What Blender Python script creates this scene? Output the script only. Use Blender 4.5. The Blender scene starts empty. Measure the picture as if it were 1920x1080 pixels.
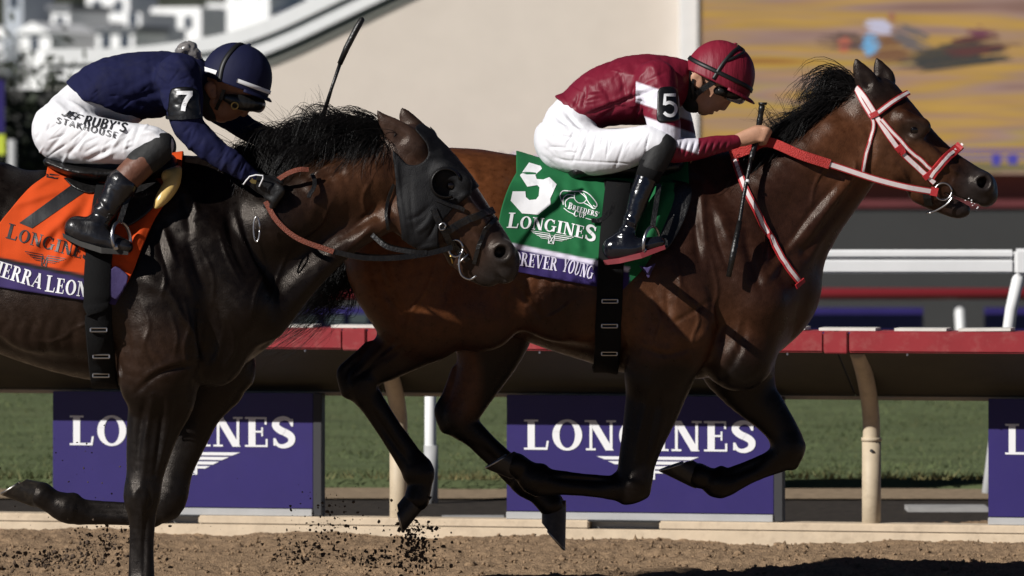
import bpy, bmesh, math, random
import numpy as np
from mathutils import Vector, Matrix
from mathutils.bvhtree import BVHTree

random.seed(7)
RNG = np.random.default_rng(7)
SC = bpy.context.scene
COL = SC.collection

# ---------------------------------------------------------------- camera, sky, sun, exposure
CAM_D, CAM_H, FPX, HOR = 22.0, 1.635, 11440.0, 300.0
cam_data = bpy.data.cameras.new("camera")
cam = bpy.data.objects.new("camera", cam_data)
COL.objects.link(cam)
cam.location = (0, -CAM_D, CAM_H)
cam.rotation_euler = (math.radians(90), 0, 0)
cam_data.sensor_width = 36.0
cam_data.lens = FPX * 36.0 / 1920.0
cam_data.shift_y = -(540 - HOR) / 1920.0
cam_data.clip_start = 0.5
cam_data.clip_end = 2000
cam_data.dof.use_dof = True
cam_data.dof.focus_distance = 22.4
cam_data.dof.aperture_fstop = 5.6
SC.camera = cam

world = bpy.data.worlds.new("World")
SC.world = world
world.use_nodes = True
wn = world.node_tree.nodes
bg = wn["Background"]
sky = wn.new("ShaderNodeTexSky")
sky.sky_type = 'NISHITA'
sky.sun_disc = False
sky.air_density = 0.2
sky.dust_density = 0.0
SC.cycles.diffuse_bounces = 1
SUN_EL, SUN_AZ = 31.0, 51.0
sky.sun_elevation = math.radians(SUN_EL)
sky.sun_rotation = math.radians(180 + SUN_AZ)
world.node_tree.links.new(sky.outputs[0], bg.inputs[0])
bg.inputs[1].default_value = 0.05

sun_data = bpy.data.lights.new("sun", 'SUN')
sun_data.energy = 5.0
sun_data.angle = math.radians(0.5)
sun_data.color = (1.0, 0.97, 0.925)
sun = bpy.data.objects.new("sun", sun_data)
COL.objects.link(sun)
sd = Vector((math.sin(math.radians(SUN_AZ)) * math.cos(math.radians(SUN_EL)),
             math.cos(math.radians(SUN_AZ)) * math.cos(math.radians(SUN_EL)),
             -math.sin(math.radians(SUN_EL))))
sun.rotation_euler = sd.to_track_quat('-Z', 'Y').to_euler()
sun.location = (-10, -10, 12)

SC.view_settings.view_transform = 'Standard'
SC.view_settings.look = 'None'
SC.view_settings.exposure = 0.03
SC.view_settings.gamma = 1.0
SC.view_settings.use_curve_mapping = False

# ---------------------------------------------------------------- picture point -> place
def P(px, py, y=0.0):
    """the place at depth y (metres behind the near horse) seen at this picture point"""
    s = FPX / (CAM_D + y)
    return Vector(((px - 960.0) / s, y, CAM_H - (py - HOR) / s))

def S(y=0.0):
    return FPX / (CAM_D + y)

CAMV = Vector((0, -CAM_D, CAM_H))

def hit(bvh, px, py, off=0.0):
    d = (P(px, py, 0.0) - CAMV).normalized()
    loc, nor, idx, dist = bvh.ray_cast(CAMV + d * 15.0, d, 20.0)
    if loc is None:
        return None, None
    return loc + nor * off, nor

# ---------------------------------------------------------------- materials
MATS = {}
def mat(name, col=(0.5, 0.5, 0.5), rough=0.6, metal=0.0, spec=0.5, var=0.0, vscale=8.0, bump=0.0, bscale=60.0,
        stretch=None, attr=None, coat=0.0, sheen=0.0, emit=None, dirt=None, dscale=6.0, damt=0.5, trans=0.0, rvar=0.0):
    if name in MATS:
        return MATS[name]
    m = bpy.data.materials.new(name)
    m.use_nodes = True
    nt = m.node_tree
    N, L = nt.nodes, nt.links
    b = N["Principled BSDF"]
    b.inputs["Roughness"].default_value = rough
    b.inputs["Metallic"].default_value = metal
    b.inputs["Specular IOR Level"].default_value = spec
    b.inputs["Coat Weight"].default_value = coat
    b.inputs["Coat Roughness"].default_value = 0.25
    b.inputs["Sheen Weight"].default_value = sheen
    b.inputs["Transmission Weight"].default_value = trans
    tc = N.new("ShaderNodeTexCoord")
    src = tc.outputs["Object"]
    if stretch:
        mp = N.new("ShaderNodeMapping")
        mp.inputs["Scale"].default_value = stretch
        L.new(src, mp.inputs[0])
        ssrc = mp.outputs[0]
    else:
        ssrc = src
    if attr:
        a = N.new("ShaderNodeAttribute")
        a.attribute_name = attr
        cout = a.outputs["Color"]
    else:
        rgb = N.new("ShaderNodeRGB")
        rgb.outputs[0].default_value = (*col, 1)
        cout = rgb.outputs[0]
    if var > 0:
        n = N.new("ShaderNodeTexNoise")
        n.inputs["Scale"].default_value = vscale
        n.inputs["Detail"].default_value = 6
        n.inputs["Roughness"].default_value = 0.65
        L.new(src, n.inputs["Vector"])
        mr = N.new("ShaderNodeMapRange")
        mr.inputs[1].default_value = 0.25
        mr.inputs[2].default_value = 0.75
        mr.inputs[3].default_value = 1 - var
        mr.inputs[4].default_value = 1 + var
        L.new(n.outputs[0], mr.inputs[0])
        mx = N.new("ShaderNodeMix")
        mx.data_type = 'RGBA'
        mx.blend_type = 'MULTIPLY'
        mx.inputs[0].default_value = 1
        L.new(cout, mx.inputs[6])
        L.new(mr.outputs[0], mx.inputs[7])
        cout = mx.outputs[2]
        if rvar > 0:
            mr2 = N.new("ShaderNodeMapRange")
            mr2.inputs[1].default_value = 0.3
            mr2.inputs[2].default_value = 0.7
            mr2.inputs[3].default_value = max(0.05, rough - rvar)
            mr2.inputs[4].default_value = min(1, rough + rvar)
            L.new(n.outputs[0], mr2.inputs[0])
            L.new(mr2.outputs[0], b.inputs["Roughness"])
    if dirt:
        n = N.new("ShaderNodeTexNoise")
        n.inputs["Scale"].default_value = dscale
        n.inputs["Detail"].default_value = 8
        n.inputs["Roughness"].default_value = 0.75
        L.new(src, n.inputs["Vector"])
        mr = N.new("ShaderNodeMapRange")
        mr.inputs[1].default_value = 0.5
        mr.inputs[2].default_value = 0.72
        mr.inputs[3].default_value = 0
        mr.inputs[4].default_value = damt
        L.new(n.outputs[0], mr.inputs[0])
        mx = N.new("ShaderNodeMix")
        mx.data_type = 'RGBA'
        L.new(mr.outputs[0], mx.inputs[0])
        L.new(cout, mx.inputs[6])
        mx.inputs[7].default_value = (*dirt, 1)
        cout = mx.outputs[2]
    L.new(cout, b.inputs["Base Color"])
    if emit is not None:
        L.new(cout, b.inputs["Emission Color"])
        b.inputs["Emission Strength"].default_value = emit
    if bump > 0:
        n = N.new("ShaderNodeTexNoise")
        n.inputs["Scale"].default_value = bscale
        n.inputs["Detail"].default_value = 4
        L.new(ssrc, n.inputs["Vector"])
        bp = N.new("ShaderNodeBump")
        bp.inputs["Strength"].default_value = bump
        bp.inputs["Distance"].default_value = 0.01
        L.new(n.outputs[0], bp.inputs["Height"])
        L.new(bp.outputs[0], b.inputs["Normal"])
    MATS[name] = m
    return m

# ---------------------------------------------------------------- objects
def empty(name, loc=(0, 0, 0), rz=0.0):
    o = bpy.data.objects.new(name, None)
    o.location = loc
    o.rotation_euler = (0, 0, rz)
    COL.objects.link(o)
    return o

def tag(o, label=None, cat=None, group=None, kind=None):
    if label: o["label"] = label
    if cat: o["category"] = cat
    if group: o["group"] = group
    if kind: o["kind"] = kind
    return o

def link(name, me, m, parent=None, smooth=True):
    """mesh given in world coordinates; parents are unrotated unless stated"""
    o = bpy.data.objects.new(name, me)
    if m is not None:
        if isinstance(m, (list, tuple)):
            for q in m: me.materials.append(q)
        else:
            me.materials.append(m)
    if smooth and len(me.polygons):
        me.polygons.foreach_set("use_smooth", [True] * len(me.polygons))
    COL.objects.link(o)
    if parent is not None:
        o.parent = parent
        bpy.context.view_layer.update() if False else None
        o.matrix_parent_inverse = world_mat(parent).inverted()
    return o

def world_mat(o):
    m = Matrix.LocRotScale(o.location, o.rotation_euler, o.scale)
    if o.parent:
        m = world_mat(o.parent) @ o.matrix_parent_inverse @ m
    return m

def pydata(verts, faces):
    me = bpy.data.meshes.new("mesh")
    me.from_pydata([tuple(v) for v in verts], [], [tuple(int(i) for i in f) for f in faces])
    me.validate()
    me.update()
    return me

def from_bm(bm):
    me = bpy.data.meshes.new("mesh")
    bm.normal_update()
    bm.to_mesh(me)
    bm.free()
    return me

class MB:
    """collects simple solids into one mesh"""
    def __init__(s):
        s.v, s.f = [], []
    def add(s, vs, fs):
        n = len(s.v)
        s.v += [Vector(v) for v in vs]
        s.f += [tuple(i + n for i in f) for f in fs]
        return s
    def box(s, lo, hi, fn=None):
        x0, y0, z0 = lo
        x1, y1, z1 = hi
        vs = [(x0, y0, z0), (x1, y0, z0), (x1, y1, z0), (x0, y1, z0), (x0, y0, z1), (x1, y0, z1), (x1, y1, z1), (x0, y1, z1)]
        if fn: vs = [fn(*v) for v in vs]
        return s.add(vs, [(0, 3, 2, 1), (4, 5, 6, 7), (0, 1, 5, 4), (1, 2, 6, 5), (2, 3, 7, 6), (3, 0, 4, 7)])
    def tube(s, pts, radii, n=10, cap=True, flat=1.0):
        pts = [Vector(p) for p in pts]
        if not hasattr(radii, '__len__'): radii = [radii] * len(pts)
        base = len(s.v)
        prev = None
        for i, p in enumerate(pts):
            t = (pts[min(i + 1, len(pts) - 1)] - pts[max(i - 1, 0)]).normalized()
            if prev is None:
                a = Vector((0, 1, 0)) if abs(t.y) < 0.9 else Vector((1, 0, 0))
            else:
                a = prev
            u = (a - t * a.dot(t)).normalized()
            w = t.cross(u)
            prev = u
            for k in range(n):
                ang = 2 * math.pi * k / n
                s.v.append(p + u * math.cos(ang) * radii[i] * flat + w * math.sin(ang) * radii[i])
        for i in range(len(pts) - 1):
            for k in range(n):
                a0 = base + i * n + k
                a1 = base + i * n + (k + 1) % n
                s.f.append((a0, a1, a1 + n, a0 + n))
        if cap:
            s.f.append(tuple(base + k for k in reversed(range(n))))
            s.f.append(tuple(base + (len(pts) - 1) * n + k for k in range(n)))
        return s
    def build(s, name, m, parent=None, smooth=False):
        return link(name, pydata(s.v, s.f), m, parent, smooth)

def catmull(pts, n):
    """Catmull-Rom through rows of pts (list of tuples), n samples per span"""
    A = np.array(pts, dtype=float)
    if len(A) == 2:
        t = np.linspace(0, 1, n + 1)[:, None]
        return A[0] * (1 - t) + A[1] * t
    Q = np.vstack([2 * A[0] - A[1], A, 2 * A[-1] - A[-2]])
    out = []
    for i in range(len(A) - 1):
        p0, p1, p2, p3 = Q[i], Q[i + 1], Q[i + 2], Q[i + 3]
        for k in range(n):
            t = k / n
            out.append(0.5 * ((2 * p1) + (-p0 + p2) * t + (2 * p0 - 5 * p1 + 4 * p2 - p3) * t * t + (-p0 + 3 * p1 - 3 * p2 + p3) * t ** 3))
    out.append(A[-1])
    return np.array(out)

# ---------------------------------------------------------------- numpy noise
def vnoise(p, scale, seed=0):
    """value noise in [-1,1]; p is (N,3)"""
    q = np.asarray(p, dtype=np.float64) * scale + seed * 17.31
    i = np.floor(q).astype(np.int64)
    f = q - i
    f = f * f * (3 - 2 * f)
    def h(ix, iy, iz):
        n = (ix * 374761393 + iy * 668265263 + iz * 2147483647 + seed * 1274126177) & 0xffffffff
        n = ((n ^ (n >> 13)) * 1274126177) & 0xffffffff
        n = n ^ (n >> 16)
        return (n & 0xffff) / 32767.5 - 1.0
    r = 0
    for dx in (0, 1):
        wx = f[:, 0] if dx else 1 - f[:, 0]
        for dy in (0, 1):
            wy = f[:, 1] if dy else 1 - f[:, 1]
            for dz in (0, 1):
                wz = f[:, 2] if dz else 1 - f[:, 2]
                r = r + wx * wy * wz * h(i[:, 0] + dx, i[:, 1] + dy, i[:, 2] + dz)
    return r

# ---------------------------------------------------------------- distance field bodies
class Field:
    def __init__(s, lo, hi, h):
        s.lo = np.array(lo, float)
        s.h = h
        s.n = np.ceil((np.array(hi, float) - s.lo) / h).astype(int) + 1
        s.F = np.full(tuple(s.n), 0.6, np.float32)
        s.ax = [s.lo[i] + h * np.arange(s.n[i]) for i in range(3)]
    def rng(s, lo, hi):
        a = np.clip(np.floor((np.array(lo) - s.lo) / s.h).astype(int), 0, s.n)
        b = np.clip(np.ceil((np.array(hi) - s.lo) / s.h).astype(int) + 1, 0, s.n)
        return a, b
    def tube(s, A, k=0.03, op='add', sub=4):
        """A rows: x,y,z,r,w (w: width across the y axis as a share of r)"""
        A = np.asarray(A, float)
        if len(A) == 1: A = np.vstack([A, A + np.array([1e-4, 0, 0, 0, 0])])
        A = catmull(A, sub) if len(A) > 2 else catmull(A, max(1, sub // 2))
        A[:, 3] = np.maximum(A[:, 3], 0.002)
        pad = k + 2 * s.h
        ext = A[:, 3:4] * np.column_stack([np.ones(len(A)), np.maximum(A[:, 4], .1), np.ones(len(A))])
        a, b = s.rng((A[:, :3] - ext).min(0) - pad, (A[:, :3] + ext).max(0) + pad)
        if np.any(b <= a): return
        D = np.full(tuple(b - a), 0.6, np.float32)
        for i in range(len(A) - 1):
            p, q = A[i], A[i + 1]
            e = np.maximum(ext[i], ext[i + 1])
            c, d = s.rng(np.minimum(p[:3], q[:3]) - e - pad, np.maximum(p[:3], q[:3]) + e + pad)
            c = np.maximum(c, a); d = np.minimum(d, b)
            if np.any(d <= c): continue
            X = s.ax[0][c[0]:d[0]][:, None, None].astype(np.float32)
            Y = s.ax[1][c[1]:d[1]][None, :, None].astype(np.float32)
            Z = s.ax[2][c[2]:d[2]][None, None, :].astype(np.float32)
            ba = q[:3] - p[:3]
            L2 = float(ba @ ba) + 1e-12
            t = ((X - p[0]) * ba[0] + (Y - p[1]) * ba[1] + (Z - p[2]) * ba[2]) / L2
            t = np.clip(t, 0, 1)
            w = p[4] + t * (q[4] - p[4])
            r = p[3] + t * (q[3] - p[3])
            dx = X - (p[0] + t * ba[0])
            dy = (Y - (p[1] + t * ba[1])) / w
            dz = Z - (p[2] + t * ba[2])
            dd = np.sqrt(dx * dx + dy * dy + dz * dz) - r
            sl = tuple(slice(c[j] - a[j], d[j] - a[j]) for j in range(3))
            D[sl] = np.minimum(D[sl], dd)
        sl = tuple(slice(a[j], b[j]) for j in range(3))
        G = s.F[sl]
        if op == 'add':
            hh = np.maximum(k - np.abs(G - D), 0) / k
            s.F[sl] = np.minimum(G, D) - hh * hh * k * 0.25
        else:
            D = -D
            hh = np.maximum(k - np.abs(G - D), 0) / k
            s.F[sl] = np.maximum(G, D) + hh * hh * k * 0.25
    def cut(s, fn):
        """keep only where fn(X,Y,Z) < 0"""
        X = s.ax[0][:, None, None]; Y = s.ax[1][None, :, None]; Z = s.ax[2][None, None, :]
        s.F = np.maximum(s.F, fn(X, Y, Z).astype(np.float32))
    def hem(s, xs, ys, x_end, y0):
        """cut cloth away below a hem line given in picture points"""
        sc = FPX / (CAM_D + y0)
        px = s.ax[0] * sc + 960; py = HOR + (CAM_H - s.ax[2]) * sc
        lim = np.interp(px, xs, ys)
        d = ((py[None, :] - lim[:, None]) / sc).astype(np.float32)
        d = np.where((px < x_end)[:, None], d, -1.0)[:, None, :]
        s.F = np.maximum(s.F, d)
    def mesh(s, smooth=2):
        F = s.F
        F[0] = F[-1] = 0.1; F[:, 0] = F[:, -1] = 0.1; F[:, :, 0] = F[:, :, -1] = 0.1
        I = F < 0
        nx, ny, nz = I.shape
        cnt = np.zeros((nx - 1, ny - 1, nz - 1), np.int8)
        for dx in (0, 1):
            for dy in (0, 1):
                for dz in (0, 1):
                    cnt += I[dx:nx - 1 + dx, dy:ny - 1 + dy, dz:nz - 1 + dz]
        act = np.argwhere((cnt > 0) & (cnt < 8))
        idx = np.full(cnt.shape, -1, np.int32)
        idx[act[:, 0], act[:, 1], act[:, 2]] = np.arange(len(act))
        corner = {}
        for dx in (0, 1):
            for dy in (0, 1):
                for dz in (0, 1):
                    corner[(dx, dy, dz)] = F[act[:, 0] + dx, act[:, 1] + dy, act[:, 2] + dz].astype(np.float64)
        acc = np.zeros((len(act), 3)); num = np.zeros(len(act))
        for ax in range(3):
            for u in (0, 1):
                for v in (0, 1):
                    c0 = [0, 0, 0]
                    o = [i for i in range(3) if i != ax]
                    c0[o[0]] = u; c0[o[1]] = v
                    c1 = list(c0); c1[ax] = 1
                    f0, f1 = corner[tuple(c0)], corner[tuple(c1)]
                    m = (f0 < 0) != (f1 < 0)
                    t = np.where(m, f0 / np.where(m, f0 - f1, 1), 0)
                    pos = np.tile(np.array(c0, float), (len(act), 1))
                    pos[:, ax] = t
                    acc[m] += pos[m]; num[m] += 1
        V = s.lo + s.h * (act + acc / num[:, None])
        quads = []
        for ax in range(3):
            o = [i for i in range(3) if i != ax]
            sl0 = [slice(None)] * 3; sl1 = [slice(None)] * 3
            sl0[ax] = slice(0, -1); sl1[ax] = slice(1, None)
            A, B = I[tuple(sl0)], I[tuple(sl1)]
            E = np.argwhere(A != B)
            ok = (E[:, o[0]] > 0) & (E[:, o[1]] > 0) & (E[:, o[0]] < s.n[o[0]] - 1) & (E[:, o[1]] < s.n[o[1]] - 1)
            E = E[ok]
            ins = A[E[:, 0], E[:, 1], E[:, 2]]
            def cell(du, dv):
                C = E.copy(); C[:, o[0]] -= du; C[:, o[1]] -= dv
                return idx[C[:, 0], C[:, 1], C[:, 2]]
            q = np.column_stack([cell(0, 0), cell(1, 0), cell(1, 1), cell(0, 1)])
            flip = ins if ax != 1 else ~ins
            q = np.where(flip[:, None], q, q[:, ::-1])
            quads.append(q)
        Q = np.vstack(quads)
        Q = Q[(Q >= 0).all(1)]
        # a little smoothing
        for _ in range(smooth):
            sm = np.zeros_like(V); c = np.zeros(len(V))
            for a, b in ((0, 1), (1, 2), (2, 3), (3, 0)):
                np.add.at(sm, Q[:, a], V[Q[:, b]]); np.add.at(sm, Q[:, b], V[Q[:, a]])
                np.add.at(c, Q[:, a], 1); np.add.at(c, Q[:, b], 1)
            V = V * 0.5 + 0.5 * sm / np.maximum(c, 1)[:, None]
        return V, Q

def np_mesh(V, Q):
    me = bpy.data.meshes.new("mesh")
    me.vertices.add(len(V))
    me.vertices.foreach_set("co", np.asarray(V, np.float32).ravel())
    k = Q.shape[1]
    me.loops.add(len(Q) * k)
    me.loops.foreach_set("vertex_index", np.asarray(Q, np.int32).ravel())
    me.polygons.add(len(Q))
    me.polygons.foreach_set("loop_start", np.arange(0, len(Q) * k, k, dtype=np.int32))
    me.update(calc_edges=True)
    me.validate()
    return me

def normals_of(V, Q):
    n = np.cross(V[Q[:, 2]] - V[Q[:, 0]], V[Q[:, 3 % Q.shape[1]]] - V[Q[:, 1]])
    N = np.zeros_like(V)
    for i in range(Q.shape[1]): np.add.at(N, Q[:, i], n)
    return N / np.maximum(np.linalg.norm(N, axis=1), 1e-9)[:, None]

def set_cols(me, C):
    a = me.color_attributes.new("Col", 'FLOAT_COLOR', 'POINT')
    C = np.column_stack([C, np.ones(len(C))]).astype(np.float32)
    a.data.foreach_set("color", C.ravel())

def bvh_of(V, Q):
    return BVHTree.FromPolygons([Vector(v) for v in V], [tuple(int(i) for i in q) for q in Q])

def px_of(V):
    s = FPX / (CAM_D + V[:, 1])
    return V[:, 0] * s + 960, HOR + (CAM_H - V[:, 2]) * s

def T(y0, rows, grow=0.0):
    """rows of (px, py, lateral metres, radius px, width share) -> metres"""
    out = []
    for (px, py, lat, r, w) in rows:
        v = P(px, py, y0 + lat)
        out.append((v.x, v.y, v.z, (r + grow) / S(y0 + lat), w))
    return out

def sstep(a, b, x):
    t = np.clip((x - a) / (b - a), 0, 1)
    return t * t * (3 - 2 * t)
# ---------------------------------------------------------------- lettering (roman capitals drawn as strokes)
ST, TH, SFH = 0.205, 0.085, 0.065
def q_rect(x0, y0, x1, y1): return [(x0, y0), (x1, y0), (x1, y1), (x0, y1)]
def q_diag(x0, y0, x1, y1, w): return [(x0 - w / 2, y0), (x0 + w / 2, y0), (x1 + w / 2, y1), (x1 - w / 2, y1)]
def q_arc(cx, cy, rx, ry, a0, a1, tx, ty, n=14):
    out = []
    for i in range(n):
        b0 = math.radians(a0 + (a1 - a0) * i / n); b1 = math.radians(a0 + (a1 - a0) * (i + 1) / n)
        o = lambda b, r1, r2: (cx + r1 * math.cos(b), cy + r2 * math.sin(b))
        out.append([o(b0, rx - tx, ry - ty), o(b0, rx, ry), o(b1, rx, ry), o(b1, rx - tx, ry - ty)])
    return out
def q_line(pts, ws):
    out = []
    P2 = [np.array(p, float) for p in pts]
    nrm = []
    for i in range(len(P2)):
        t = P2[min(i + 1, len(P2) - 1)] - P2[max(i - 1, 0)]
        t /= np.linalg.norm(t) + 1e-9
        nrm.append(np.array((-t[1], t[0])))
    if not hasattr(ws, '__len__'): ws = [ws] * len(P2)
    for i in range(len(P2) - 1):
        a, b = P2[i], P2[i + 1]
        out.append([tuple(a - nrm[i] * ws[i] / 2), tuple(b - nrm[i + 1] * ws[i + 1] / 2), tuple(b + nrm[i + 1] * ws[i + 1] / 2), tuple(a + nrm[i] * ws[i] / 2)])
    return out
def stem(x, s=0.5):
    return [q_rect(x - ST / 2, 0, x + ST / 2, 1), q_rect(x - ST * (.5 + s), 0, x + ST * (.5 + s), SFH), q_rect(x - ST * (.5 + s), 1 - SFH, x + ST * (.5 + s), 1)]
def g_S():
    c = catmull([(.60, .74), (.53, .90), (.36, .97), (.17, .89), (.12, .73), (.24, .58), (.44, .47), (.58, .34), (.56, .14), (.36, .03), (.18, .08), (.09, .27)], 3)
    n = len(c)
    ws = [TH + (ST * 1.15 - TH) * max(0, math.sin(math.pi * i / (n - 1))) ** 1.5 for i in range(n)]
    return q_line(c, ws) + [q_rect(.57, .70, .63, .95), q_rect(.06, .05, .12, .30)], .70
GLY = {
 'L': lambda: (stem(.2) + [q_rect(.2, 0, .66, SFH * 1.2), q_diag(.64, 0, .68, .3, .06)], .74),
 'O': lambda: (q_arc(.45, .5, .43, .52, 0, 360, ST, TH, 28), .9),
 'N': lambda: ([q_rect(.14, 0, .22, 1), q_rect(.04, 0, .32, SFH), q_rect(.0, 1 - SFH, .2, 1), q_rect(.72, 0, .80, 1), q_rect(.62, 1 - SFH, .9, 1), q_diag(.2, 1, .72, 0, ST * 1.15)], .92),
 'G': lambda: (q_arc(.46, .5, .44, .52, 42, 318, ST, TH, 22) + [q_rect(.70, .05, .70 + ST * .8, .45), q_rect(.58, .42, .96, .42 + SFH), q_rect(.72, .68, .78, .98)], .98),
 'I': lambda: (stem(.2), .4),
 'E': lambda: (stem(.2) + [q_rect(.2, 0, .64, SFH), q_rect(.2, 1 - SFH, .62, 1), q_rect(.2, .48, .5, .48 + SFH), q_rect(.60, 0, .66, .27), q_rect(.57, .75, .63, 1), q_rect(.47, .36, .52, .66)], .72),
 'F': lambda: (stem(.2) + [q_rect(.2, 1 - SFH, .62, 1), q_rect(.2, .48, .5, .48 + SFH), q_rect(.57, .75, .63, 1), q_rect(.47, .36, .52, .66)], .66),
 'S': g_S,
 'R': lambda: (stem(.2) + q_arc(.4, .74, .26, .26, -90, 90, ST * .9, TH, 10) + [q_rect(.2, 1 - TH, .4, 1), q_rect(.2, .48, .4, .48 + TH), q_diag(.74, 0, .42, .5, ST), q_rect(.66, 0, .86, SFH)], .86),
 'A': lambda: ([q_diag(.1, 0, .44, 1, .07), q_diag(.70, 0, .42, 1, ST), q_rect(.0, 0, .24, SFH), q_rect(.54, 0, .88, SFH), q_rect(.2, .32, .62, .32 + TH)], .86),
 'V': lambda: ([q_diag(.44, 0, .16, 1, ST), q_diag(.46, 0, .74, 1, .07), q_rect(.0, 1 - SFH, .34, 1), q_rect(.62, 1 - SFH, .86, 1)], .86),
 'Y': lambda: ([q_rect(.36, 0, .36 + ST, .48), q_diag(.44, .42, .16, 1, ST), q_diag(.48, .42, .74, 1, .07), q_rect(.0, 1 - SFH, .34, 1), q_rect(.6, 1 - SFH, .86, 1), q_rect(.26, 0, .64, SFH)], .84),
 'U': lambda: ([q_rect(.12, .3, .12 + ST, 1), q_rect(.66, .3, .73, 1), q_rect(.02, 1 - SFH, .4, 1), q_rect(.56, 1 - SFH, .84, 1)] + q_arc(.425, .31, .305, .33, 180, 360, ST * .8, TH * 1.3, 14), .86),
 'B': lambda: (stem(.2) + q_arc(.4, .75, .24, .25, -90, 90, ST * .85, TH, 9) + q_arc(.42, .26, .27, .26, -90, 90, ST * .9, TH, 9) + [q_rect(.2, 1 - TH, .4, 1), q_rect(.2, .47, .42, .47 + TH), q_rect(.2, 0, .42, TH)], .76),
 'D': lambda: (stem(.2) + q_arc(.38, .5, .44, .5, -90, 90, ST, TH, 14) + [q_rect(.2, 1 - TH, .38, 1), q_rect(.2, 0, .38, TH)], .9),
 'C': lambda: (q_arc(.46, .5, .44, .52, 42, 318, ST, TH, 20) + [q_rect(.74, .68, .8, .98)], .86),
 'P': lambda: (stem(.2) + q_arc(.4, .73, .27, .27, -90, 90, ST * .9, TH, 10) + [q_rect(.2, 1 - TH, .4, 1), q_rect(.2, .46, .4, .46 + TH)], .72),
 "'": lambda: ([q_diag(.1, .68, .13, 1, .09)], .24),
 ' ': lambda: ([], .4),
}
def text_quads(txt, gap=0.06, scale=None):
    """quads in em units, total width"""
    out, x = [], 0.0
    for i, ch in enumerate(txt):
        g, w = GLY[ch]()
        k = scale[i] if scale else 1.0
        out += [[(x + a * k, b * k) for a, b in q] for q in g]
        x += (w + gap) * k
    return out, x - gap

def sub_quads(quads, step):
    """bilinear subdivision so the quads can follow a curved surface"""
    out = []
    for q in quads:
        A, B, C, D = [np.array(p, float) for p in q]
        nu = max(1, int(math.ceil(max(np.linalg.norm(B - A), np.linalg.norm(C - D)) / step)))
        nv = max(1, int(math.ceil(max(np.linalg.norm(D - A), np.linalg.norm(C - B)) / step)))
        out.append((nu, nv, [[tuple((A * (1 - u) + B * u) * (1 - v) + (D * (1 - u) + C * u) * v) for u in np.linspace(0, 1, nu + 1)] for v in np.linspace(0, 1, nv + 1)]))
    return out

def quads_mesh(name, quads, place, step, m, parent, lift=0.0015):
    """place(x, y, lift) -> Vector or None"""
    vs, fs = [], []
    for i, (nu, nv, grid) in enumerate(sub_quads(quads, step)):
        pts, ok = [], True
        for row in grid:
            for (x, y) in row:
                p = place(x, y, lift + (i % 9) * 0.00015)
                if p is None: ok = False; break
                pts.append(p)
            if not ok: break
        if not ok: continue
        b = len(vs)
        vs += pts
        for v in range(nv):
            for u in range(nu):
                a = b + v * (nu + 1) + u
                fs.append((a, a + 1, a + nu + 2, a + nu + 1))
    return link(name, pydata(vs, fs), m, parent, False)

def wing_quads():
    """winged hourglass emblem, unit half-width 1, centred on 0"""
    q = []
    for s in (-1, 1):
        for i, (x0, x1, y0, y1) in enumerate([(.12, 1.0, .28, .40), (.12, .80, .14, .25), (.12, .60, .0, .11)]):
            pts = [(s * x0, y0), (s * (x1 - .12), y0), (s * x1, y1), (s * x0, y1), (s * x0, y0)]
            q += q_line(pts, .035)
    q += q_line([(-.12, -.3), (.12, -.3), (.12, .3), (-.12, .3), (-.12, -.3)], .04)
    q += q_line([(-.09, -.26), (.09, .26)], .035) + q_line([(.09, -.26), (-.09, .26)], .035)
    return q

def wing_bars():
    q = []
    for s in (-1, 1):
        for (x0, x1, y0, y1, cut) in [(.13, 1.0, .30, .40, .16), (.13, .78, .15, .25, .14), (.13, .58, .0, .10, .12), (.13, .40, -.13, -.05, .1)]:
            q.append([(s * x0, y0), (s * (x1 - cut), y0), (s * x1, y1), (s * x0, y1)] if s > 0 else [(s * x0, y1), (s * x1, y1), (s * (x1 - cut), y0), (s * x0, y0)])
    q += q_line([(-.12, -.32), (.12, -.32), (.12, .38), (-.12, .38), (-.12, -.32)], .05)
    q += q_line([(-.09, -.28), (.09, .34)], .04) + q_line([(.09, -.28), (-.09, .34)], .04)
    return q

# ---------------------------------------------------------------- ground
M_dirt = mat("dirt", (0.29, 0.195, 0.118), 0.95, var=0.5, vscale=45, bump=0.9, bscale=160, dirt=(0.16, 0.11, 0.07), dscale=9, damt=0.6, spec=0.2)
M_dirt_far = mat("dirt_far", (0.25, 0.18, 0.12), 0.95, var=0.4, vscale=20, bump=0.6, bscale=90, spec=0.2)
M_soil = mat("dark_soil", (0.035, 0.028, 0.022), 0.95, var=0.6, vscale=18, bump=0.6, bscale=60, spec=0.2)
M_turf = mat("turf", (0.10, 0.125, 0.055), 0.9, var=0.35, vscale=3.0, bump=0.5, bscale=40, spec=0.2, dirt=(0.13, 0.13, 0.06), dscale=1.2, damt=0.35)
M_cream = mat("cream_paint", (0.62, 0.50, 0.36), 0.6, var=0.12, vscale=7, dirt=(0.34, 0.26, 0.18), dscale=9, damt=0.55, bump=0.15, bscale=40)
M_red = mat("red_fibreglass", (0.27, 0.022, 0.028), 0.42, var=0.15, vscale=6, dirt=(0.36, 0.13, 0.115), dscale=13, damt=0.5)
M_white = mat("white_paint", (0.80, 0.80, 0.80), 0.45, var=0.05, vscale=5)
M_capwhite = mat("white_cap", (0.66, 0.63, 0.58), 0.6, var=0.15, vscale=15)
M_under = mat("olive_underside", (0.034, 0.03, 0.017), 0.7, var=0.25, vscale=6)
M_purple = mat("purple_board", (0.025, 0.0155, 0.125), 0.42, var=0.1, vscale=4, dirt=(0.045, 0.033, 0.12), dscale=7, damt=0.2)
M_dgrey = mat("dark_grey_trim", (0.03, 0.03, 0.033), 0.6)
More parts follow.
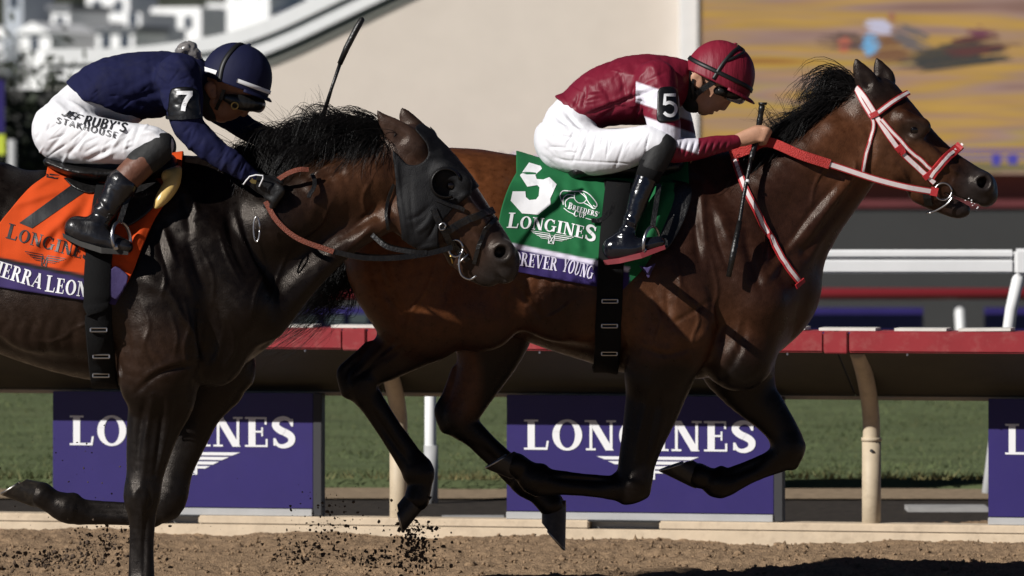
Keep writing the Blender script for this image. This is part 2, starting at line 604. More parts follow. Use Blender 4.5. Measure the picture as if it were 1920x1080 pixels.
M_lgrey = mat("light_grey_trim", (0.42, 0.42, 0.42), 0.6, var=0.1, vscale=8)
M_sign = mat("sign_white", (0.80, 0.80, 0.82), 0.5)
M_tanpost = mat("tan_post", (0.50, 0.41, 0.29), 0.6, var=0.12, vscale=9, dirt=(0.25, 0.19, 0.13), dscale=12, damt=0.5)
M_metal = mat("steel", (0.55, 0.55, 0.56), 0.28, metal=1.0)
M_black_rubber = mat("black_rubber", (0.012, 0.012, 0.013), 0.6)

# wide sheets reaching the horizon
def sheet(name, y0, y1, z0, z1, m, half=None, n=1):
    half0 = half or 60 + (CAM_D + y0) * 0.6
    half1 = half or 60 + (CAM_D + y1) * 0.6
    return tag(link(name, pydata([(-half0, y0, z0), (half0, y0, z0), (half1, y1, z1), (-half1, y1, z1)], [(0, 1, 2, 3)]), m, None, False), kind="structure")
sheet("dirt_track_surround", -60, 6.0, -0.06, -0.06, M_dirt_far, 80)

def dirt_height(X, Y):
    p = np.column_stack([X, Y, np.zeros_like(X)])
    h = 0.016 * vnoise(p, 2.2, 3) + 0.009 * vnoise(p, 6, 4) + 0.007 * vnoise(p, 14, 5)
    c = vnoise(p, 30, 6)
    h += 0.008 * np.maximum(c, -.2) ** 1 + 0.0065 * np.abs(vnoise(p, 62, 7)) + 0.004 * vnoise(p, 120, 8)
    # harrow furrows run along the track
    h += 0.009 * np.sin(Y * 26 + 1.5 * vnoise(p * np.array([.6, 1, 1]), 1.5, 9))
    return h
def build_dirt():
    xs = np.arange(-3.6, 3.6, 0.0125); ys = np.arange(1.5, 5.3, 0.0125)
    XX, YY = np.meshgrid(xs, ys, indexing='ij')
    H = dirt_height(XX.ravel(), YY.ravel())
    edge = np.minimum(np.minimum(XX.ravel() + 3.6, 3.6 - XX.ravel()), YY.ravel() - 1.5)
    H = np.where(edge < 0.15, H * np.clip(edge / .15, 0, 1) - 0.055 * (1 - np.clip(edge / .15, 0, 1)), H)
    V = np.column_stack([XX.ravel(), YY.ravel(), H])
    nx, ny = len(xs), len(ys)
    i = (np.arange(nx - 1)[:, None] * ny + np.arange(ny - 1)[None, :]).ravel()
    Q = np.column_stack([i, i + ny, i + ny + 1, i + 1])
    tag(link("dirt_track", np_mesh(V, Q), M_dirt), kind="structure")
build_dirt()

def clod_mesh(name, spots, m, label, seed):
    """spots: (x,y,z,r)"""
    r = np.random.default_rng(seed)
    bm = bmesh.new(); bmesh.ops.create_icosphere(bm, subdivisions=1, radius=1)
    base = np.array([v.co[:] for v in bm.verts]); bf = np.array([[v.index for v in f.verts] for f in bm.faces]); bm.free()
    Vs, Fs = [], []
    for i, (x, y, z, rad) in enumerate(spots):
        d = base * (1 + 0.33 * r.standard_normal((len(base), 1))) * r.uniform(.6, 1.25, 3)
        Vs.append(d * rad + np.array((x, y, z))); Fs.append(bf + i * len(base))
    o = link(name, np_mesh(np.vstack(Vs), np.vstack(Fs)), m, None, False)
    return tag(o, label, "dirt", kind="stuff")
rr = np.random.default_rng(5)
n = 7000
cx = rr.uniform(-3.0, 3.0, n); cy = rr.uniform(1.7, 4.25, n)
cz = dirt_height(cx, cy); cr = 0.003 + 0.008 * rr.random(n) ** 3 + 0.012 * (rr.random(n) > .992)
clod_mesh("dirt_clods", list(zip(cx, cy, cz + cr * .3, cr)), M_dirt, "loose brown clods scattered over the dirt track", 11)

# ---------------------------------------------------------------- rail coordinates: u along the rail, v away from the track
RA = math.radians(11.9); RCA, RSA = math.cos(RA), math.sin(RA); RY0 = 4.4
def RP(u, v, z): return Vector((u * RCA + v * RSA, RY0 - u * RSA + v * RCA, z))
def RU(px, v):
    k = (px - 960) / FPX
    return (k * (CAM_D + RY0 + v * RCA) - v * RSA) / (RCA + k * RSA)
def RZ(px, py, v):
    u = RU(px, v); y = RY0 - u * RSA + v * RCA
    return CAM_H - (py - HOR) / S(y)

# soil strip, turf and infield behind the rail
tag(link("soil_strip", pydata([RP(-12, -.05, -.015), RP(12, -.05, -.015), RP(12, 6, -.012), RP(-12, 6, -.012)], [(0, 1, 2, 3)]), M_soil, None, False), kind="structure")
tx = np.linspace(-14, 14, 90); ty = np.concatenate([np.linspace(8.25, 8.7, 8), np.linspace(8.8, 20, 40)])
XX, YY = np.meshgrid(tx, ty, indexing='ij')
pp = np.column_stack([XX.ravel(), YY.ravel(), 0 * XX.ravel()])
edge = YY.ravel() - 8.35 - .18 * vnoise(pp, 1.3, 21) - .08 * vnoise(pp, 5, 22)
zz = -.03 + .085 * sstep(0, .25, edge) + .01 * vnoise(pp, 2, 23) * sstep(0, .3, edge)
i = (np.arange(89)[:, None] * 48 + np.arange(47)[None, :]).ravel()
tag(link("turf_course", np_mesh(np.column_stack([XX.ravel(), YY.ravel(), zz]), np.column_stack([i, i + 48, i + 49, i + 1])), M_turf), kind="structure")
M_tan = mat("tan_soil", (0.27, 0.20, 0.13), 0.95, var=0.4, vscale=14, bump=0.5, bscale=60, spec=0.2)
tag(link("soil_verge", pydata([(-14, 7.75, -.004), (14, 7.35, -.004), (14, 8.8, -.001), (-14, 8.8, -.001)], [(0, 1, 2, 3)]), M_tan, None, False), kind="structure")
sheet("infield_slope", 19.9, 40, .04, -.76, M_turf)
sheet("infield", 40, 700, -.76, -.9, M_turf)

def grass_blades():
    r = np.random.default_rng(3)
    n = 46000
    x = r.uniform(-4.6, 4.6, n); y = 8.3 + 11.5 * r.random(n) ** 1.6
    p = np.column_stack([x, y, 0 * x])
    e = y - 8.35 - .18 * vnoise(p, 1.3, 21) - .08 * vnoise(p, 5, 22)
    k = e > .03
    x, y = x[k], y[k]; n = len(x)
    h = r.uniform(.015, .034, n) * np.where(e[k] < .4, 1.5, 1.0); a = r.uniform(0, math.pi, n); w = r.uniform(.003, .006, n)
    lx, ly = r.normal(0, .025, n), r.normal(0, .025, n)
    z = np.full(n, .045)
    V = np.empty((n, 3, 3))
    V[:, 0] = np.column_stack([x - w * np.cos(a), y - w * np.sin(a), z]); V[:, 1] = np.column_stack([x + w * np.cos(a), y + w * np.sin(a), z])
    V[:, 2] = np.column_stack([x + lx, y + ly, z + h])
    Q = np.arange(n * 3).reshape(n, 3)
    me = np_mesh(V.reshape(-1, 3), Q)
    t = vnoise(np.column_stack([x, y, 0 * x]), 1.1, 31) * .5 + .5
    dry = (sstep(.5, .05, e[k]) * .45 * (vnoise(np.column_stack([x, y, 0 * x]), 2.3, 33) > -.1) + .3 * (r.random(n) < .12))
    g = np.array([[.10, .125, .052]]) * (0.55 + .85 * t[:, None])
    c = g * (1 - dry[:, None]) + np.array([[.24, .19, .085]]) * dry[:, None]
    set_cols(me, np.repeat(c, 3, axis=0))
    tag(link("grass", me, mat("grass_blade", rough=.8, attr="Col", spec=.2), None, False), "short green grass of the turf course behind the rail", "grass", kind="stuff")
grass_blades()

# ---------------------------------------------------------------- kerb board under the rail
kerb = tag(empty("kerb_board", RP(0, 0, 0)), "long cream kerb board along the edge of the dirt track", "kerb")
zt = 0.084
def rbox(name, u0, u1, v0, v1, z0, z1, m, parent, bev=0.0):
    bm = bmesh.new()
    mb = MB().box((u0, v0, z0), (u1, v1, z1), RP)
    vs = [bm.verts.new(v) for v in mb.v]
    for f in mb.f: bm.faces.new([vs[i] for i in f])
    if bev > 0:
        bmesh.ops.bevel(bm, geom=list(bm.edges), offset=bev, segments=2, affect='EDGES')
    return link(name, from_bm(bm), m, parent, False)
slots = [RU(308, -.06), RU(372, -.06), RU(1104, -.06), RU(1236, -.06)]
cuts = [-7.0, slots[0], slots[1], slots[2], slots[3], 7.0]
rbox("lower_board", -7, 7, -.065, .06, -.08, .046, M_cream, kerb, .004)
for a, b in ((0, 1), (2, 3), (4, 5)):
    rbox("upper_board", cuts[a], cuts[b], -.065, .06, .0465, zt, M_cream, kerb, .006)
for a, b in ((1, 2), (3, 4)):
    rbox("drain_slot_back", cuts[a] + .002, cuts[b] - .002, .0, .058, .0468, zt - .006, M_lgrey, kerb)
    rbox("drain_slot_lid", cuts[a] + .002, cuts[b] - .002, -.064, .058, zt - .0055, zt, M_black_rubber, kerb)

# ---------------------------------------------------------------- safety rail
rail = tag(empty("safety_rail", RP(0, 0, 0)), "red fronted safety rail with sloping cover on bent cream posts", "rail")
FV = -.47
joints = [-3.1, RU(664, FV), RU(1567, FV), 3.3]
joints = [joints[1] - 2.1] + joints[1:3] + [joints[2] + 2.1]
ends = [joints[0] - 2] + joints + [joints[-1] + 2]
for a, b in zip(ends[:-1], ends[1:]):
    rbox("fascia_panel", a + .052, b - .052, FV, FV + .03, .826, .912, M_red, rail, .007)
    rbox("cover_panel", a + .01, b - .01, FV + .012, FV + .20, .9125, .917, M_red, rail)
    # sloping underside sheet
    mb = MB()
    vs = [RP(a + .003, FV + .032, .83), RP(b - .003, FV + .032, .83), RP(b - .003, .08, .622), RP(a + .003, .08, .622),
          RP(a + .003, FV + .032, .845), RP(b - .003, FV + .032, .845), RP(b - .003, .10, .632), RP(a + .003, .10, .632)]
    mb.add(vs, [(0, 1, 2, 3), (7, 6, 5, 4), (0, 4, 5, 1), (1, 5, 6, 2), (2, 6, 7, 3), (3, 7, 4, 0)])
    mb.build("underside_panel", M_under, rail)
for j in joints:
    rbox("joint_sleeve", j - .05, j + .05, FV - .005, FV + .034, .822, .915, M_red, rail, .004)
for v0, z0, m in ((.075, .606, M_tanpost), (.055, .628, M_under)):
    rbox("rear_trim", -6, 6, v0, v0 + .03, z0, z0 + .017, m, rail, .003)
ux = ends[0]
rs = random.Random(4)
while ux < ends[-1]:
    w = rs.choice([.20, .24, .22, .17]); 
    tilt = rs.uniform(-.004, .006)
    mb = MB().box((ux, FV + .015, .9175), (ux + w, FV + .17, .926), lambda u, v, z, t=tilt, x0=ux, ww=w: RP(u, v, z + max(0, t) * (u - x0) / ww + .003 * (z > .92)))
    mb.build("cap_slat", M_capwhite, rail)
    ux += w + rs.choice([.05, .08, .06, .015])
post_us = [RU(748, 0), RU(1634, 0)]
sp = post_us[1] - post_us[0]
for u in (post_us[0] - sp, post_us[0], post_us[1], post_us[1] + sp):
    pts = [(0.0, -.05), (0.0, .2), (0.0, .44)]
    MB().tube([RP(u, v, z) for v, z in pts], .0405, 20).build("post_base", M_tanpost, rail, True)
    c = catmull([(0, .43), (-.005, .52), (-.06, .61), (-.16, .70), (-.27, .77), (-.40, .835)], 5)
    MB().tube([RP(u, v, z) for v, z in c], [.037] * len(c), 16).build("post_arm", M_tanpost, rail, True)
    MB().tube([RP(u, 0, .433), RP(u, 0, .449)], .0435, 20).build("post_collar", M_tanpost, rail, True)
    MB().tube([RP(u + .006, -.038, .395), RP(u + .006, -.046, .395)], .007, 8).build("bolt", M_dgrey, rail)
# bolts hanging under the fascia
for px in (1010, 1180, 1475, 1700, 570, 430):
    u = RU(px, FV)
    MB().tube([RP(u, FV + .02, .823), RP(u, FV + .02, .814)], .004, 6).build("bolt", M_metal, rail)

# ---------------------------------------------------------------- advertising boards
def ad_board(px0, px1, which, lab):
    v = -.03
    u0, u1 = RU(px0, v), RU(px1, v)
    uc = (u0 + u1) / 2; w = u1 - u0
    o = tag(empty("advertising_board", RP(uc, v, .1)), lab, "sign", "purple advertising boards under the rail")
    rbox("panel", u0, u1 - .012, v, v + .022, .118, .62, M_purple, o, .002)
    rbox("edge_frame", u1 - .011, u1 + .028, v - .004, v + .06, .086, .62, M_dgrey, o, .003)
    rbox("base_strip", u0, u1 - .014, v - .012, v + .03, .0845, .115, M_lgrey, o, .002)
    q, tw = text_quads("LONGINES", .05)
    # letters: broad, with heavy stems
    W = w * .858; k = W / tw; hgt = .130
    x0 = u0 + w * .066
    quads_mesh("lettering", q, lambda x, y, l: RP(x0 + x * k, v - l, .384 + y * hgt), 9, M_sign, o, .002)
    ew = w * .165
    quads_mesh("winged_emblem", wing_bars(), lambda x, y, l: RP(x0 + W * .535 + x * ew * 1.15, v - l, .305 + y * .135), 9, M_sign, o, .002)
    return o
ad_board(99, 592, 0, "purple advertising board behind the dark horse's planted foreleg")
ad_board(950, 1456, 1, "purple advertising board behind the bay horse's folded forelegs")
ad_board(1853, 2345, 2, "purple advertising board cut off by the right edge of the photo")

# ---------------------------------------------------------------- white turf rail
WY = 7.3
wr = tag(empty("turf_rail", (0, WY, 0)), "white running rail with slanted post behind the red rail", "rail")
def wx(px, y=WY): return (px - 960) / S(y)
def wz(py, y=WY): return CAM_H - (py - HOR) / S(y)
def bevbox(name, lo, hi, m, parent, bev=.004):
    bm = bmesh.new()
    mb = MB().box(lo, hi)
    vs = [bm.verts.new(v) for v in mb.v]
    for f in mb.f: bm.faces.new([vs[i] for i in f])
    if bev > 0: bmesh.ops.bevel(bm, geom=list(bm.edges), offset=bev, segments=2, affect='EDGES')
    return link(name, from_bm(bm), m, parent, False)
bevbox("rail_top", (wx(640), WY - .03, wz(485)), (wx(1902), WY + .05, wz(468)), M_white, wr, .012)
bevbox("rail_board", (wx(640), WY - .036, wz(512)), (wx(1900), WY + .03, wz(487)), M_white, wr, .008)
bevbox("rail_joint", (wx(1901), WY - .045, wz(516)), (wx(1990), WY + .055, wz(466)), M_white, wr, .014)
MB().tube([(wx(1912), WY, wz(508)), (wx(1896), WY, wz(580)), (wx(1852), WY, wz(925))], .029, 16).build("slanted_post", M_white, wr, True)
MB().tube([(wx(807), WY, -.02), (wx(807), WY, wz(830)), (wx(807), WY, wz(505))], [.028, .028, .026], 16).build("upright_post", M_white, wr, True)
MB().tube([(wx(808), WY, -.02), (wx(808), WY, wz(835))], .034, 16).build("post_sleeve", M_lgrey, wr, True)

# fallen slats and a pipe on the soil strip
o = MB().box((wx(828, 5.6), 5.55, -.01), (wx(945, 5.6), 5.75, .02)).build("concrete_slab", mat("concrete", (.33, .32, .31), .8, var=.2), None)
tag(o, "small pale concrete slab on the soil behind the kerb", "slab")
o = MB().box((wx(1700, 6.6), 6.5, -.01), (wx(1850, 6.6), 6.75, .012)).build("concrete_slab", MATS["concrete"], None)
tag(o, "flat grey concrete slab beside the right board", "slab")

# ---------------------------------------------------------------- far rail across the infield
FY = 38.0
def fx(px, y=FY): return (px - 960) / S(y)
def fz(py, y=FY): return CAM_H - (py - HOR) / S(y)
fr = tag(empty("far_rail", (0, FY, -.75)), "blurred red far rail over low purple boards beyond the turf", "rail")
M_farred = mat("far_red", (0.24, 0.02, 0.028), .4)
MB().tube([(-12, FY, fz(551)), (12, FY, fz(551))], .058, 14).build("rail_tube", M_farred, fr, True)
for px in (520, 1150, 1800, 2400):
    MB().tube([(fx(px), FY + .1, fz(575)), (fx(px + 14), FY + .25, -.78)], .045, 12).build("post", M_white, fr, True)
for a, b in ((440, 760), (900, 1330), (1480, 1735), (1850, 2300)):
    MB().box((fx(a), FY + .3, -.75), (fx(b), FY + .34, fz(578))).build("board", M_purple, fr)
# white lettering blurs
for a in (560, 610, 655):
    MB().box((fx(a), FY + .293, fz(608)), (fx(a + 32), FY + .297, fz(590))).build("board_mark", M_sign, fr)

# ---------------------------------------------------------------- grey wall, maroon band, big screen
GY = 58.0
gw = tag(empty("infield_wall", (0, GY, -.76)), "dark grey wall with maroon band below the big screen", "wall")
M_grey = mat("dark_grey_wall", (0.036, 0.036, 0.037), .8, var=.1, vscale=1.0)
M_maroon = mat("maroon_band", (0.115, 0.022, 0.026), .6, var=.15, vscale=2)
bevbox("wall_face", (-16, GY, -.8), (16, GY + .4, fz(392, GY)), M_grey, gw, .02)
bevbox("maroon_band", (fx(1312, GY), GY - .05, fz(392, GY) + .003), (16, GY + .35, fz(327, GY)), M_maroon, gw, .02)

M_scr = bpy.data.materials.new("screen_picture"); M_scr.use_nodes = True
nt = M_scr.node_tree; N, L = nt.nodes, nt.links
b = N["Principled BSDF"]; b.inputs["Base Color"].default_value = (.01, .01, .01, 1); b.inputs["Roughness"].default_value = .5
tc = N.new("ShaderNodeTexCoord"); mp = N.new("ShaderNodeMapping"); mp.inputs["Scale"].default_value = (.15, 1, 2.1)
L.new(tc.outputs["Object"], mp.inputs[0])
n1 = N.new("ShaderNodeTexNoise"); n1.inputs["Scale"].default_value = 1.5; n1.inputs["Detail"].default_value = 2.4; n1.inputs["Distortion"].default_value = .15
L.new(mp.outputs[0], n1.inputs["Vector"])
cr = N.new("ShaderNodeValToRGB")
E = cr.color_ramp.elements
E[0].position = .30; E[0].color = (.24, .13, .10, 1); E[1].position = .72; E[1].color = (.30, .13, .025, 1)
for pos, c in ((.37, (.34, .21, .17)), (.44, (.40, .24, .10)), (.48, (.48, .28, .055)), (.53, (.40, .23, .12)), (.57, (.34, .21, .17)), (.61, (.38, .26, .09)), (.66, (.48, .28, .045))):
    e = E.new(pos); e.color = (*c, 1)
L.new(n1.outputs[0], cr.inputs[0])
n2 = N.new("ShaderNodeTexNoise"); n2.inputs["Scale"].default_value = 5; n2.inputs["Detail"].default_value = 4
L.new(mp.outputs[0], n2.inputs["Vector"])
mx = N.new("ShaderNodeMix"); mx.data_type = 'RGBA'; mx.blend_type = 'OVERLAY'; mx.inputs[0].default_value = .3
L.new(cr.outputs[0], mx.inputs[6]); L.new(n2.outputs[0], mx.inputs[7])
L.new(mx.outputs[2], b.inputs["Emission Color"]); b.inputs["Emission Strength"].default_value = 0.88

SY = 57.6
scr = tag(empty("video_screen", (fx(1700, SY), SY, fz(327, SY))), "large video screen showing a blurred race on orange ground", "screen")
bevbox("display", (fx(1316, SY), SY, fz(327, SY) + .004), (fx(1316, SY) + 11, SY + .2, fz(327, SY) + 6), M_scr, scr, 0)
bevbox("frame", (fx(1309, SY), SY - .03, fz(327, SY) + .004), (fx(1315.5, SY), SY + .2, fz(327, SY) + 6), M_dgrey, scr, 0)
def smat(name, c): 
    m = mat("scr_" + name, (.01, .01, .01), .6); bb = m.node_tree.nodes["Principled BSDF"]
    bb.inputs["Emission Color"].default_value = (*c, 1); bb.inputs["Emission Strength"].default_value = 1.0
    return m
def blob(px, py, rx, ry, m, k, rot=0):
    # the picture is built of horizontal streaks, as a coarse display shows it
    rb = random.Random(int(px * 7 + py)); vs, fs = [], []
    c, s_ = math.cos(rot), math.sin(rot)
    rows = max(6, int(ry / 1.5))
    for i in range(rows * 2):
        v = rb.uniform(-1, 1); hw = rx * math.sqrt(max(0.02, 1 - v * v)) * rb.uniform(.45, 1.15)
        x0 = rb.uniform(-.25, .25) * rx
        X, Y = px + x0 * c - v * ry * s_, py + x0 * s_ + v * ry * c
        h = rb.uniform(.8, 1.9); b = len(vs)
        sl = math.sin(rot) * hw * .8
        for dx, dy in ((-hw, -sl), (-hw * .8, h - sl), (hw * .8, h + sl), (hw, sl), (hw * .8, -h + sl), (-hw * .8, -h - sl)):
            vs.append(Vector((fx(X + dx, SY), SY - .004 - k * .003 - i * .00004, fz(Y + dy, SY))))
        fs.append(tuple(range(b, b + 6)))
    o = link("screen_figure", pydata(vs, fs), m, scr, False); o["kind"] = "stuff"
blob(1790, 108, 105, 26, smat("shade", (.028, .028, .026)), 0, -.12)
blob(1830, 85, 70, 18, smat("maroon", (.085, .022, .02)), 1, -.1)
blob(1600, 78, 70, 16, smat("dark_horse", (.10, .055, .045)), 1, .05)
blob(1668, 92, 52, 26, smat("brown_horse", (.17, .075, .03)), 2, -.1)
blob(1710, 72, 38, 20, smat("grey_horse", (.12, .10, .10)), 3, .4)
blob(1583, 84, 14, 14, smat("red_silk", (.42, .10, .06)), 4)
blob(1632, 84, 18, 20, smat("blue_cloth", (.14, .36, .60)), 4)
blob(1648, 50, 26, 16, smat("pale_silk", (.48, .46, .58)), 5, .2)
blob(1672, 32, 9, 8, smat("red_cap", (.30, .12, .07)), 6)
blob(1838, 58, 28, 10, smat("maroon2", (.14, .035, .06)), 2)
blob(1500, 288, 190, 13, smat("lilac", (.14, .10, .22)), 1); blob(1800, 288, 200, 13, MATS["scr_lilac"], 1); blob(1500, 314, 190, 10, smat("olive", (.15, .12, .05)), 1); blob(1800, 314, 200, 10, MATS["scr_olive"], 1)
for (x0, x1, y0, y1, c, nm) in ((1860, 1876, 288, 310, (.05, .04, .30), "blue"), (1890, 1908, 290, 308, (.05, .04, .30), "blue")):
    MB().box((fx(x0, SY), SY - .02, fz(y1, SY)), (fx(x1, SY), SY - .016, fz(y0, SY))).build("screen_banner", smat(nm, c), scr)

# ---------------------------------------------------------------- beige infield building with curved parapet
BY = 58.5
bd = tag(empty("infield_building", (fx(700, BY), BY, -.76)), "beige stucco building with sweeping white cornice behind the jockeys", "building")
M_beige = mat("beige_stucco", (0.70, 0.615, 0.535), .85, var=.04, vscale=2, bump=.2, bscale=30, dirt=(.64, .56, .485), dscale=1.2, damt=.35)
M_cornice = mat("cornice_white", (0.84, 0.84, 0.84), .7, var=.05)
M_cornice_grey = mat("cornice_grey", (0.27, 0.265, 0.235), .7)
curve = catmull([(84, 172), (200, 171), (300, 164), (400, 149), (450, 138), (504, 121), (562, 97), (625, 67), (683, 39), (742, 11), (830, -30), (950, -75), (1080, -110), (1290, -150)], 6)
def sweep(name, off0, off1, d0, d1, m, off0b=None):
    """band between curve+off0 and curve+off1 (px upward), from depth d0 to d1"""
    vs, fs = [], []
    tn = np.gradient(curve, axis=0); tn /= np.linalg.norm(tn, axis=1)[:, None]
    nn = np.column_stack([tn[:, 1], -tn[:, 0]])
    for (x, y), nv in zip(curve, nn):
        for o_, dd in ((off0, d0), (off1, d0), (off1, d1), (off0, d1)):
            X, Y = x + nv[0] * o_, y + nv[1] * o_
            vs.append(Vector((fx(X, BY), BY - dd, fz(Y, BY))))
    for i in range(len(curve) - 1):
        for k in range(4):
            a = i * 4 + k; b_ = i * 4 + (k + 1) % 4
            fs.append((a, b_, b_ + 4, a + 4))
    n = len(curve) - 1
    fs += [(3, 2, 1, 0), (n * 4, n * 4 + 1, n * 4 + 2, n * 4 + 3)]
    link(name, pydata(vs, fs), m, bd, False)
vs = []
for (x, y) in curve: vs.append(Vector((fx(x, BY), BY, fz(y, BY))))
n0 = len(vs)
for (x, y) in curve: vs.append(Vector((fx(x, BY), BY, fz(300, BY))))
fs = [(i, i + n0, i + n0 + 1, i + 1) for i in range(n0 - 1)]
wv = vs + [v + Vector((0, 3, 0)) for v in vs]
nn_ = len(vs)
wf = fs + [(b_[3] + nn_, b_[2] + nn_, b_[1] + nn_, b_[0] + nn_) for b_ in fs] + [(i, i + 1, i + 1 + nn_, i + nn_) for i in range(n0 - 1)] + [(0, nn_, nn_ + n0, n0)]
link("wall", pydata(wv, wf), M_beige, bd, False)
sweep("cornice_base", 0, 20, .04, -.2, M_cornice_grey)
sweep("cornice_lower", 20.5, 46, .12, -.2, M_cornice)
sweep("cornice_groove", 46.5, 52, .08, -.2, M_cornice_grey)
sweep("cornice_upper", 52.5, 80, .18, -.2, M_cornice)
bevbox("corner_column", (fx(1274, BY), BY - .25, -.76), (fx(1309, BY), BY + .1, 9), M_white, bd, .01)
bevbox("plinth", (fx(84, BY), BY + .004, -.76), (fx(1273, BY), BY + 2.5, fz(300, BY) - .003), M_lgrey, bd, .0)
fl = tag(empty("flower_strip", (0, BY - 1, .8)), "pale lilac flower strip at the foot of the beige wall", "flowers")
rs = random.Random(3)
M_lil = mat("lilac_flowers", (.55, .45, .62), .8, var=.4, vscale=6)
mb = MB()
for k in range(260):
    x = rs.uniform(fx(700, BY - 1), fx(1280, BY - 1)); z = fz(302, BY - 1) + rs.uniform(-.12, .08)
    r = rs.uniform(.03, .06)
    mb.add([(x - r, BY - 1.1 + rs.uniform(-.2, .2), z), (x, BY - 1.1 + rs.uniform(-.2, .2), z + r), (x + r, BY - 1.1 + rs.uniform(-.2, .2), z), (x, BY - 1.15, z - r)], [(0, 1, 2, 3)])
t_ = mb.build("blossoms", M_lil, fl); t_["kind"] = "stuff"
bevbox("planter", (fx(700, BY - 1), BY - 1.2, -.76), (fx(1280, BY - 1), BY - .9, fz(306, BY - 1)), M_grey, fl, .01)

# left edge: hedge, posts, banner
M_leaf = mat("dark_leaf", (.022, .028, .017), .85, var=.5, vscale=.5)
M_bark = mat("bark", (.03, .024, .02), .9)
def leaf_crown(name, c, rx, ry, rz, n, size, m, parent, seed):
    r = np.random.default_rng(seed)
    k = max(8, n // 60)
    cc = r.normal(0, .45, (k, 3)); cc = cc[(cc ** 2).sum(1) < 1]
    idx = r.integers(0, len(cc), n)
    p = cc[idx] + r.normal(0, .17, (n, 3))
    p = p * np.array([rx, ry, rz]) + np.array(c)
    a = r.normal(0, 1, (n, 3)); a /= np.linalg.norm(a, axis=1)[:, None]
    b_ = np.cross(a, r.normal(0, 1, (n, 3))); b_ /= np.linalg.norm(b_, axis=1)[:, None]
    s_ = size * r.uniform(.5, 1.3, (n, 1))
    V = np.stack([p - a * s_, p + b_ * s_ * .5, p + a * s_, p - b_ * s_ * .5], 1).reshape(-1, 3)
    return link(name, np_mesh(V, np.arange(n * 4).reshape(n, 4)), m, parent, False)
def tree(px, py, y, wpx, hpx, seed, lab, base):
    s = S(y)
    t = tag(empty("tree", (fx(px, y), y, base)), lab, "tree", "dark trees at the upper left")
    cz = fz(py, y)
    MB().tube([(fx(px, y), y, base), (fx(px, y) + .1, y, cz)], [wpx / s * .06, wpx / s * .03], 8).build("trunk", M_bark, t, True)
    leaf_crown("crown", (fx(px, y), y, cz), wpx / s * .5, wpx / s * .5, hpx / s * .5, 1800, wpx / s * .035, M_leaf, t, seed)
hg = tag(empty("hedge", (fx(-30, 52), 52, -.76)), "tall dark hedge at the left edge behind the navy jockey", "hedge")
leaf_crown("foliage", (fx(-60, 52), 52, fz(330, 52)), 1.35, .6, 1.7, 3000, .09, M_leaf, hg, 8)
MB().box((fx(-200, 52.5), 52.5, -.76), (fx(112, 52.5), 52.8, fz(168, 52.5))).build("backing", mat("hedge_wall", (.045, .045, .043), .9, var=.3, vscale=2), hg)
pl = MB().tube([(fx(24, 50), 50, -.76), (fx(23, 50), 50, fz(262, 50))], .05, 12).build("marker_post", M_lgrey, None, True)
tag(pl, "pale grey marker post at the left edge of the photo", "post")
pl = MB().box((fx(-30, 50.5), 50.5, fz(250, 50.5)), (fx(8, 50.5), 50.55, fz(150, 50.5))).build("banner", M_purple, None)
tag(pl, "narrow purple banner cut off by the left edge", "banner")
pl = MB().box((fx(-6, 50), 50, fz(290, 50)), (fx(9, 50), 50.05, fz(252, 50))).build("marker_flag", mat("hi_vis", (.55, .62, .05), .6), None)
tag(pl, "small yellow green flag at the left edge", "flag")

# hillside houses
HY = 420.0
M_hill = mat("hillside_green", (.035, .04, .026), .95, var=.5, vscale=.05)
hv = []
for k in range(13):
    x = -260 + k * 40
    hv += [Vector((x, 432, -1)), Vector((x, 560 + 20 * math.sin(k * 1.7), 38 + 5 * math.sin(k * 2.1))), Vector((x, 690, 44))]
tag(link("hillside", pydata(hv, [(k * 3 + j, k * 3 + 3 + j, k * 3 + 4 + j, k * 3 + 1 + j) for k in range(12) for j in range(2)]), M_hill), kind="structure")
M_house = [mat("house_white", (.88, .88, .88), .7), mat("house_pale", (.76, .77, .80), .7), mat("house_grey", (.42, .45, .50), .7)]
M_roof = mat("house_roof", (.16, .165, .18), .8); M_win = mat("house_window", (.05, .06, .08), .2)
def house(px0, py0, px1, py1, k, roof, y, lab):
    ex = .13 * (px1 - px0); px0, px1 = px0 - ex, px1 + ex
    w = fx(px1, y) - fx(px0, y); z0 = fz(py1, y); z1 = fz(py0, y); x0 = fx(px0, y)
    h = tag(empty("hillside_house", (x0 + w / 2, y, z0)), lab, "house", "white houses on the hillside")
    bevbox("wall", (x0, y, z0 - 4), (x0 + w, y + 6, z1), M_house[k], h, .0)
    if roof == 'gable':
        vs = [(x0 - .2, y - .4, z1), (x0 + w + .2, y - .4, z1), (x0 + w + .2, y + 6.4, z1), (x0 - .2, y + 6.4, z1), (x0 + w / 2, y - .4, z1 + w * .3), (x0 + w / 2, y + 6.4, z1 + w * .3)]
        link("roof", pydata(vs, [(0, 1, 4), (1, 2, 5, 4), (2, 3, 5), (3, 0, 4, 5), (0, 3, 2, 1)]), M_house[0], h, False)
    elif roof == 'flat':
        bevbox("roof", (x0 - .25, y - .3, z1 + .01), (x0 + w + .25, y + 6.2, z1 + .4), M_roof, h, .0)
    h.rotation_euler = (0, 0, math.radians(-34 + 10 * math.sin(px0)))
    nw = 1 + int(w > 2.6)
    h.rotation_euler = (0, 0, 0)
    for i in range(nw):
        xc = x0 + w * (i + .5) / nw
        wd = bevbox("window", (xc - .32, y - .05, (z0 + z1) / 2 - .2), (xc + .32, y - .02, (z0 + z1) / 2 + .7), M_win, h, .0)
    h.rotation_euler = (0, 0, math.radians(-22 + 6 * math.sin(px0)))
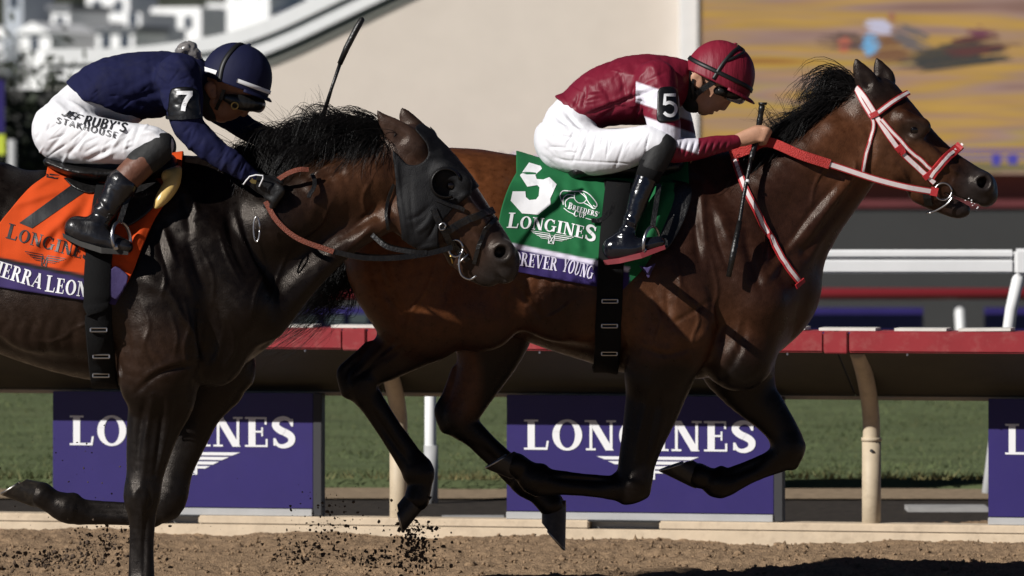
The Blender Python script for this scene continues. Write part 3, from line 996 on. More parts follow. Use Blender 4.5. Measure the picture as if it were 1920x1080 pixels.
hs = [(38, 62, 92, 118, 0, 'gable', "white gabled house left of the navy jockey, farthest left"), (98, 20, 128, 80, 0, 'flat', "narrow white house tower above the navy jockey's back"),
      (96, 74, 140, 112, 0, 'gable', "small white gabled house just above the long white cornice end"), (134, 52, 190, 106, 2, 'flat', "grey blue house between the white ones"),
      (168, -10, 236, 46, 0, None, "large white house at the top left edge"), (186, 60, 246, 110, 0, 'flat', "white house under the large top one"),
      (250, 52, 284, 104, 1, None, "pale narrow house beside the window row"), (287, 14, 372, 84, 0, None, "bright white house above the crumpled collar"),
      (390, 6, 424, 88, 0, None, "tall white house above the navy cap"), (428, 20, 500, 80, 1, 'flat', "pale house right of the navy cap"),
      (470, 26, 560, 70, 0, None, "white house half hidden by the sweeping cornice"), (505, -20, 620, 22, 1, 'flat', "pale house at the top behind the cornice"),
      (12, -20, 40, 40, 2, None, "grey house at the top left corner"), (-30, 70, 26, 120, 1, 'gable', "pale gabled house cut off by the left edge"), (520, 30, 620, 64, 0, None, "low white house touching the sweeping cornice"), (430, -30, 500, 10, 0, 'flat', "white house at the top edge above the navy cap"), (236, 24, 262, 60, 0, None, "small bright house beside the large top one"), (600, -40, 700, 6, 0, None, "white house at the top edge right of the whip")]
for i, a in enumerate(hs): house(*a[:6], HY - 40 + 12 * (i % 5), a[6])
for i, (px, py, w, h, lab) in enumerate([(20, 130, 90, 150, "dark tree at the left edge below the gabled house"), (58, 20, 90, 90, "dark tree at the top left between houses"), (150, 20, 60, 90, "dark tree between the tower house and the large house"),
        (262, 8, 70, 80, "dark tree at the top between the two brightest houses"), (378, 40, 34, 110, "narrow dark tree beside the tall white house"), (110, 140, 100, 70, "dark low tree just above the navy jockey's waist"), (440, -10, 80, 50, "dark tree at the top above the cornice")]):
    tree(px, py, HY - 45 + (i % 3) * 9 + (0 if i in (0, 5) else 75), w, h, 40 + i, lab, 4)
# ---------------------------------------------------------------- horses
H5Y, H7Y = 0.95, 0.0
M_coat = mat("horse_coat", rough=.34, attr="Col", var=.4, vscale=34, bump=.22, bscale=380, stretch=(1, 1, .45), spec=.28, sheen=.0, rvar=.1)
M_coat.node_tree.nodes["Principled BSDF"].inputs["Specular Tint"].default_value = (1.0, .89, .80, 1)
M_hoof = mat("hoof_horn", (.018, .015, .013), .45, var=.4, vscale=25, bump=.2, bscale=60, dirt=(.10, .075, .05), dscale=30, damt=.4)
M_sole = mat("hoof_sole", (.17, .10, .055), .9, var=.4, vscale=30)
M_shoe = mat("horseshoe", (.45, .43, .40), .4, metal=1)
M_eye = mat("eye", (.003, .002, .002), .04, spec=.6)
M_hair = mat("black_hair", (.006, .005, .005), .45, spec=.28, var=.4, vscale=30)

def blend(C, m, col):
    m = np.asarray(m)[:, None]
    return C * (1 - m) + np.array(col)[None] * m
def ell(px, py, cx, cy, rx, ry, soft=.5):
    d = np.sqrt(((px - cx) / rx) ** 2 + ((py - cy) / ry) ** 2)
    return 1 - sstep(1 - soft, 1 + soft, d)

def make_hoof(parent, y0, cf, cb, toe, heel, lat, sole_lit=False, shoe=True):
    """coronet front/back and toe/heel picture points of one hoof"""
    cf, cb, toe, heel = [P(p[0], p[1], y0 + lat) for p in (cf, cb, toe, heel)]
    vs, fs = [], []
    n, R = 18, 7
    lw0 = .040; lw1 = .056
    for i in range(R + 1):
        t = i / R
        f = cf.lerp(toe, t); h = cb.lerp(heel, t)
        c = (f + h) / 2; a = (f - h) / 2; lw = lw0 + (lw1 - lw0) * t
        if i == 0: a = a * .97
        for k in range(n):
            an = 2 * math.pi * k / n
            x = math.cos(an); 
            vs.append(c + a * (x if x > 0 else x * .92) + Vector((0, lw, 0)) * math.sin(an) * (1.0 if x > -.5 else .92))
    for i in range(R):
        for k in range(n):
            fs.append((i * n + k, i * n + (k + 1) % n, (i + 1) * n + (k + 1) % n, (i + 1) * n + k))
    fs.append(tuple(range(n)))
    top = len(vs)
    o = link("hoof", pydata(vs, fs), M_hoof, parent)
    last = vs[R * n:R * n + n]
    c = sum(last, Vector()) / n
    up = ((cf + cb) / 2 - (toe + heel) / 2).normalized()
    sv = [c + (p - c) * .99 for p in last] + [c + (p - c) * .8 + up * .012 for p in last] + [c + up * .014]
    sf = [(k, (k + 1) % n, n + (k + 1) % n, n + k) for k in range(n)] + [(n + k, n + (k + 1) % n, 2 * n) for k in range(n)]
    so = link("sole", pydata(sv, sf), M_sole, o)
    if shoe:
        mb = MB()
        pts = [c + (last[k % n] - c) * .9 - up * .003 for k in range(-6, 7)]
        mb.tube(pts, .0055, 6)
        mb.build("horseshoe", M_shoe, o, True)
    return o

def hair_mesh(strands, w0=.0016):
    """strands: list of (points Nx3, width)"""
    Vs, Fs, b = [], [], 0
    for pts, w in strands:
        pts = np.asarray(pts); n = len(pts)
        t = np.gradient(pts, axis=0); t /= np.linalg.norm(t, axis=1)[:, None] + 1e-9
        u = np.cross(t, np.array([.31, .8, .5])); u /= np.linalg.norm(u, axis=1)[:, None] + 1e-9
        v = np.cross(t, u)
        ww = w * np.linspace(1, .15, n)[:, None]
        ring = np.stack([pts + ww * u, pts + ww * (-.5 * u + .87 * v), pts + ww * (-.5 * u - .87 * v)], 1).reshape(-1, 3)
        Vs.append(ring)
        i = np.arange(n - 1)[:, None] * 3 + np.arange(3)[None]
        j = np.arange(n - 1)[:, None] * 3 + (np.arange(3)[None] + 1) % 3
        Fs.append(np.stack([i, j, j + 3, i + 3], -1).reshape(-1, 4) + b)
        b += n * 3
    return np_mesh(np.vstack(Vs), np.vstack(Fs))

def hair_bundle(rng, y0, guides, n, spread, wild, w=(.0010, .0022), seg=9, lat=.02):
    """guides: list of picture polylines [(px,py,lat)...]; strands interpolate neighbouring guides"""
    G = [catmull(g, 6) for g in guides]
    m = max(len(g) for g in G)
    G = [np.column_stack([np.interp(np.linspace(0, 1, seg), np.linspace(0, 1, len(g)), g[:, k]) for k in range(3)]) for g in G]
    out = []
    NC = max(6, n // 22)
    CK = np.column_stack([rng.normal(0, 17, NC), rng.normal(0, 17, NC), rng.normal(0, 10, NC), rng.normal(0, 10, NC), rng.uniform(2, 6, NC), rng.uniform(2, 6, NC), rng.normal(0, .03, NC)]); CL = rng.uniform(.6, 1.2, NC); CF = np.sort(rng.uniform(0, len(guides) - 1, NC))
    for _ in range(n):
        f = rng.uniform(0, len(G) - 1); i = min(int(f), len(G) - 2); a = f - i
        near_c = int(np.clip(np.searchsorted(CF, f) + rng.integers(-1, 2), 0, NC - 1))
        g = G[i] * (1 - a) + G[i + 1] * a
        t = np.linspace(0, 1, seg)[:, None]
        ci = near_c; L = rng.uniform(.5, 1.1) * CL[ci]
        root = g[0] + np.array([rng.normal(0, spread), rng.normal(0, spread * .5), rng.normal(0, lat)])
        d = (g - g[0]) * L
        k1, k2 = rng.normal(0, wild, 2), rng.normal(0, wild * .6, 2)
        curl = np.column_stack([k1[0] * t[:, 0] ** 1.6 + k2[0] * np.sin(t[:, 0] * rng.uniform(3, 7)), k1[1] * t[:, 0] ** 1.6 + k2[1] * np.sin(t[:, 0] * rng.uniform(3, 7)), rng.normal(0, .03) * t[:, 0]])
        cc = CK[ci]; tt = t[:, 0]
        clump = np.column_stack([cc[0] * tt ** 1.4 + cc[2] * np.sin(tt * cc[4]), cc[1] * tt ** 1.4 + cc[3] * np.sin(tt * cc[5]), cc[6] * tt])
        q = root + d + curl * .25 + clump * (wild / 10)
        s = FPX / (CAM_D + y0 + q[:, 2])
        pts = np.column_stack([(q[:, 0] - 960) / s, y0 + q[:, 2], CAM_H - (q[:, 1] - HOR) / s])
        out.append((pts, rng.uniform(*w)))
    return out

def relief(V, N, y0, lines):
    px, py = px_of(V)
    near = sstep(-.02, -.08, V[:, 1] - y0)
    d = np.zeros(len(V))
    for row in lines:
        pts, w, a = row
        c = catmull(pts, 4) if len(pts) > 2 else np.array(pts, float)
        best = np.zeros(len(V)); n = len(c) - 1
        for i in range(n):
            x0, y0_, x1, y1 = *c[i], *c[i + 1]
            k = (px > min(x0, x1) - 3 * w) & (px < max(x0, x1) + 3 * w) & (py > min(y0_, y1) - 3 * w) & (py < max(y0_, y1) + 3 * w)
            if not k.any(): continue
            dx, dy = x1 - x0, y1 - y0_; L2 = dx * dx + dy * dy + 1e-9
            t = np.clip(((px[k] - x0) * dx + (py[k] - y0_) * dy) / L2, 0, 1)
            g = np.exp(-((px[k] - x0 - t * dx) ** 2 + (py[k] - y0_ - t * dy) ** 2) / (w * w)) * np.sin(np.clip((i + t) / n, .04, .96) * math.pi) ** .6
            best[k] = np.maximum(best[k], g)
        d += a * best
    return V + N * (d * near)[:, None]
REL5 = [([(1316, 340), (1316, 395), (1320, 440), (1326, 480)], 8, .010), ([(1300, 380), (1306, 440), (1312, 500)], 7, -.007), ([(1345, 385), (1358, 430), (1372, 460), (1390, 490)], 11, .010), ([(1336, 400), (1350, 460), (1372, 520)], 6, -.008),
        ([(1395, 420), (1405, 470), (1420, 525), (1425, 545)], 9, -.010), ([(1425, 540), (1452, 505), (1490, 455), (1530, 400)], 8, .007), ([(1500, 470), (1545, 400), (1590, 345)], 9, .009), ([(1478, 462), (1520, 400), (1575, 335)], 7, -.007),
        ([(1195, 515), (1185, 560), (1190, 610)], 8, -.007), ([(1205, 530), (1230, 580), (1245, 625)], 10, .006), ([(1262, 500), (1280, 545), (1300, 575)], 8, .008), ([(1250, 540), (1252, 580), (1255, 610)], 6, -.006), ([(1255, 610), (1290, 590), (1330, 565)], 5, -.005),
        ([(1268, 620), (1300, 640), (1330, 610)], 9, .006), ([(1345, 640), (1352, 620), (1362, 605)], 6, -.008), ([(1200, 650), (1250, 665), (1300, 650)], 6, -.006), ([(1330, 540), (1350, 600), (1340, 660)], 8, -.007), ([(1400, 600), (1385, 660), (1350, 720)], 8, -.008),
        ([(1210, 730), (1200, 800), (1190, 870)], 6, .006), ([(1232, 740), (1222, 800), (1208, 870)], 5, -.006), ([(1250, 730), (1240, 800), (1222, 860)], 7, .005), ([(1150, 903), (1090, 899), (1030, 896)], 4, -.006), ([(1186, 890), (1180, 920)], 9, .006),
        ([(700, 470), (720, 540), (760, 600)], 10, -.010), ([(840, 420), (850, 500), (830, 580)], 12, -.008), ([(900, 360), (880, 300)], 10, .006), ([(960, 520), (1000, 580), (1050, 630)], 8, -.005), ([(740, 640), (690, 690), (660, 712)], 6, -.008), ([(770, 650), (720, 690)], 8, .006), ([(685, 750), (730, 820), (765, 870)], 5, -.006),
        ([(1690, 262), (1730, 290), (1770, 318)], 6, .005), ([(1680, 275), (1725, 305), (1760, 335)], 6, -.004), ([(1790, 330), (1775, 350), (1765, 365)], 6, -.004), ([(1626, 240), (1636, 290), (1622, 335)], 7, -.008), ([(1700, 228), (1716, 228), (1732, 240)], 4, .006), ([(1698, 250), (1714, 258), (1730, 252)], 4, .005), ([(1735, 250), (1770, 285), (1805, 310)], 5, -.004), ([(1750, 300), (1790, 322), (1815, 330)], 3, .003)]
VE5 = [[(1225, 560), (1240, 600), (1230, 640), (1245, 680)], [(1300, 560), (1310, 600), (1296, 640), (1300, 690)], [(1262, 470), (1275, 520), (1268, 570)], [(1330, 470), (1345, 540), (1338, 590), (1350, 630)], [(1420, 400), (1440, 440), (1436, 490)], [(1220, 700), (1212, 760), (1196, 830)], [(1245, 700), (1240, 770), (1226, 850)],
       [(1660, 290), (1690, 318), (1705, 345)], [(1735, 290), (1752, 316), (1780, 335), (1800, 350)], [(1690, 280), (1720, 300), (1744, 306)], [(1770, 300), (1790, 325), (1785, 350)], [(760, 640), (720, 665), (690, 690)], [(820, 480), (800, 540), (770, 590), (760, 630)], [(1080, 560), (1040, 590), (1010, 600)], [(1560, 300), (1530, 340), (1520, 390)], [(1605, 300), (1600, 330), (1580, 360)], [(1390, 590), (1380, 640), (1390, 680)], [(1150, 580), (1170, 620), (1180, 660)]]
REL5 += [(v, 3.4, .0042) for v in VE5]
for k in range(7): REL5.append(([(1105 - k * 26, 430 + k * 4), (1085 - k * 26, 520 + k * 6), (1080 - k * 24, 590 + k * 2)], 7, -.004))
REL7 = [([(352, 355), (362, 378), (372, 405)], 6, .010), ([(340, 360), (350, 400), (356, 440)], 7, -.008), ([(307, 425), (316, 460), (330, 500)], 7, .011), ([(296, 430), (304, 480), (318, 530)], 6, -.008), ([(338, 470), (350, 520), (362, 560)], 9, .006), ([(352, 450), (368, 500), (385, 550)], 6, -.007),
        ([(250, 520), (300, 540), (345, 570)], 14, .007), ([(318, 545), (340, 590), (368, 632)], 6, .007), ([(440, 400), (455, 450), (478, 500), (500, 545)], 7, .010), ([(425, 400), (438, 460), (465, 520)], 7, -.009), ([(455, 420), (470, 470), (490, 510)], 4, -.008), ([(478, 420), (485, 460), (495, 490)], 4, .007),
        ([(372, 580), (378, 640), (390, 690)], 8, -.012), ([(252, 738), (290, 705), (330, 690), (375, 684)], 6, -.010), ([(255, 725), (300, 690), (345, 676)], 8, .006), ([(420, 600), (410, 660), (392, 700)], 7, .007), ([(230, 600), (240, 650), (236, 700)], 8, -.007), ([(262, 610), (280, 650), (300, 670)], 9, .006),
        ([(290, 740), (278, 800), (270, 870), (264, 915)], 6, .008), ([(276, 740), (262, 800), (258, 880)], 6, -.007), ([(306, 750), (300, 820), (290, 890)], 5, -.009), ([(322, 750), (314, 810), (298, 880)], 6, .006), ([(258, 915), (252, 930), (258, 950)], 7, .007), ([(278, 915), (282, 935), (276, 955)], 6, -.006), ([(262, 960), (258, 1010), (258, 1070)], 5, .005), ([(272, 965), (270, 1020), (270, 1080)], 4, -.007),
        ([(220, 955), (170, 950), (130, 945)], 4, -.005), ([(640, 305), (610, 315), (585, 328)], 4, .006), ([(595, 335), (620, 330), (650, 318)], 6, -.006), ([(575, 350), (590, 375), (585, 400)], 9, .006), ([(650, 470), (690, 430), (720, 395)], 8, .009), ([(640, 445), (680, 412), (712, 378)], 6, -.006), ([(880, 430), (900, 440), (915, 455)], 6, -.004), ([(925, 500), (935, 512), (930, 525)], 4, -.004), ([(860, 395), (890, 425), (905, 450)], 5, .004), ([(560, 560), (600, 510), (640, 480)], 9, .005)]
VE7 = [[(262, 560), (280, 610), (270, 650), (285, 690)], [(345, 560), (355, 610), (345, 650), (352, 700)], [(320, 590), (332, 630), (326, 670)], [(380, 470), (400, 520), (398, 570)], [(300, 470), (310, 520), (302, 560)], [(285, 740), (276, 800), (262, 860)], [(315, 745), (305, 820), (296, 880)], [(262, 930), (268, 980), (262, 1040)], [(410, 430), (425, 480), (450, 530)],
       [(840, 420), (860, 440), (870, 462)], [(880, 420), (895, 445), (905, 470), (918, 490)], [(900, 400), (912, 425), (925, 445)], [(700, 330), (680, 370), (690, 410)], [(620, 380), (600, 420), (560, 450)], [(140, 620), (100, 640), (60, 640)], [(190, 560), (170, 600), (130, 620)], [(430, 600), (440, 650), (420, 690)], [(500, 500), (480, 550), (470, 600)], [(540, 470), (520, 520), (505, 570)]]
REL7 += [(v, 3.4, .0045) for v in VE7]
for k in range(7): REL7.append(([(150 - k * 27, 585 + k * 2), (135 - k * 27, 630), (140 - k * 25, 670 - k * 4)], 7, -.004))

def sweat(V, N, amp, seed):
    p = V * np.array([1, 1, .6])
    return V + N * (amp * vnoise(p, 13, seed) + amp * .5 * vnoise(p, 31, seed + 1))[:, None]

def cannon(t, a, b, L, f, rb=15.5, rt=10.5, so=9.5):
    """a, b picture ends; f points to the front of the leg; bone and tendon with a groove between"""
    fx_, fy_ = f
    ax, ay = a; bx, by = b
    mid = ((ax + bx) / 2, (ay + by) / 2)
    t([(ax + fx_ * so * .7, ay + fy_ * so * .7, L, rb + 4, .8), (mid[0] + fx_ * so * .75, mid[1] + fy_ * so * .75, L, rb, .95), (bx + fx_ * so * .6, by + fy_ * so * .6, L, rb + 4, .9)], .014)
    t([(ax - fx_ * so * 1.0, ay - fy_ * so * 1.0, L, rt + 3, .8), (mid[0] - fx_ * so * 1.35, mid[1] - fy_ * so * 1.35, L, rt, .75), (bx - fx_ * so * 1.2, by - fy_ * so * 1.2, L, rt + 4, .85)], .010)

# ------------------------------------------------ bay horse (number 5)
def horse_bay():
    y0 = H5Y
    lo = P(560, 1080, y0 + .5); hi = P(1900, 60, y0 + .5)
    F = Field((lo.x, y0 - .42, lo.z), (hi.x, y0 + .42, hi.z), .0058)
    t = lambda rows, k=.05, op='add': F.tube(T(y0, rows), k, op)
    t([(770, 430, 0, 138, 1.0), (870, 440, 0, 150, .90), (960, 455, 0, 156, .80), (1060, 482, 0, 174, .76), (1160, 500, 0, 188, .73), (1250, 512, 0, 198, .67), (1330, 515, 0, 190, .62), (1392, 522, 0, 150, .62)], .05)
    # croup and withers ridge
    t([(760, 318, 0, 30, 1.6), (850, 312, 0, 28, 1.8), (960, 322, 0, 22, 1.8)], .08)
    t([(1180, 332, 0, 24, 1.4), (1290, 328, 0, 22, 1.2), (1370, 335, 0, 24, 1.0)], .08)
    for s in (-1, 1):
        t([(760, 400, .13 * s, 112, .75), (762, 490, .16 * s, 114, .66), (790, 580, .17 * s, 92, .68)], .06)
        t([(900, 400, .17 * s, 60, .6), (930, 500, .18 * s, 66, .6), (900, 580, .17 * s, 80, .6)], .07)
        t([(1290, 390, .14 * s, 60, .6), (1350, 470, .18 * s, 62, .55), (1415, 560, .17 * s, 62, .7)], .05)      # scapula
        t([(1262, 520, .20 * s, 80, .55), (1262, 620, .215 * s, 78, .55), (1235, 700, .18 * s, 62, .7)], .05)     # triceps
        t([(1420, 575, .09 * s, 68, .9), (1385, 665, .11 * s, 68, .9)], .05)                                     # pectorals
        t([(1130, 540, .20 * s, 100, .5), (1050, 560, .19 * s, 80, .5)], .08)
    # neck
    t([(1330, 450, 0, 165, .56), (1420, 418, 0, 140, .56), (1478, 370, 0, 118, .56), (1540, 318, 0, 96, .56), (1592, 268, 0, 80, .58), (1632, 225, 0, 62, .66)], .05)
    for s in (-1, 1):
        t([(1602, 310, .066 * s, 18, .8), (1550, 385, .08 * s, 22, .8), (1495, 470, .10 * s, 28, .8), (1455, 545, .12 * s, 36, .8)], .05)       # brachiocephalic
        t([(1560, 260, .065 * s, 36, .6), (1470, 330, .095 * s, 44, .6), (1390, 400, .13 * s, 50, .6)], .05)
        t([(1612, 345, .088 * s, 9, 1), (1565, 405, .115 * s, 10, 1), (1512, 470, .150 * s, 11, 1)], .035, 'sub')  # jugular groove
    # head
    t([(1640, 200, 0, 58, .72), (1664, 255, 0, 76, .60), (1708, 292, 0, 64, .62), (1760, 325, 0, 51, .62), (1808, 346, 0, 41, .72), (1836, 352, 0, 34, .90)], .03)
    t([(1728, 358, 0, 26, .8), (1764, 378, 0, 21, .9), (1792, 391, 0, 19, 1.0), (1806, 394, 0, 14, 1.1)], .014)
    t([(1850, 368, 0, 20, 1.3)], .02)
    for s in (-1, 1):
        t([(1645, 290, .050 * s, 50, .5), (1668, 310, .048 * s, 40, .5)], .03)                                   # jowl
        t([(1695, 225, .082 * s, 20, .6), (1728, 238, .082 * s, 18, .6)], .03)                                   # brow
        t([(1715, 262, .085 * s, 10, .8), (1765, 300, .066 * s, 9, .8), (1790, 318, .055 * s, 7, .8)], .03)       # facial crest
        t([(1842, 344, .052 * s, 22, .75)], .02)
        t([(1638, 182, .046 * s, 25, .8), (1624 if s < 0 else 1658, 152, .055 * s, 22, .5), (1611 if s < 0 else 1650, 128, .058 * s, 13, .5), (1604 if s < 0 else 1643, 108, .058 * s, 2, .6)], .02)
        t([(1626 if s < 0 else 1660, 156, .055 * s - .026, 10, .6), (1616 if s < 0 else 1654, 132, .058 * s - .02, 5, .6)], .010, 'sub')
        t([(1846, 342, .078 * s, 11, 1.2), (1838, 343, .05 * s, 9, 1)], .014, 'sub')
    t([(1770, 362, .0, 1.5, 30), (1800, 374, .0, 2.6, 20), (1832, 388, .0, 5, 10)], .006, 'sub')                # mouth line
    # hind leg, near
    L = -.15
    t([(800, 590, L, 88, .7), (766, 640, L, 54, .7), (728, 670, L, 42, .72), (694, 698, L, 31, .7), (678, 722, L, 32, .72), (700, 764, L, 19, .8), (728, 808, L, 12, .7), (756, 848, L, 14, .7), (784, 880, L, 28, .9), (788, 905, L, 23, .95), (782, 935, L, 24, 1.1)], .03)
    t([(692, 652, L, 12, .6), (660, 680, L, 11, .7), (643, 699, L, 12, .7), (654, 732, L, 16, .75)], .016)
    cannon(t, (694, 752), (772, 866), L, (.82, -.57))
    t([(690, 716, L - .03, 18, .5), (684, 740, L - .025, 16, .5)], .015)
    t([(775, 890, L, 18, .9)], .02)
    # hind leg, far
    L = .14
    t([(935, 560, L, 88, .7), (922, 640, L, 66, .68), (902, 700, L, 48, .7), (878, 750, L, 37, .72), (862, 786, L, 33, .75), (888, 818, L, 20, .8), (918, 840, L, 12, .7), (950, 868, L, 14, .7), (982, 900, L, 29, .95), (1010, 922, L, 24, .95), (1034, 946, L, 25, 1.1)], .03)
    t([(856, 696, L, 11, .7), (840, 740, L, 11, .7), (827, 770, L, 13, .7), (838, 800, L, 15, .75)], .016)
    cannon(t, (880, 808), (968, 888), L, (.67, -.74))
    # near fore
    L = -.15
    t([(1245, 660, L, 72, .7), (1230, 735, L, 57, .72), (1219, 778, L, 49, .75), (1206, 822, L, 41, .8), (1194, 868, L, 35, .85), (1186, 910, L, 33, .95), (1156, 914, L, 22, .9), (1110, 909, L, 11, .7), (1058, 906, L, 12, .7), (1010, 902, L, 29, .95), (985, 884, L, 23, .95), (968, 872, L, 24, 1.1)], .025)
    t([(1172, 934, L, 13, 1.3), (1206, 922, L, 14, 1.3)], .012)
    t([(1160, 896, L, 13, .8)], .012); t([(1016, 884, L, 15, .9)], .012)
    cannon(t, (1158, 914), (1030, 904), L, (.0, 1.0), 14.5, 9.5, 9)
    # far fore
    L = .14
    t([(1372, 660, L, 78, .7), (1408, 735, L, 48, .72), (1440, 772, L, 37, .78), (1466, 808, L, 31, .85), (1476, 842, L, 32, .95), (1452, 864, L, 22, .9), (1414, 884, L, 11, .7), (1380, 902, L, 13, .7), (1350, 908, L, 27, .95), (1328, 898, L, 22, .95), (1310, 892, L, 24, 1.1)], .025)
    t([(1498, 838, L, 13, 1.3), (1484, 868, L, 14, 1.3)], .012); t([(1352, 886, L, 13, .9)], .012)
    cannon(t, (1456, 862), (1368, 902), L, (.42, .9), 14.5, 9.5, 9)
    V, Q = F.mesh(2)
    N = normals_of(V, Q)
    V = sweat(V, N, .0018, 60)
    V = relief(V, N, y0, REL5)
    px, py = px_of(V)
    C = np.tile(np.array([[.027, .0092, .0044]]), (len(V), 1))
    C = blend(C, ell(px, py, 760, 430, 260, 190, .5), (.115, .038, .0125))  # orange rump kept brighter than the body: sunlight painted into the coat
    C = blend(C, ell(px, py, 1240, 620, 130, 110, .6), (.105, .040, .016))  # sunlit elbow area, painted lighter in the coat colour
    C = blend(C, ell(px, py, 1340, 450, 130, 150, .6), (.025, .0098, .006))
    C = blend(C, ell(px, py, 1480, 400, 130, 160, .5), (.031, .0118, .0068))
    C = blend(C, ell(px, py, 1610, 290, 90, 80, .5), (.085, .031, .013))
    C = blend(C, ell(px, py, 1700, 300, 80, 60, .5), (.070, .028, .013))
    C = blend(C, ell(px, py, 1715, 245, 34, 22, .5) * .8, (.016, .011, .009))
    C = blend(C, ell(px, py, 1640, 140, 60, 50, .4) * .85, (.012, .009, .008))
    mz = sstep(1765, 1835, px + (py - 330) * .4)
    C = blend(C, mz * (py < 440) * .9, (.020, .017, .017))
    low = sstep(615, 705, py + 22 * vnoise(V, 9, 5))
    C = blend(C, low * .97, (.0040, .0033, .0032))  # black points, carried up the belly to paint its shade in
    C = blend(C, ell(px, py, 868, 715, 34, 70, .4) * (V[:, 1] > y0) * .9, (.11, .042, .018))  # patch of sun on the far hind leg, painted into the coat
    C *= (1 + .16 * vnoise(V, 7, 2) + .10 * vnoise(V * np.array([1, 1, .4]), 40, 3))[:, None]
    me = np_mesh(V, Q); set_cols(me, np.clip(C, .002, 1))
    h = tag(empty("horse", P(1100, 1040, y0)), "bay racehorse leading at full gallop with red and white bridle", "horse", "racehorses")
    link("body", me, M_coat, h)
    for a in ((( 811, 932), (766, 917), (757, 998), (744, 944), -.15), ((1062, 938), (1014, 944), (1060, 1031), (1014, 978), .14), ((960, 899), (984, 853), (911, 879), (966, 845), -.15), ((1304, 917), (1318, 872), (1236, 884), (1302, 862), .14)):
        make_hoof(h, y0, *a[:4], a[4])
    for s in (-1, 1):
        c = P(1714, 243, y0 + .0875 * s)
        bm = bmesh.new(); bmesh.ops.create_uvsphere(bm, u_segments=20, v_segments=12, radius=.0185); bmesh.ops.translate(bm, verts=bm.verts, vec=c)
        link("eye", from_bm(bm), M_eye, h)
    rng = np.random.default_rng(12)
    st = []
    # neck mane streaming up and back along the crest
    g = [[(1610, 175, -.01), (1580, 165, -.02), (1540, 178, -.03), (1505, 210, -.03)], [(1580, 190, -.01), (1540, 192, -.03), (1500, 215, -.04), (1462, 236, -.04)],
         [(1545, 215, -.01), (1505, 212, -.04), (1470, 222, -.05), (1438, 252, -.05)], [(1510, 238, -.01), (1475, 235, -.04), (1448, 258, -.06), (1430, 300, -.06)],
         [(1475, 262, -.01), (1450, 262, -.05), (1430, 290, -.07), (1405, 318, -.07)], [(1440, 290, -.01), (1415, 292, -.06), (1390, 318, -.08), (1372, 342, -.09)], [(1405, 312, -.01), (1380, 315, -.05), (1350, 340, -.08), (1330, 352, -.09)]]
    st += hair_bundle(rng, y0, g, 1900, 5, 10, lat=.018)
    g2 = [[(1590, 185, .0), (1550, 190, -.05), (1520, 218, -.07), (1480, 250, -.08)], [(1545, 215, .0), (1500, 228, -.06), (1470, 262, -.085), (1440, 300, -.09)], [(1500, 250, 0), (1465, 262, -.06), (1440, 300, -.10), (1410, 335, -.11)], [(1440, 290, 0), (1410, 310, -.07), (1385, 345, -.11), (1360, 365, -.13)]]
    st += hair_bundle(rng, y0, g2, 1500, 6, 7, lat=.012)
    # forelock / poll tuft thrown up and back
    g = [[(1612, 165, 0), (1600, 138, 0), (1570, 122, 0), (1535, 118, 0), (1512, 135, 0)], [(1605, 168, 0), (1580, 140, 0), (1545, 130, 0), (1515, 150, 0), (1502, 185, 0)], [(1596, 172, 0), (1565, 150, 0), (1535, 150, 0), (1515, 180, 0), (1515, 212, 0)], [(1590, 178, 0), (1560, 172, 0), (1535, 182, 0), (1525, 205, 0), (1530, 215, 0)]]
    st += hair_bundle(rng, y0, g, 520, 6, 9, lat=.02)
    # stray hairs
    g = [[(1480, 255, 0), (1455, 215, -.02), (1440, 205, -.02), (1428, 222, -.02)], [(1460, 270, 0), (1440, 225, -.02), (1420, 225, -.02), (1408, 250, -.02)], [(1540, 190, 0), (1505, 170, 0), (1500, 140, 0), (1508, 112, 0)]]
    st += hair_bundle(rng, y0, g, 60, 6, 12, lat=.02, w=(.0008, .0014))
    link("mane", hair_mesh(st), M_hair, h)
    st = []
    g = [[(655, 420, 0), (640, 470, 0), (625, 520, -.02), (600, 560, -.02), (560, 600, -.02), (508, 628, -.02)], [(660, 420, 0), (650, 480, 0), (640, 540, -.03), (610, 580, -.03), (570, 605, -.03), (530, 628, -.03)],
         [(660, 420, .0), (655, 500, .0), (652, 545, -.02), (640, 560, -.02), (615, 585, -.02), (580, 600, -.02)], [(655, 410, .02), (640, 460, .02), (600, 520, .03), (560, 560, .03), (530, 600, .03), (500, 615, .03)]]
    st += hair_bundle(rng, y0, g, 1200, 6, 16, lat=.035, seg=14, w=(.0009, .0018))
    link("tail", hair_mesh(st), M_hair, h)
    return h, V, Q

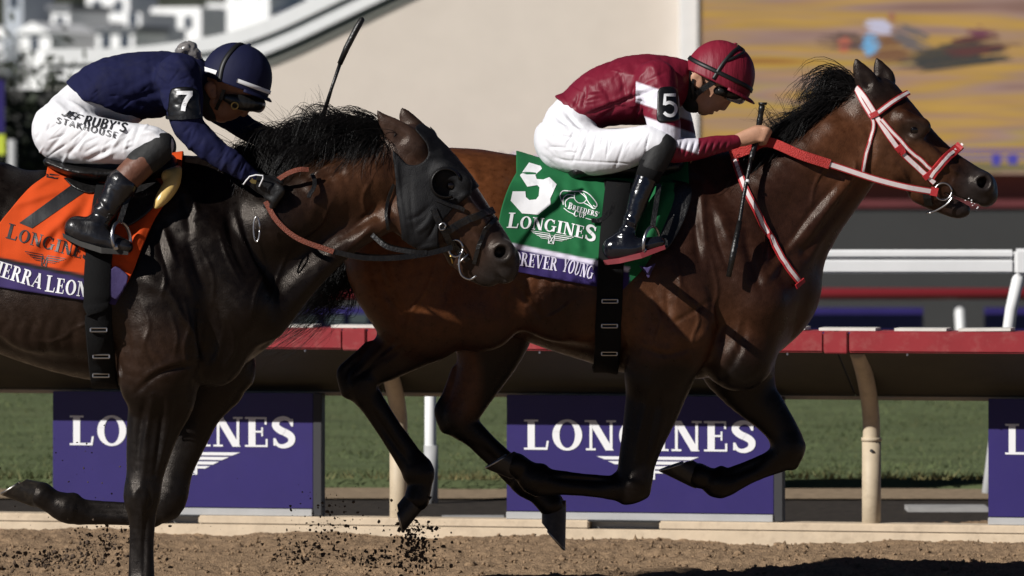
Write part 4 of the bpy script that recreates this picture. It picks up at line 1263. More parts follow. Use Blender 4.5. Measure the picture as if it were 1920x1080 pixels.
# ------------------------------------------------ dark horse (number 7)
def horse_dark():
    y0 = H7Y
    lo = P(-480, 1200, y0 + .5); hi = P(1010, 170, y0 + .5)
    F = Field((lo.x, y0 - .42, lo.z), (hi.x, y0 + .42, hi.z), .0058)
    t = lambda rows, k=.05, op='add': F.tube(T(y0, rows), k, op)
    t([(-250, 440, 0, 142, 1.0), (-150, 455, 0, 152, .9), (0, 482, 0, 165, .80), (100, 504, 0, 185, .77), (200, 518, 0, 197, .72), (290, 522, 0, 204, .66), (370, 518, 0, 186, .62), (425, 528, 0, 140, .62)], .05)
    t([(-250, 330, 0, 30, 1.6), (-150, 325, 0, 28, 1.8), (0, 334, 0, 22, 1.8)], .08)
    t([(220, 338, 0, 24, 1.4), (330, 332, 0, 24, 1.2), (410, 340, 0, 26, 1.0)], .08)
    for s in (-1, 1):
        t([(-255, 410, .13 * s, 118, .72), (-255, 500, .16 * s, 118, .66), (-230, 590, .17 * s, 96, .68)], .06)
        t([(-110, 410, .17 * s, 62, .6), (-80, 515, .18 * s, 68, .6), (-110, 590, .17 * s, 82, .6)], .07)
        t([(330, 400, .14 * s, 64, .6), (385, 480, .185 * s, 66, .55), (445, 570, .175 * s, 66, .7)], .05)
        t([(300, 530, .21 * s, 84, .55), (302, 630, .225 * s, 82, .55), (290, 715, .19 * s, 66, .7)], .05)
        t([(440, 580, .095 * s, 72, .9), (400, 668, .11 * s, 58, .9)], .05)
        t([(150, 555, .21 * s, 104, .5), (70, 575, .20 * s, 84, .5)], .08)
    t([(380, 465, 0, 175, .56), (455, 448, 0, 155, .56), (525, 420, 0, 132, .55), (595, 382, 0, 112, .55), (655, 352, 0, 98, .55), (715, 330, 0, 84, .56), (755, 300, 0, 62, .66)], .05)
    for s in (-1, 1):
        t([(722, 415, .070 * s, 22, .8), (650, 455, .085 * s, 24, .8), (575, 520, .105 * s, 30, .8), (500, 600, .13 * s, 40, .8)], .05)
        t([(690, 330, .07 * s, 44, .6), (600, 360, .10 * s, 50, .6), (510, 420, .14 * s, 56, .6)], .05)
        t([(705, 405, .098 * s, 9, 1), (640, 432, .125 * s, 10, 1), (570, 480, .16 * s, 11, 1)], .035, 'sub')
    # head
    t([(772, 290, 0, 56, .74), (803, 366, 0, 84, .60), (858, 415, 0, 66, .62), (900, 452, 0, 50, .66), (925, 478, 0, 42, .76), (940, 488, 0, 36, .9)], .03)
    t([(862, 478, 0, 26, .8), (898, 508, 0, 24, .9), (918, 518, 0, 19, 1)], .02)
    t([(948, 510, 0, 21, 1.25)], .02)
    for s in (-1, 1):
        t([(785, 400, .052 * s, 56, .5), (812, 425, .05 * s, 46, .5)], .03)
        t([(832, 325, .085 * s, 21, .6), (862, 345, .085 * s, 19, .6)], .03)
        t([(868, 368, .085 * s, 10, .8), (905, 415, .062 * s, 9, .8)], .03)
        t([(942, 472, .054 * s, 24, .75)], .02)
        if s < 0:
            t([(780, 278, -.048, 28, .75), (756, 256, -.058, 25, .5), (730, 235, -.064, 17, .45), (714, 218, -.064, 8, .5), (706, 205, -.064, 2, .6)], .02)
            t([(752, 258, -.086, 11, .6), (730, 238, -.082, 6, .6)], .010, 'sub')
        else:
            t([(792, 264, .05, 26, .75), (774, 240, .058, 21, .5), (762, 220, .06, 14, .5), (755, 206, .06, 5, .6)], .02)
        t([(846, 348, .102 * s, 10, .8)], .012, 'sub')
        t([(942, 473, .082 * s, 13, 1.3), (936, 474, .052 * s, 10, 1)], .015, 'sub')
    t([(888, 478, -.07, 4, 1), (915, 505, -.06, 4.5, 1), (945, 525, -.025, 4, 1)], .012, 'sub')
    # planted near fore
    L = -.15
    t([(300, 690, L, 76, .7), (304, 745, L, 62, .72), (290, 790, L, 52, .75), (280, 840, L, 43, .8), (272, 890, L, 35, .85), (266, 928, L, 35, .95), (265, 962, L, 26, .9), (264, 1020, L, 11, .7), (264, 1075, L, 13, .7), (266, 1105, L, 28, .95), (276, 1130, L, 24, .95), (284, 1148, L, 26, 1.1)], .03)
    cannon(t, (266, 966), (266, 1088), L, (1, 0))
    t([(246, 932, L, 13, .9)], .012); t([(284, 922, L, 12, 1.2), (282, 948, L, 11, 1.2)], .012); t([(248, 1108, L, 15, .9)], .012)
    # folded far fore
    L = .14
    t([(400, 690, L, 80, .7), (372, 760, L, 50, .72), (352, 820, L, 38, .78), (330, 880, L, 32, .85), (316, 936, L, 34, .95), (298, 958, L, 24, .9), (270, 966, L, 14, .8), (225, 966, L, 11, .7), (180, 962, L, 12, .7), (132, 955, L, 28, .95), (100, 942, L, 23, .95), (78, 928, L, 24, 1.1)], .025)
    cannon(t, (286, 965), (152, 960), L, (.0, 1.0), 14.5, 9.5, 9)
    t([(322, 958, L, 13, 1.2)], .012); t([(138, 938, L, 14, .9)], .012)
    # hind legs (mostly out of the picture)
    L = -.15
    t([(-210, 590, L, 92, .7), (-260, 680, L, 54, .7), (-310, 740, L, 40, .72), (-330, 790, L, 38, .75), (-300, 860, L, 27, .85), (-270, 925, L, 26, .85), (-250, 975, L, 30, .95), (-240, 1010, L, 25, 1.1)], .03)
    L = .14
    t([(-130, 590, L, 92, .7), (-170, 690, L, 60, .7), (-215, 760, L, 42, .72), (-232, 800, L, 38, .75), (-190, 865, L, 27, .85), (-150, 920, L, 26, .85), (-120, 958, L, 30, .95), (-100, 990, L, 25, 1.1)], .03)
    V, Q = F.mesh(2)
    N = normals_of(V, Q)
    V = sweat(V, N, .0020, 70)
    V = relief(V, N, y0, REL7)
    px, py = px_of(V)
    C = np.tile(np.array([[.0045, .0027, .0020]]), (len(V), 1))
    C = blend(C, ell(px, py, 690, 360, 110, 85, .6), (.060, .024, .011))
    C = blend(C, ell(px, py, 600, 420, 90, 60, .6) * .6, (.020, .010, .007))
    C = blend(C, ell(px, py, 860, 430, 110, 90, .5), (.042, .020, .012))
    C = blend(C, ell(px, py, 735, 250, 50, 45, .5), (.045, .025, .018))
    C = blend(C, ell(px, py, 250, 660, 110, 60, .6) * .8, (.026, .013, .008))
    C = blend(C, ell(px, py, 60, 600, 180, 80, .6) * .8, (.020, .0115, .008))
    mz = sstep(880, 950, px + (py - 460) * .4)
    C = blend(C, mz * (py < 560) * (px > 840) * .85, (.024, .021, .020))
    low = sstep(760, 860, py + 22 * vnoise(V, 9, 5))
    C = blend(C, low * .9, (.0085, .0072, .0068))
    C *= (1 + .18 * vnoise(V, 7, 2) + .12 * vnoise(V * np.array([1, 1, .4]), 40, 3))[:, None]
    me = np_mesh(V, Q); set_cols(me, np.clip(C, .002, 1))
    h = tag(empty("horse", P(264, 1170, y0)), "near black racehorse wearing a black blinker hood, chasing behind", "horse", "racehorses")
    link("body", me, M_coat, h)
    for a in (((312, 1148), (262, 1152), (330, 1184), (262, 1186), -.15), ((66, 952), (92, 905), (2, 928), (52, 897), .14), ((-222, 1020), (-262, 1012), (-205, 1075), (-262, 1060), -.15), ((-80, 980), (-115, 1000), (-48, 1045), (-110, 1055), .14)):
        make_hoof(h, y0, *a[:4], a[4])
    for s in (-1, 1):
        c = P(845, 347, y0 + .089 * s)
        bm = bmesh.new(); bmesh.ops.create_uvsphere(bm, u_segments=20, v_segments=12, radius=.0195); bmesh.ops.translate(bm, verts=bm.verts, vec=c)
        link("eye", from_bm(bm), M_eye, h)
    rng = np.random.default_rng(22)
    st = []
    g = [[(742, 275, 0), (712, 252, 0), (670, 240, -.02), (625, 244, -.03)], [(722, 262, 0), (685, 232, -.02), (640, 226, -.04), (600, 250, -.05)], [(690, 258, 0), (650, 224, -.03), (610, 228, -.05), (575, 262, -.06)],
         [(640, 268, 0), (610, 228, -.03), (570, 228, -.05), (545, 260, -.06)], [(600, 280, 0), (570, 236, -.03), (535, 240, -.05), (510, 275, -.06)], [(560, 290, 0), (520, 250, -.03), (485, 262, -.05), (465, 296, -.06)],
         [(510, 305, 0), (475, 270, -.03), (450, 280, -.05), (430, 310, -.06)], [(470, 318, 0), (430, 295, -.03), (405, 305, -.05), (395, 330, -.06)]]
    st += hair_bundle(rng, y0, g, 2400, 7, 10, lat=.02)
    g = [[(728, 272, 0), (715, 275, -.06), (702, 290, -.09), (690, 318, -.10)], [(690, 260, 0), (672, 258, -.06), (655, 280, -.09), (640, 312, -.10)], [(640, 268, 0), (612, 262, -.06), (590, 285, -.09), (572, 322, -.10)], [(570, 288, 0), (540, 278, -.06), (515, 300, -.10), (500, 335, -.11)], [(500, 308, 0), (465, 300, -.06), (440, 320, -.10), (430, 348, -.12)]]
    st += hair_bundle(rng, y0, g, 2200, 10, 8, lat=.012)
    # flyaway wisps standing up behind the hands
    g = [[(600, 275, 0), (592, 245, 0), (590, 220, 0), (580, 202, 0)], [(560, 290, 0), (548, 250, 0), (560, 225, 0), (572, 212, 0)], [(520, 300, 0), (530, 262, 0), (510, 240, 0), (478, 235, 0)], [(490, 310, 0), (505, 270, 0), (480, 250, 0), (450, 245, 0)], [(460, 318, 0), (460, 285, 0), (435, 270, 0), (418, 262, 0)], [(440, 325, 0), (430, 300, 0), (410, 285, 0), (402, 272, 0)]]
    st += hair_bundle(rng, y0, g, 240, 8, 13, lat=.02, w=(.0008, .0017))
    link("mane", hair_mesh(st), M_hair, h)
    g = [[(-365, 400, 0), (-400, 420, 0), (-480, 470, 0), (-560, 560, 0), (-610, 640, 0)], [(-365, 410, .02), (-400, 440, .02), (-460, 500, .02), (-520, 590, .02), (-560, 680, .02)], [(-365, 400, -.02), (-410, 430, -.02), (-500, 490, -.02), (-580, 590, -.02), (-640, 660, -.02)]]
    link("tail", hair_mesh(hair_bundle(rng, y0, g, 500, 6, 16, lat=.03, seg=12)), M_hair, h)
    return h, V, Q

import time as _t
_t0 = _t.time()
HB, V5, Q5 = horse_bay()
HD, V7, Q7 = horse_dark()
B5, B7 = bvh_of(V5, Q5), bvh_of(V7, Q7)
print("horses", _t.time() - _t0, len(V5), len(V7))
# ---------------------------------------------------------------- tack
M_redstrap = mat("red_webbing", (.40, .018, .022), .5, var=.1, vscale=40, bump=.3, bscale=400)
M_whitestrap = mat("white_webbing", (.75, .66, .66), .5, var=.08, vscale=40)
M_redrubber = mat("red_rubber_grip", (.48, .03, .025), .6, bump=.7, bscale=260)
M_leather = mat("black_leather", (.006, .0055, .0055), .38, var=.3, vscale=30, bump=.25, bscale=120, rvar=.1)
M_elastic = mat("black_elastic", (.0045, .0045, .005), .8, spec=.2, bump=.5, bscale=500)
M_brownrein = mat("brown_rubber_rein", (.19, .045, .022), .6, bump=.6, bscale=260, var=.2, vscale=30)
M_hood = mat("black_hood_cloth", (.005, .005, .0062), .6, spec=.25, var=.3, vscale=12, bump=.3, bscale=300, dirt=(.022, .020, .019), dscale=14, damt=.4)
M_brass = mat("brass", (.55, .38, .12), .3, metal=1)
M_gold = mat("gold_pad", (.66, .46, .16), .28, var=.1, vscale=8, bump=.15, bscale=30)
M_cloth = mat("saddle_cloth_weave", rough=.8, attr="Col", bump=.12, bscale=500, spec=.15, sheen=.0, var=.06, vscale=20)
M_print_w = mat("white_print", (.80, .80, .82), .6)
M_print_k = mat("black_print", (.014, .014, .016), .5)
M_lilac = mat("lilac_stitching", (.66, .62, .78), .7)

def lay(bvh, y0, pts, n=5, off=.004, free=False):
    """picture polyline -> positions and normals on a surface"""
    if free:
        c = catmull([(p[0], p[1], p[2]) for p in pts], n)
        pos = [P(a, b, y0 + l) for a, b, l in c]
        return pos, [Vector((0, -1, 0))] * len(pos)
    c = catmull([(p[0], p[1]) for p in pts], n)
    pos, nor = [], []
    for a, b in c:
        p, nn = hit(bvh, a, b, off)
        pos.append((a, b, p)); nor.append(nn)
    good = [i for i, q in enumerate(pos) if q[2] is not None]
    out, on = [], []
    for i, (a, b, p) in enumerate(pos):
        if p is None:
            j = min(good, key=lambda g: abs(g - i)) if good else None
            y = pos[j][2].y if j is not None else y0 - .1
            p = P(a, b, y); nn = nor[j] if j is not None else Vector((0, -1, 0))
        else:
            nn = nor[i]
        out.append(p); on.append(nn)
    # smooth the depth a little so straps do not kink
    for _ in range(2):
        ys = [q.y for q in out]
        for i in range(1, len(out) - 1):
            out[i] = Vector((out[i].x, (ys[i - 1] + 2 * ys[i] + ys[i + 1]) / 4, out[i].z))
    return out, on

def ribbon(mb, pos, nor, w, th):
    b = len(mb.v)
    n = len(pos)
    if not hasattr(w, '__len__'): w = [w] * n
    for i in range(n):
        t = (pos[min(i + 1, n - 1)] - pos[max(i - 1, 0)]).normalized()
        nn = (nor[i] - t * nor[i].dot(t)).normalized()
        s = nn.cross(t).normalized() * w[i] / 2
        for a, k in ((-1, 0), (1, 0), (.92, 1), (-.92, 1)):
            mb.v.append(pos[i] + s * a + nn * th * k)
    for i in range(n - 1):
        for k in range(4):
            a = b + i * 4 + k; c = b + i * 4 + (k + 1) % 4
            mb.f.append((a, c, c + 4, a + 4))
    mb.f.append((b, b + 1, b + 2, b + 3)); e = b + (n - 1) * 4
    mb.f.append((e + 3, e + 2, e + 1, e))

def mirrored(pos, nor, y0):
    return [Vector((p.x, 2 * y0 - p.y, p.z)) for p in pos][::-1], [Vector((q.x, -q.y, q.z)) for q in nor][::-1]

def strap(name, bvh, y0, pts, wpx, m, parent, off=.003, th=.0045, stripe=None, mirror=True, free=False, n=5):
    pos, nor = lay(bvh, y0, pts, n, off, free)
    s = S(y0)
    o = None
    for side in ((0, 1) if mirror else (0,)):
        a, b = (pos, nor) if side == 0 else mirrored(pos, nor, y0)
        mb = MB(); ribbon(mb, a, b, wpx / s, th)
        o = mb.build(name, m, parent)
        if stripe:
            mb = MB()
            ribbon(mb, [p + q * th * 1.05 for p, q in zip(a, b)], b, wpx / s * stripe[1], .0012)
            mb.build("white_stripe", stripe[0], o)
    return o

def ring3(c, ra, rb, ax, bx, r, m, name, parent, a0=0, a1=360, n=24):
    pts = [c + ax * ra * math.cos(math.radians(a0 + (a1 - a0) * i / n)) + bx * rb * math.sin(math.radians(a0 + (a1 - a0) * i / n)) for i in range(n + 1)]
    return MB().tube(pts, r, 8).build(name, m, parent, True)

EX, EY, EZ = Vector((1, 0, 0)), Vector((0, 1, 0)), Vector((0, 0, 1))

# ---------------- saddle cloths
def saddle_cloth(name, y0, bvh, Lc, Rc, colfn, foldfn, lab, nu=120, nv=84):
    c = tag(empty(name, P((Lc[0][0] + Rc[0][0]) / 2, Lc[0][1], y0)), lab, "saddle cloth", "race saddle cloths")
    Lp, Rp = catmull(Lc, 8), catmull(Rc, 8)
    vv = np.linspace(0, 1, nv)
    Li = np.column_stack([np.interp(vv, np.linspace(0, 1, len(Lp)), Lp[:, k]) for k in (0, 1)])
    Ri = np.column_stack([np.interp(vv, np.linspace(0, 1, len(Rp)), Rp[:, k]) for k in (0, 1)])
    G = np.zeros((nv, nu, 3)); PX = np.zeros((nv, nu, 2)); UV = np.zeros((nv, nu, 2)); Yd = np.full((nv, nu), np.nan)
    for j in range(nv):
        for i in range(nu):
            u = i / (nu - 1)
            q = Li[j] * (1 - u) + Ri[j] * u
            PX[j, i] = q; UV[j, i] = (u, vv[j])
            p, _ = hit(bvh, q[0], q[1])
            if p is not None: Yd[j, i] = p.y
    for i in range(nu):                      # fill misses, then smooth the drape
        col = Yd[:, i]; ok = np.where(~np.isnan(col))[0]
        Yd[:, i] = np.interp(np.arange(nv), ok, col[ok])
    for _ in range(6):
        Yp = np.pad(Yd, 1, mode='edge')
        Yd = np.minimum(Yd, (Yp[:-2, 1:-1] + Yp[2:, 1:-1] + Yp[1:-1, :-2] + Yp[1:-1, 2:]) / 4)
    fold = foldfn(PX[..., 0], PX[..., 1], UV[..., 0], UV[..., 1])
    Yd = Yd - .012 - fold * 1.5
    rows = []
    for j in range(nv):
        rows.append([P(PX[j, i, 0], PX[j, i, 1], Yd[j, i]) for i in range(nu)])
    cols = colfn(PX[..., 0], PX[..., 1], UV[..., 0], UV[..., 1])
    top = []
    for a in (.12, .3, .5, .7, .88):       # over the back
        r = []
        for i in range(nu):
            e = rows[0][i]
            lat = (e.y - y0) * (1 - a)
            x, y = e.x, y0 + lat
            loc, nn, _, _ = bvh.ray_cast(Vector((x, y, 3)), Vector((0, 0, -1)), 4)
            z = max((loc.z + .012) if loc else e.z, e.z)
            r.append(Vector((x, y, z)))
        top.append(r)
    near = rows[::-1] + top                  # bottom near ... top
    far = [[Vector((p.x, 2 * y0 - p.y, p.z)) for p in r] for r in near][::-1]
    spine = [[Vector((p.x, y0, p.z + .004)) for p in near[-1]]]
    allr = near + spine + far
    ccn = np.concatenate([cols[::-1], np.repeat(cols[:1], len(top), 0)])
    allc = np.concatenate([ccn, ccn[-1:], ccn[::-1]]).reshape(-1, 3)
    V = np.array([p[:] for r in allr for p in r])
    R = len(allr)
    i = (np.arange(R - 1)[:, None] * nu + np.arange(nu - 1)[None]).ravel()
    Q = np.column_stack([i, i + 1, i + nu + 1, i + nu])
    me = np_mesh(V, Q); set_cols(me, allc)
    o = link("cloth", me, M_cloth, c)
    md = o.modifiers.new("thick", 'SOLIDIFY'); md.thickness = .003; md.offset = 0
    bv = BVHTree.FromPolygons([Vector(v) for v in V], [tuple(int(k) for k in q) for q in Q])
    return c, bv

def on(bvh):
    """place(x,y,lift): picture point dropped onto a surface"""
    def f(x, y, l):
        d = (P(x, y, 0.0) - CAMV).normalized()
        loc, nn, _, _ = bvh.ray_cast(CAMV + d * 15.0, d, 20.0)
        if loc is None: return None
        return loc - d * (l + .0022)
    return f

def text_on(name, txt, bvh, parent, m, base, end, hpx, step=5, up=None, scale=None, bend=0.0, gap=.06, slant=0.0):
    q, tw = text_quads(txt, gap, scale)
    b = np.array(base, float); e = np.array(end, float); d = e - b
    L = np.linalg.norm(d); t = d / L
    n_ = np.array(up, float) if up is not None else np.array((t[1], -t[0]))
    qs = []
    for quad in q:
        o = []
        for x, y in quad:
            p = b + t * (x / tw) * L + n_ * y * hpx + t * slant * y * hpx + np.array((0, 1)) * bend * (1 - (2 * x / tw - 1) ** 2)
            o.append(tuple(p))
        qs.append(o)
    return quads_mesh(name, qs, on(bvh), step, m, parent)

def poly_quads(pts, w): return q_line(pts, w)

def ridge(x, y, x0, y0, x1, y1, w, a):
    """a fold line between two picture points"""
    dx, dy = x1 - x0, y1 - y0; L2 = dx * dx + dy * dy
    t = np.clip(((x - x0) * dx + (y - y0) * dy) / L2, 0, 1)
    d2 = (x - x0 - t * dx) ** 2 + (y - y0 - t * dy) ** 2
    return a * np.exp(-d2 / (w * w)) * np.sin(np.clip(t, .03, .97) * math.pi) ** .5

def nz(x, y, sc, seed): 
    return vnoise(np.column_stack([x.ravel(), y.ravel(), 0 * x.ravel()]), sc, seed).reshape(x.shape)

def col5(px, py, u, v):
    C = np.tile(np.array([.0145, .125, .044]), px.shape + (1,))
    line = 458 + (px - 970) * .205
    m = sstep(-2, 2, py - line) [..., None] * (px < 1180)[..., None]
    C = C * (1 - m) + np.array((.70, .66, .80)) * m
    m = sstep(-2, 2, py - line - 9)[..., None] * (px < 1180)[..., None]
    return C * (1 - m) + np.array((.032, .020, .105)) * m
def fold5(px, py, u, v):
    f = .004 * nz(px, py, .012, 3) + .003 * nz(px, py, .03, 4) + .004
    f += ridge(px, py, 1020, 330, 1075, 400, 10, .010) + ridge(px, py, 1065, 330, 1090, 460, 12, .008) + ridge(px, py, 1090, 335, 1125, 410, 9, .010)
    f += ridge(px, py, 1060, 430, 1110, 500, 10, .008) + ridge(px, py, 960, 330, 1010, 345, 7, .006) + ridge(px, py, 1205, 470, 1255, 350, 16, .028) + ridge(px, py, 950, 480, 1010, 500, 9, .005)
    return f
SC5, BC5 = saddle_cloth("saddle_cloth", H5Y, B5, [(968, 324), (952, 355), (938, 400), (934, 440), (944, 478), (960, 508)], [(1292, 345), (1276, 380), (1256, 418), (1232, 460), (1205, 505), (1165, 546)], col5, fold5, "green saddle cloth numbered 5 on the leading bay horse")
def col7(px, py, u, v):
    C = np.tile(np.array([.58, .066, .011]), px.shape + (1,))
    line = 487 + (px - 0) * .205
    m = sstep(-2, 2, py - line + 5)[..., None]
    C = C * (1 - m) + np.array((.02, .019, .02)) * m
    m = sstep(-2, 2, py - line - 3)[..., None]
    return C * (1 - m) + np.array((.046, .031, .115)) * m
def fold7(px, py, u, v):
    f = .004 * nz(px, py, .012, 5) + .003 * nz(px, py, .03, 6) + .004
    f += ridge(px, py, 20, 385, 130, 350, 9, .009) + ridge(px, py, 60, 470, 150, 380, 11, .012) + ridge(px, py, 120, 420, 100, 500, 9, .008) + ridge(px, py, 110, 500, 150, 450, 9, .010)
    f += ridge(px, py, 50, 360, 110, 325, 8, .008) + ridge(px, py, 235, 490, 280, 400, 14, .016) + ridge(px, py, 160, 420, 180, 370, 8, .008)
    return f
SC7, BC7 = saddle_cloth("saddle_cloth", H7Y, B7, [(86, 330), (56, 352), (22, 390), (-8, 430), (-26, 480), (-30, 534)], [(338, 345), (312, 378), (288, 415), (264, 470), (248, 512), (216, 572)], col7, fold7, "orange saddle cloth numbered 7 on the dark hooded horse")

def patch(name, bvh, poly, off, m, parent, mirror_y=None, th=.006, n=10):
    """leather panel: filled outline laid on a surface"""
    c = np.mean(poly, axis=0)
    per = catmull(list(poly) + [poly[0]], 5)[:-1]
    rings = []
    for k in range(n + 1):
        rings.append([(c[0] + (p[0] - c[0]) * k / n, c[1] + (p[1] - c[1]) * k / n) for p in per])
    m_ = len(per)
    def place(q, o_):
        p, nn = hit(bvh, q[0], q[1])
        if p is None: return None
        d = (p - CAMV).normalized()
        return p - d * o_
    vs = []; last = None
    for r in rings:
        for q in r:
            p = place(q, off)
            if p is None: p = P(q[0], q[1], last.y if last else 0)
            last = p
            vs.append(p)
    mb = MB()
    fs = [(a * m_ + i, a * m_ + (i + 1) % m_, (a + 1) * m_ + (i + 1) % m_, (a + 1) * m_ + i) for a in range(n) for i in range(m_)]
    mb.add(vs, fs)
    o = mb.build(name, m, parent, True)
    md = o.modifiers.new("thick", 'SOLIDIFY'); md.thickness = th; md.offset = 0
    if mirror_y is not None:
        mb = MB().add([Vector((v.x, 2 * mirror_y - v.y, v.z)) for v in vs], [f[::-1] for f in fs])
        o2 = mb.build(name, m, parent, True)
        md = o2.modifiers.new("thick", 'SOLIDIFY'); md.thickness = th; md.offset = 0
    return o

# printing on the cloths
def poly_on(name, outline, bvh, parent, m, step=6):
    """filled outline dropped onto a cloth"""
    bm = bmesh.new()
    f = bm.faces.new([bm.verts.new((x, y, 0)) for x, y in outline])
    bm.normal_update()
    bmesh.ops.triangulate(bm, faces=[f], ngon_method='EAR_CLIP')
    xs = [p[0] for p in outline]; ys = [p[1] for p in outline]
    for ax, lo, hi in ((0, min(xs), max(xs)), (1, min(ys), max(ys))):
        c = lo + step
        while c < hi:
            nrm = (1, 0, 0) if ax == 0 else (0, 1, 0)
            bmesh.ops.bisect_plane(bm, geom=list(bm.verts) + list(bm.edges) + list(bm.faces), plane_co=tuple(n_ * c for n_ in nrm), plane_no=nrm)
            c += step
    f_ = on(bvh); dead = []; last = None
    for v in bm.verts:
        p = f_(v.co.x, v.co.y, .002)
        if p is None: dead.append(v)
        else: v.co = p
    if dead: bmesh.ops.delete(bm, geom=dead, context='VERTS')
    return link(name, from_bm(bm), m, parent, False)
five = [[(976, 311), (1003, 306), (1004, 327), (988, 345)], [(976, 311), (988, 345), (994, 349), (984, 318)], [(988, 346), (1004, 328), (1014, 331), (1014, 349)], [(988, 346), (1014, 349), (1012, 350), (992, 351)],
        [(1014, 348), (1014, 331), (1031, 333), (1036, 351)], [(1014, 348), (1036, 351), (1043, 346), (1012, 349)], [(1016, 348), (1042, 344), (1032, 376), (1010, 366)], [(960, 358), (984, 358), (986, 374), (957, 372)],
        [(957, 372), (986, 374), (991, 376), (972, 399)], [(991, 376), (1006, 375), (1011, 401), (972, 399)], [(1006, 375), (1010, 366), (1033, 377), (1011, 401)]]
poly_on("number_five", [(920 + a / 4, 290 + b / 4) for a, b in [(288, 58), (375, 84), (385, 105), (335, 150), (345, 182), (395, 186), (440, 168), (495, 222), (446, 330), (450, 372), (355, 450), (235, 440), (150, 345), (165, 275), (260, 275), (264, 318), (290, 340), (340, 335), (360, 310), (366, 245), (350, 228), (275, 240), (220, 155)]], BC5, SC5, M_print_w)
text_on("lettering", "LONGINES", BC5, SC5, M_print_w, (950, 427), (1116, 454), 23, bend=-6, scale=[1.25, 1, 1, 1, 1, 1, 1, 1.25], gap=.05)
we = [[(1034 + x * 40 + y * 4, 449 + x * 6 - y * 26) for x, y in q] for q in wing_quads()]
quads_mesh("winged_emblem", we, on(BC5), 5, M_print_w, SC5)
text_on("name_lettering", "FOREVER", BC5, SC5, M_lilac, (948, 494), (1044, 508), 25, gap=.03)
text_on("name_lettering", "YOUNG", BC5, SC5, M_lilac, (1052, 508), (1110, 524), 25, gap=.03)
text_on("event_lettering", "BREEDERS'", BC5, SC5, M_print_w, (1064, 391), (1122, 407), 9.5, scale=[1.3] + [1] * 8, gap=.05)
text_on("event_lettering", "CUP", BC5, SC5, M_print_w, (1075, 405), (1098, 409), 9, scale=[1.2, 1, 1])
hl = []
for pts, w in (([(1053, 378), (1050, 366), (1055, 358), (1066, 358), (1080, 359), (1092, 358), (1103, 363), (1112, 372), (1119, 382), (1118, 388), (1112, 385)], 1.6), ([(1056, 384), (1056, 372), (1064, 365), (1076, 366)], 1.5), ([(1061, 388), (1060, 378), (1068, 371), (1078, 371)], 1.5),
               ([(1078, 362), (1077, 372), (1084, 380), (1094, 380), (1100, 372), (1094, 362)], 1.3), ([(1086, 360), (1096, 368), (1104, 380), (1112, 390)], 1.4), ([(1094, 380), (1104, 385), (1112, 391), (1117, 390)], 1.5), ([(1057, 390), (1066, 397), (1075, 401), (1077, 404)], 1.3), ([(1098, 409), (1110, 412), (1116, 410)], 1.3)):
    hl += q_line(catmull(pts, 3), w)
quads_mesh("horse_head_emblem", hl, on(BC5), 6, M_print_w, SC5)

seven = [[(80, 333), (84, 324), (170, 332), (160, 346)], [(76, 335), (88, 334), (86, 325), (82, 324)], [(135, 346), (165, 338), (172, 345), (54, 430)], [(135, 346), (54, 430), (36, 418), (120, 346)]]
seven = [[(81, 332), (84, 324), (111, 328), (107, 335)], [(132, 350), (150, 338), (178, 346), (150, 364)], [(36, 418), (60, 428), (150, 364), (132, 350)]]
poly_on("number_seven", [(81, 332), (85, 324), (112, 328), (108, 336)], BC7, SC7, M_print_k)
poly_on("number_seven", [(132, 348), (150, 336), (186, 344), (150, 366), (60, 428), (36, 418)], BC7, SC7, M_print_k)
text_on("lettering", "LONGINES", BC7, SC7, M_print_k, (10, 446), (172, 490), 24, scale=[1.2, 1, 1, 1, 1, 1, 1, 1.2], gap=.06)
we = [[(83 + x * 38 + y * 4, 490 + x * 7 - y * 30) for x, y in q] for q in wing_quads()]
quads_mesh("winged_emblem", we, on(BC7), 5, M_print_k, SC7)
text_on("name_lettering", "SIERRA", BC7, SC7, M_print_w, (-26, 511), (76, 542), 28, gap=.05, scale=[1.1, 1, 1, 1, 1, 1])
text_on("name_lettering", "LEONE", BC7, SC7, M_print_w, (84, 546), (180, 560), 28, gap=.05, scale=[1.1, 1, 1, 1, 1])
patch("folded_corner", BC7, [(183, 536), (200, 515), (216, 500), (230, 508), (240, 520), (232, 545), (224, 562), (208, 556)], .012, mat("purple_cloth", (.046, .031, .115), .8, bump=.2, bscale=60), SC7)
patch("folded_corner", BC5, [(1198, 498), (1214, 500), (1229, 494), (1222, 508), (1216, 521), (1208, 509)], .014, MATS["purple_cloth"], SC5)

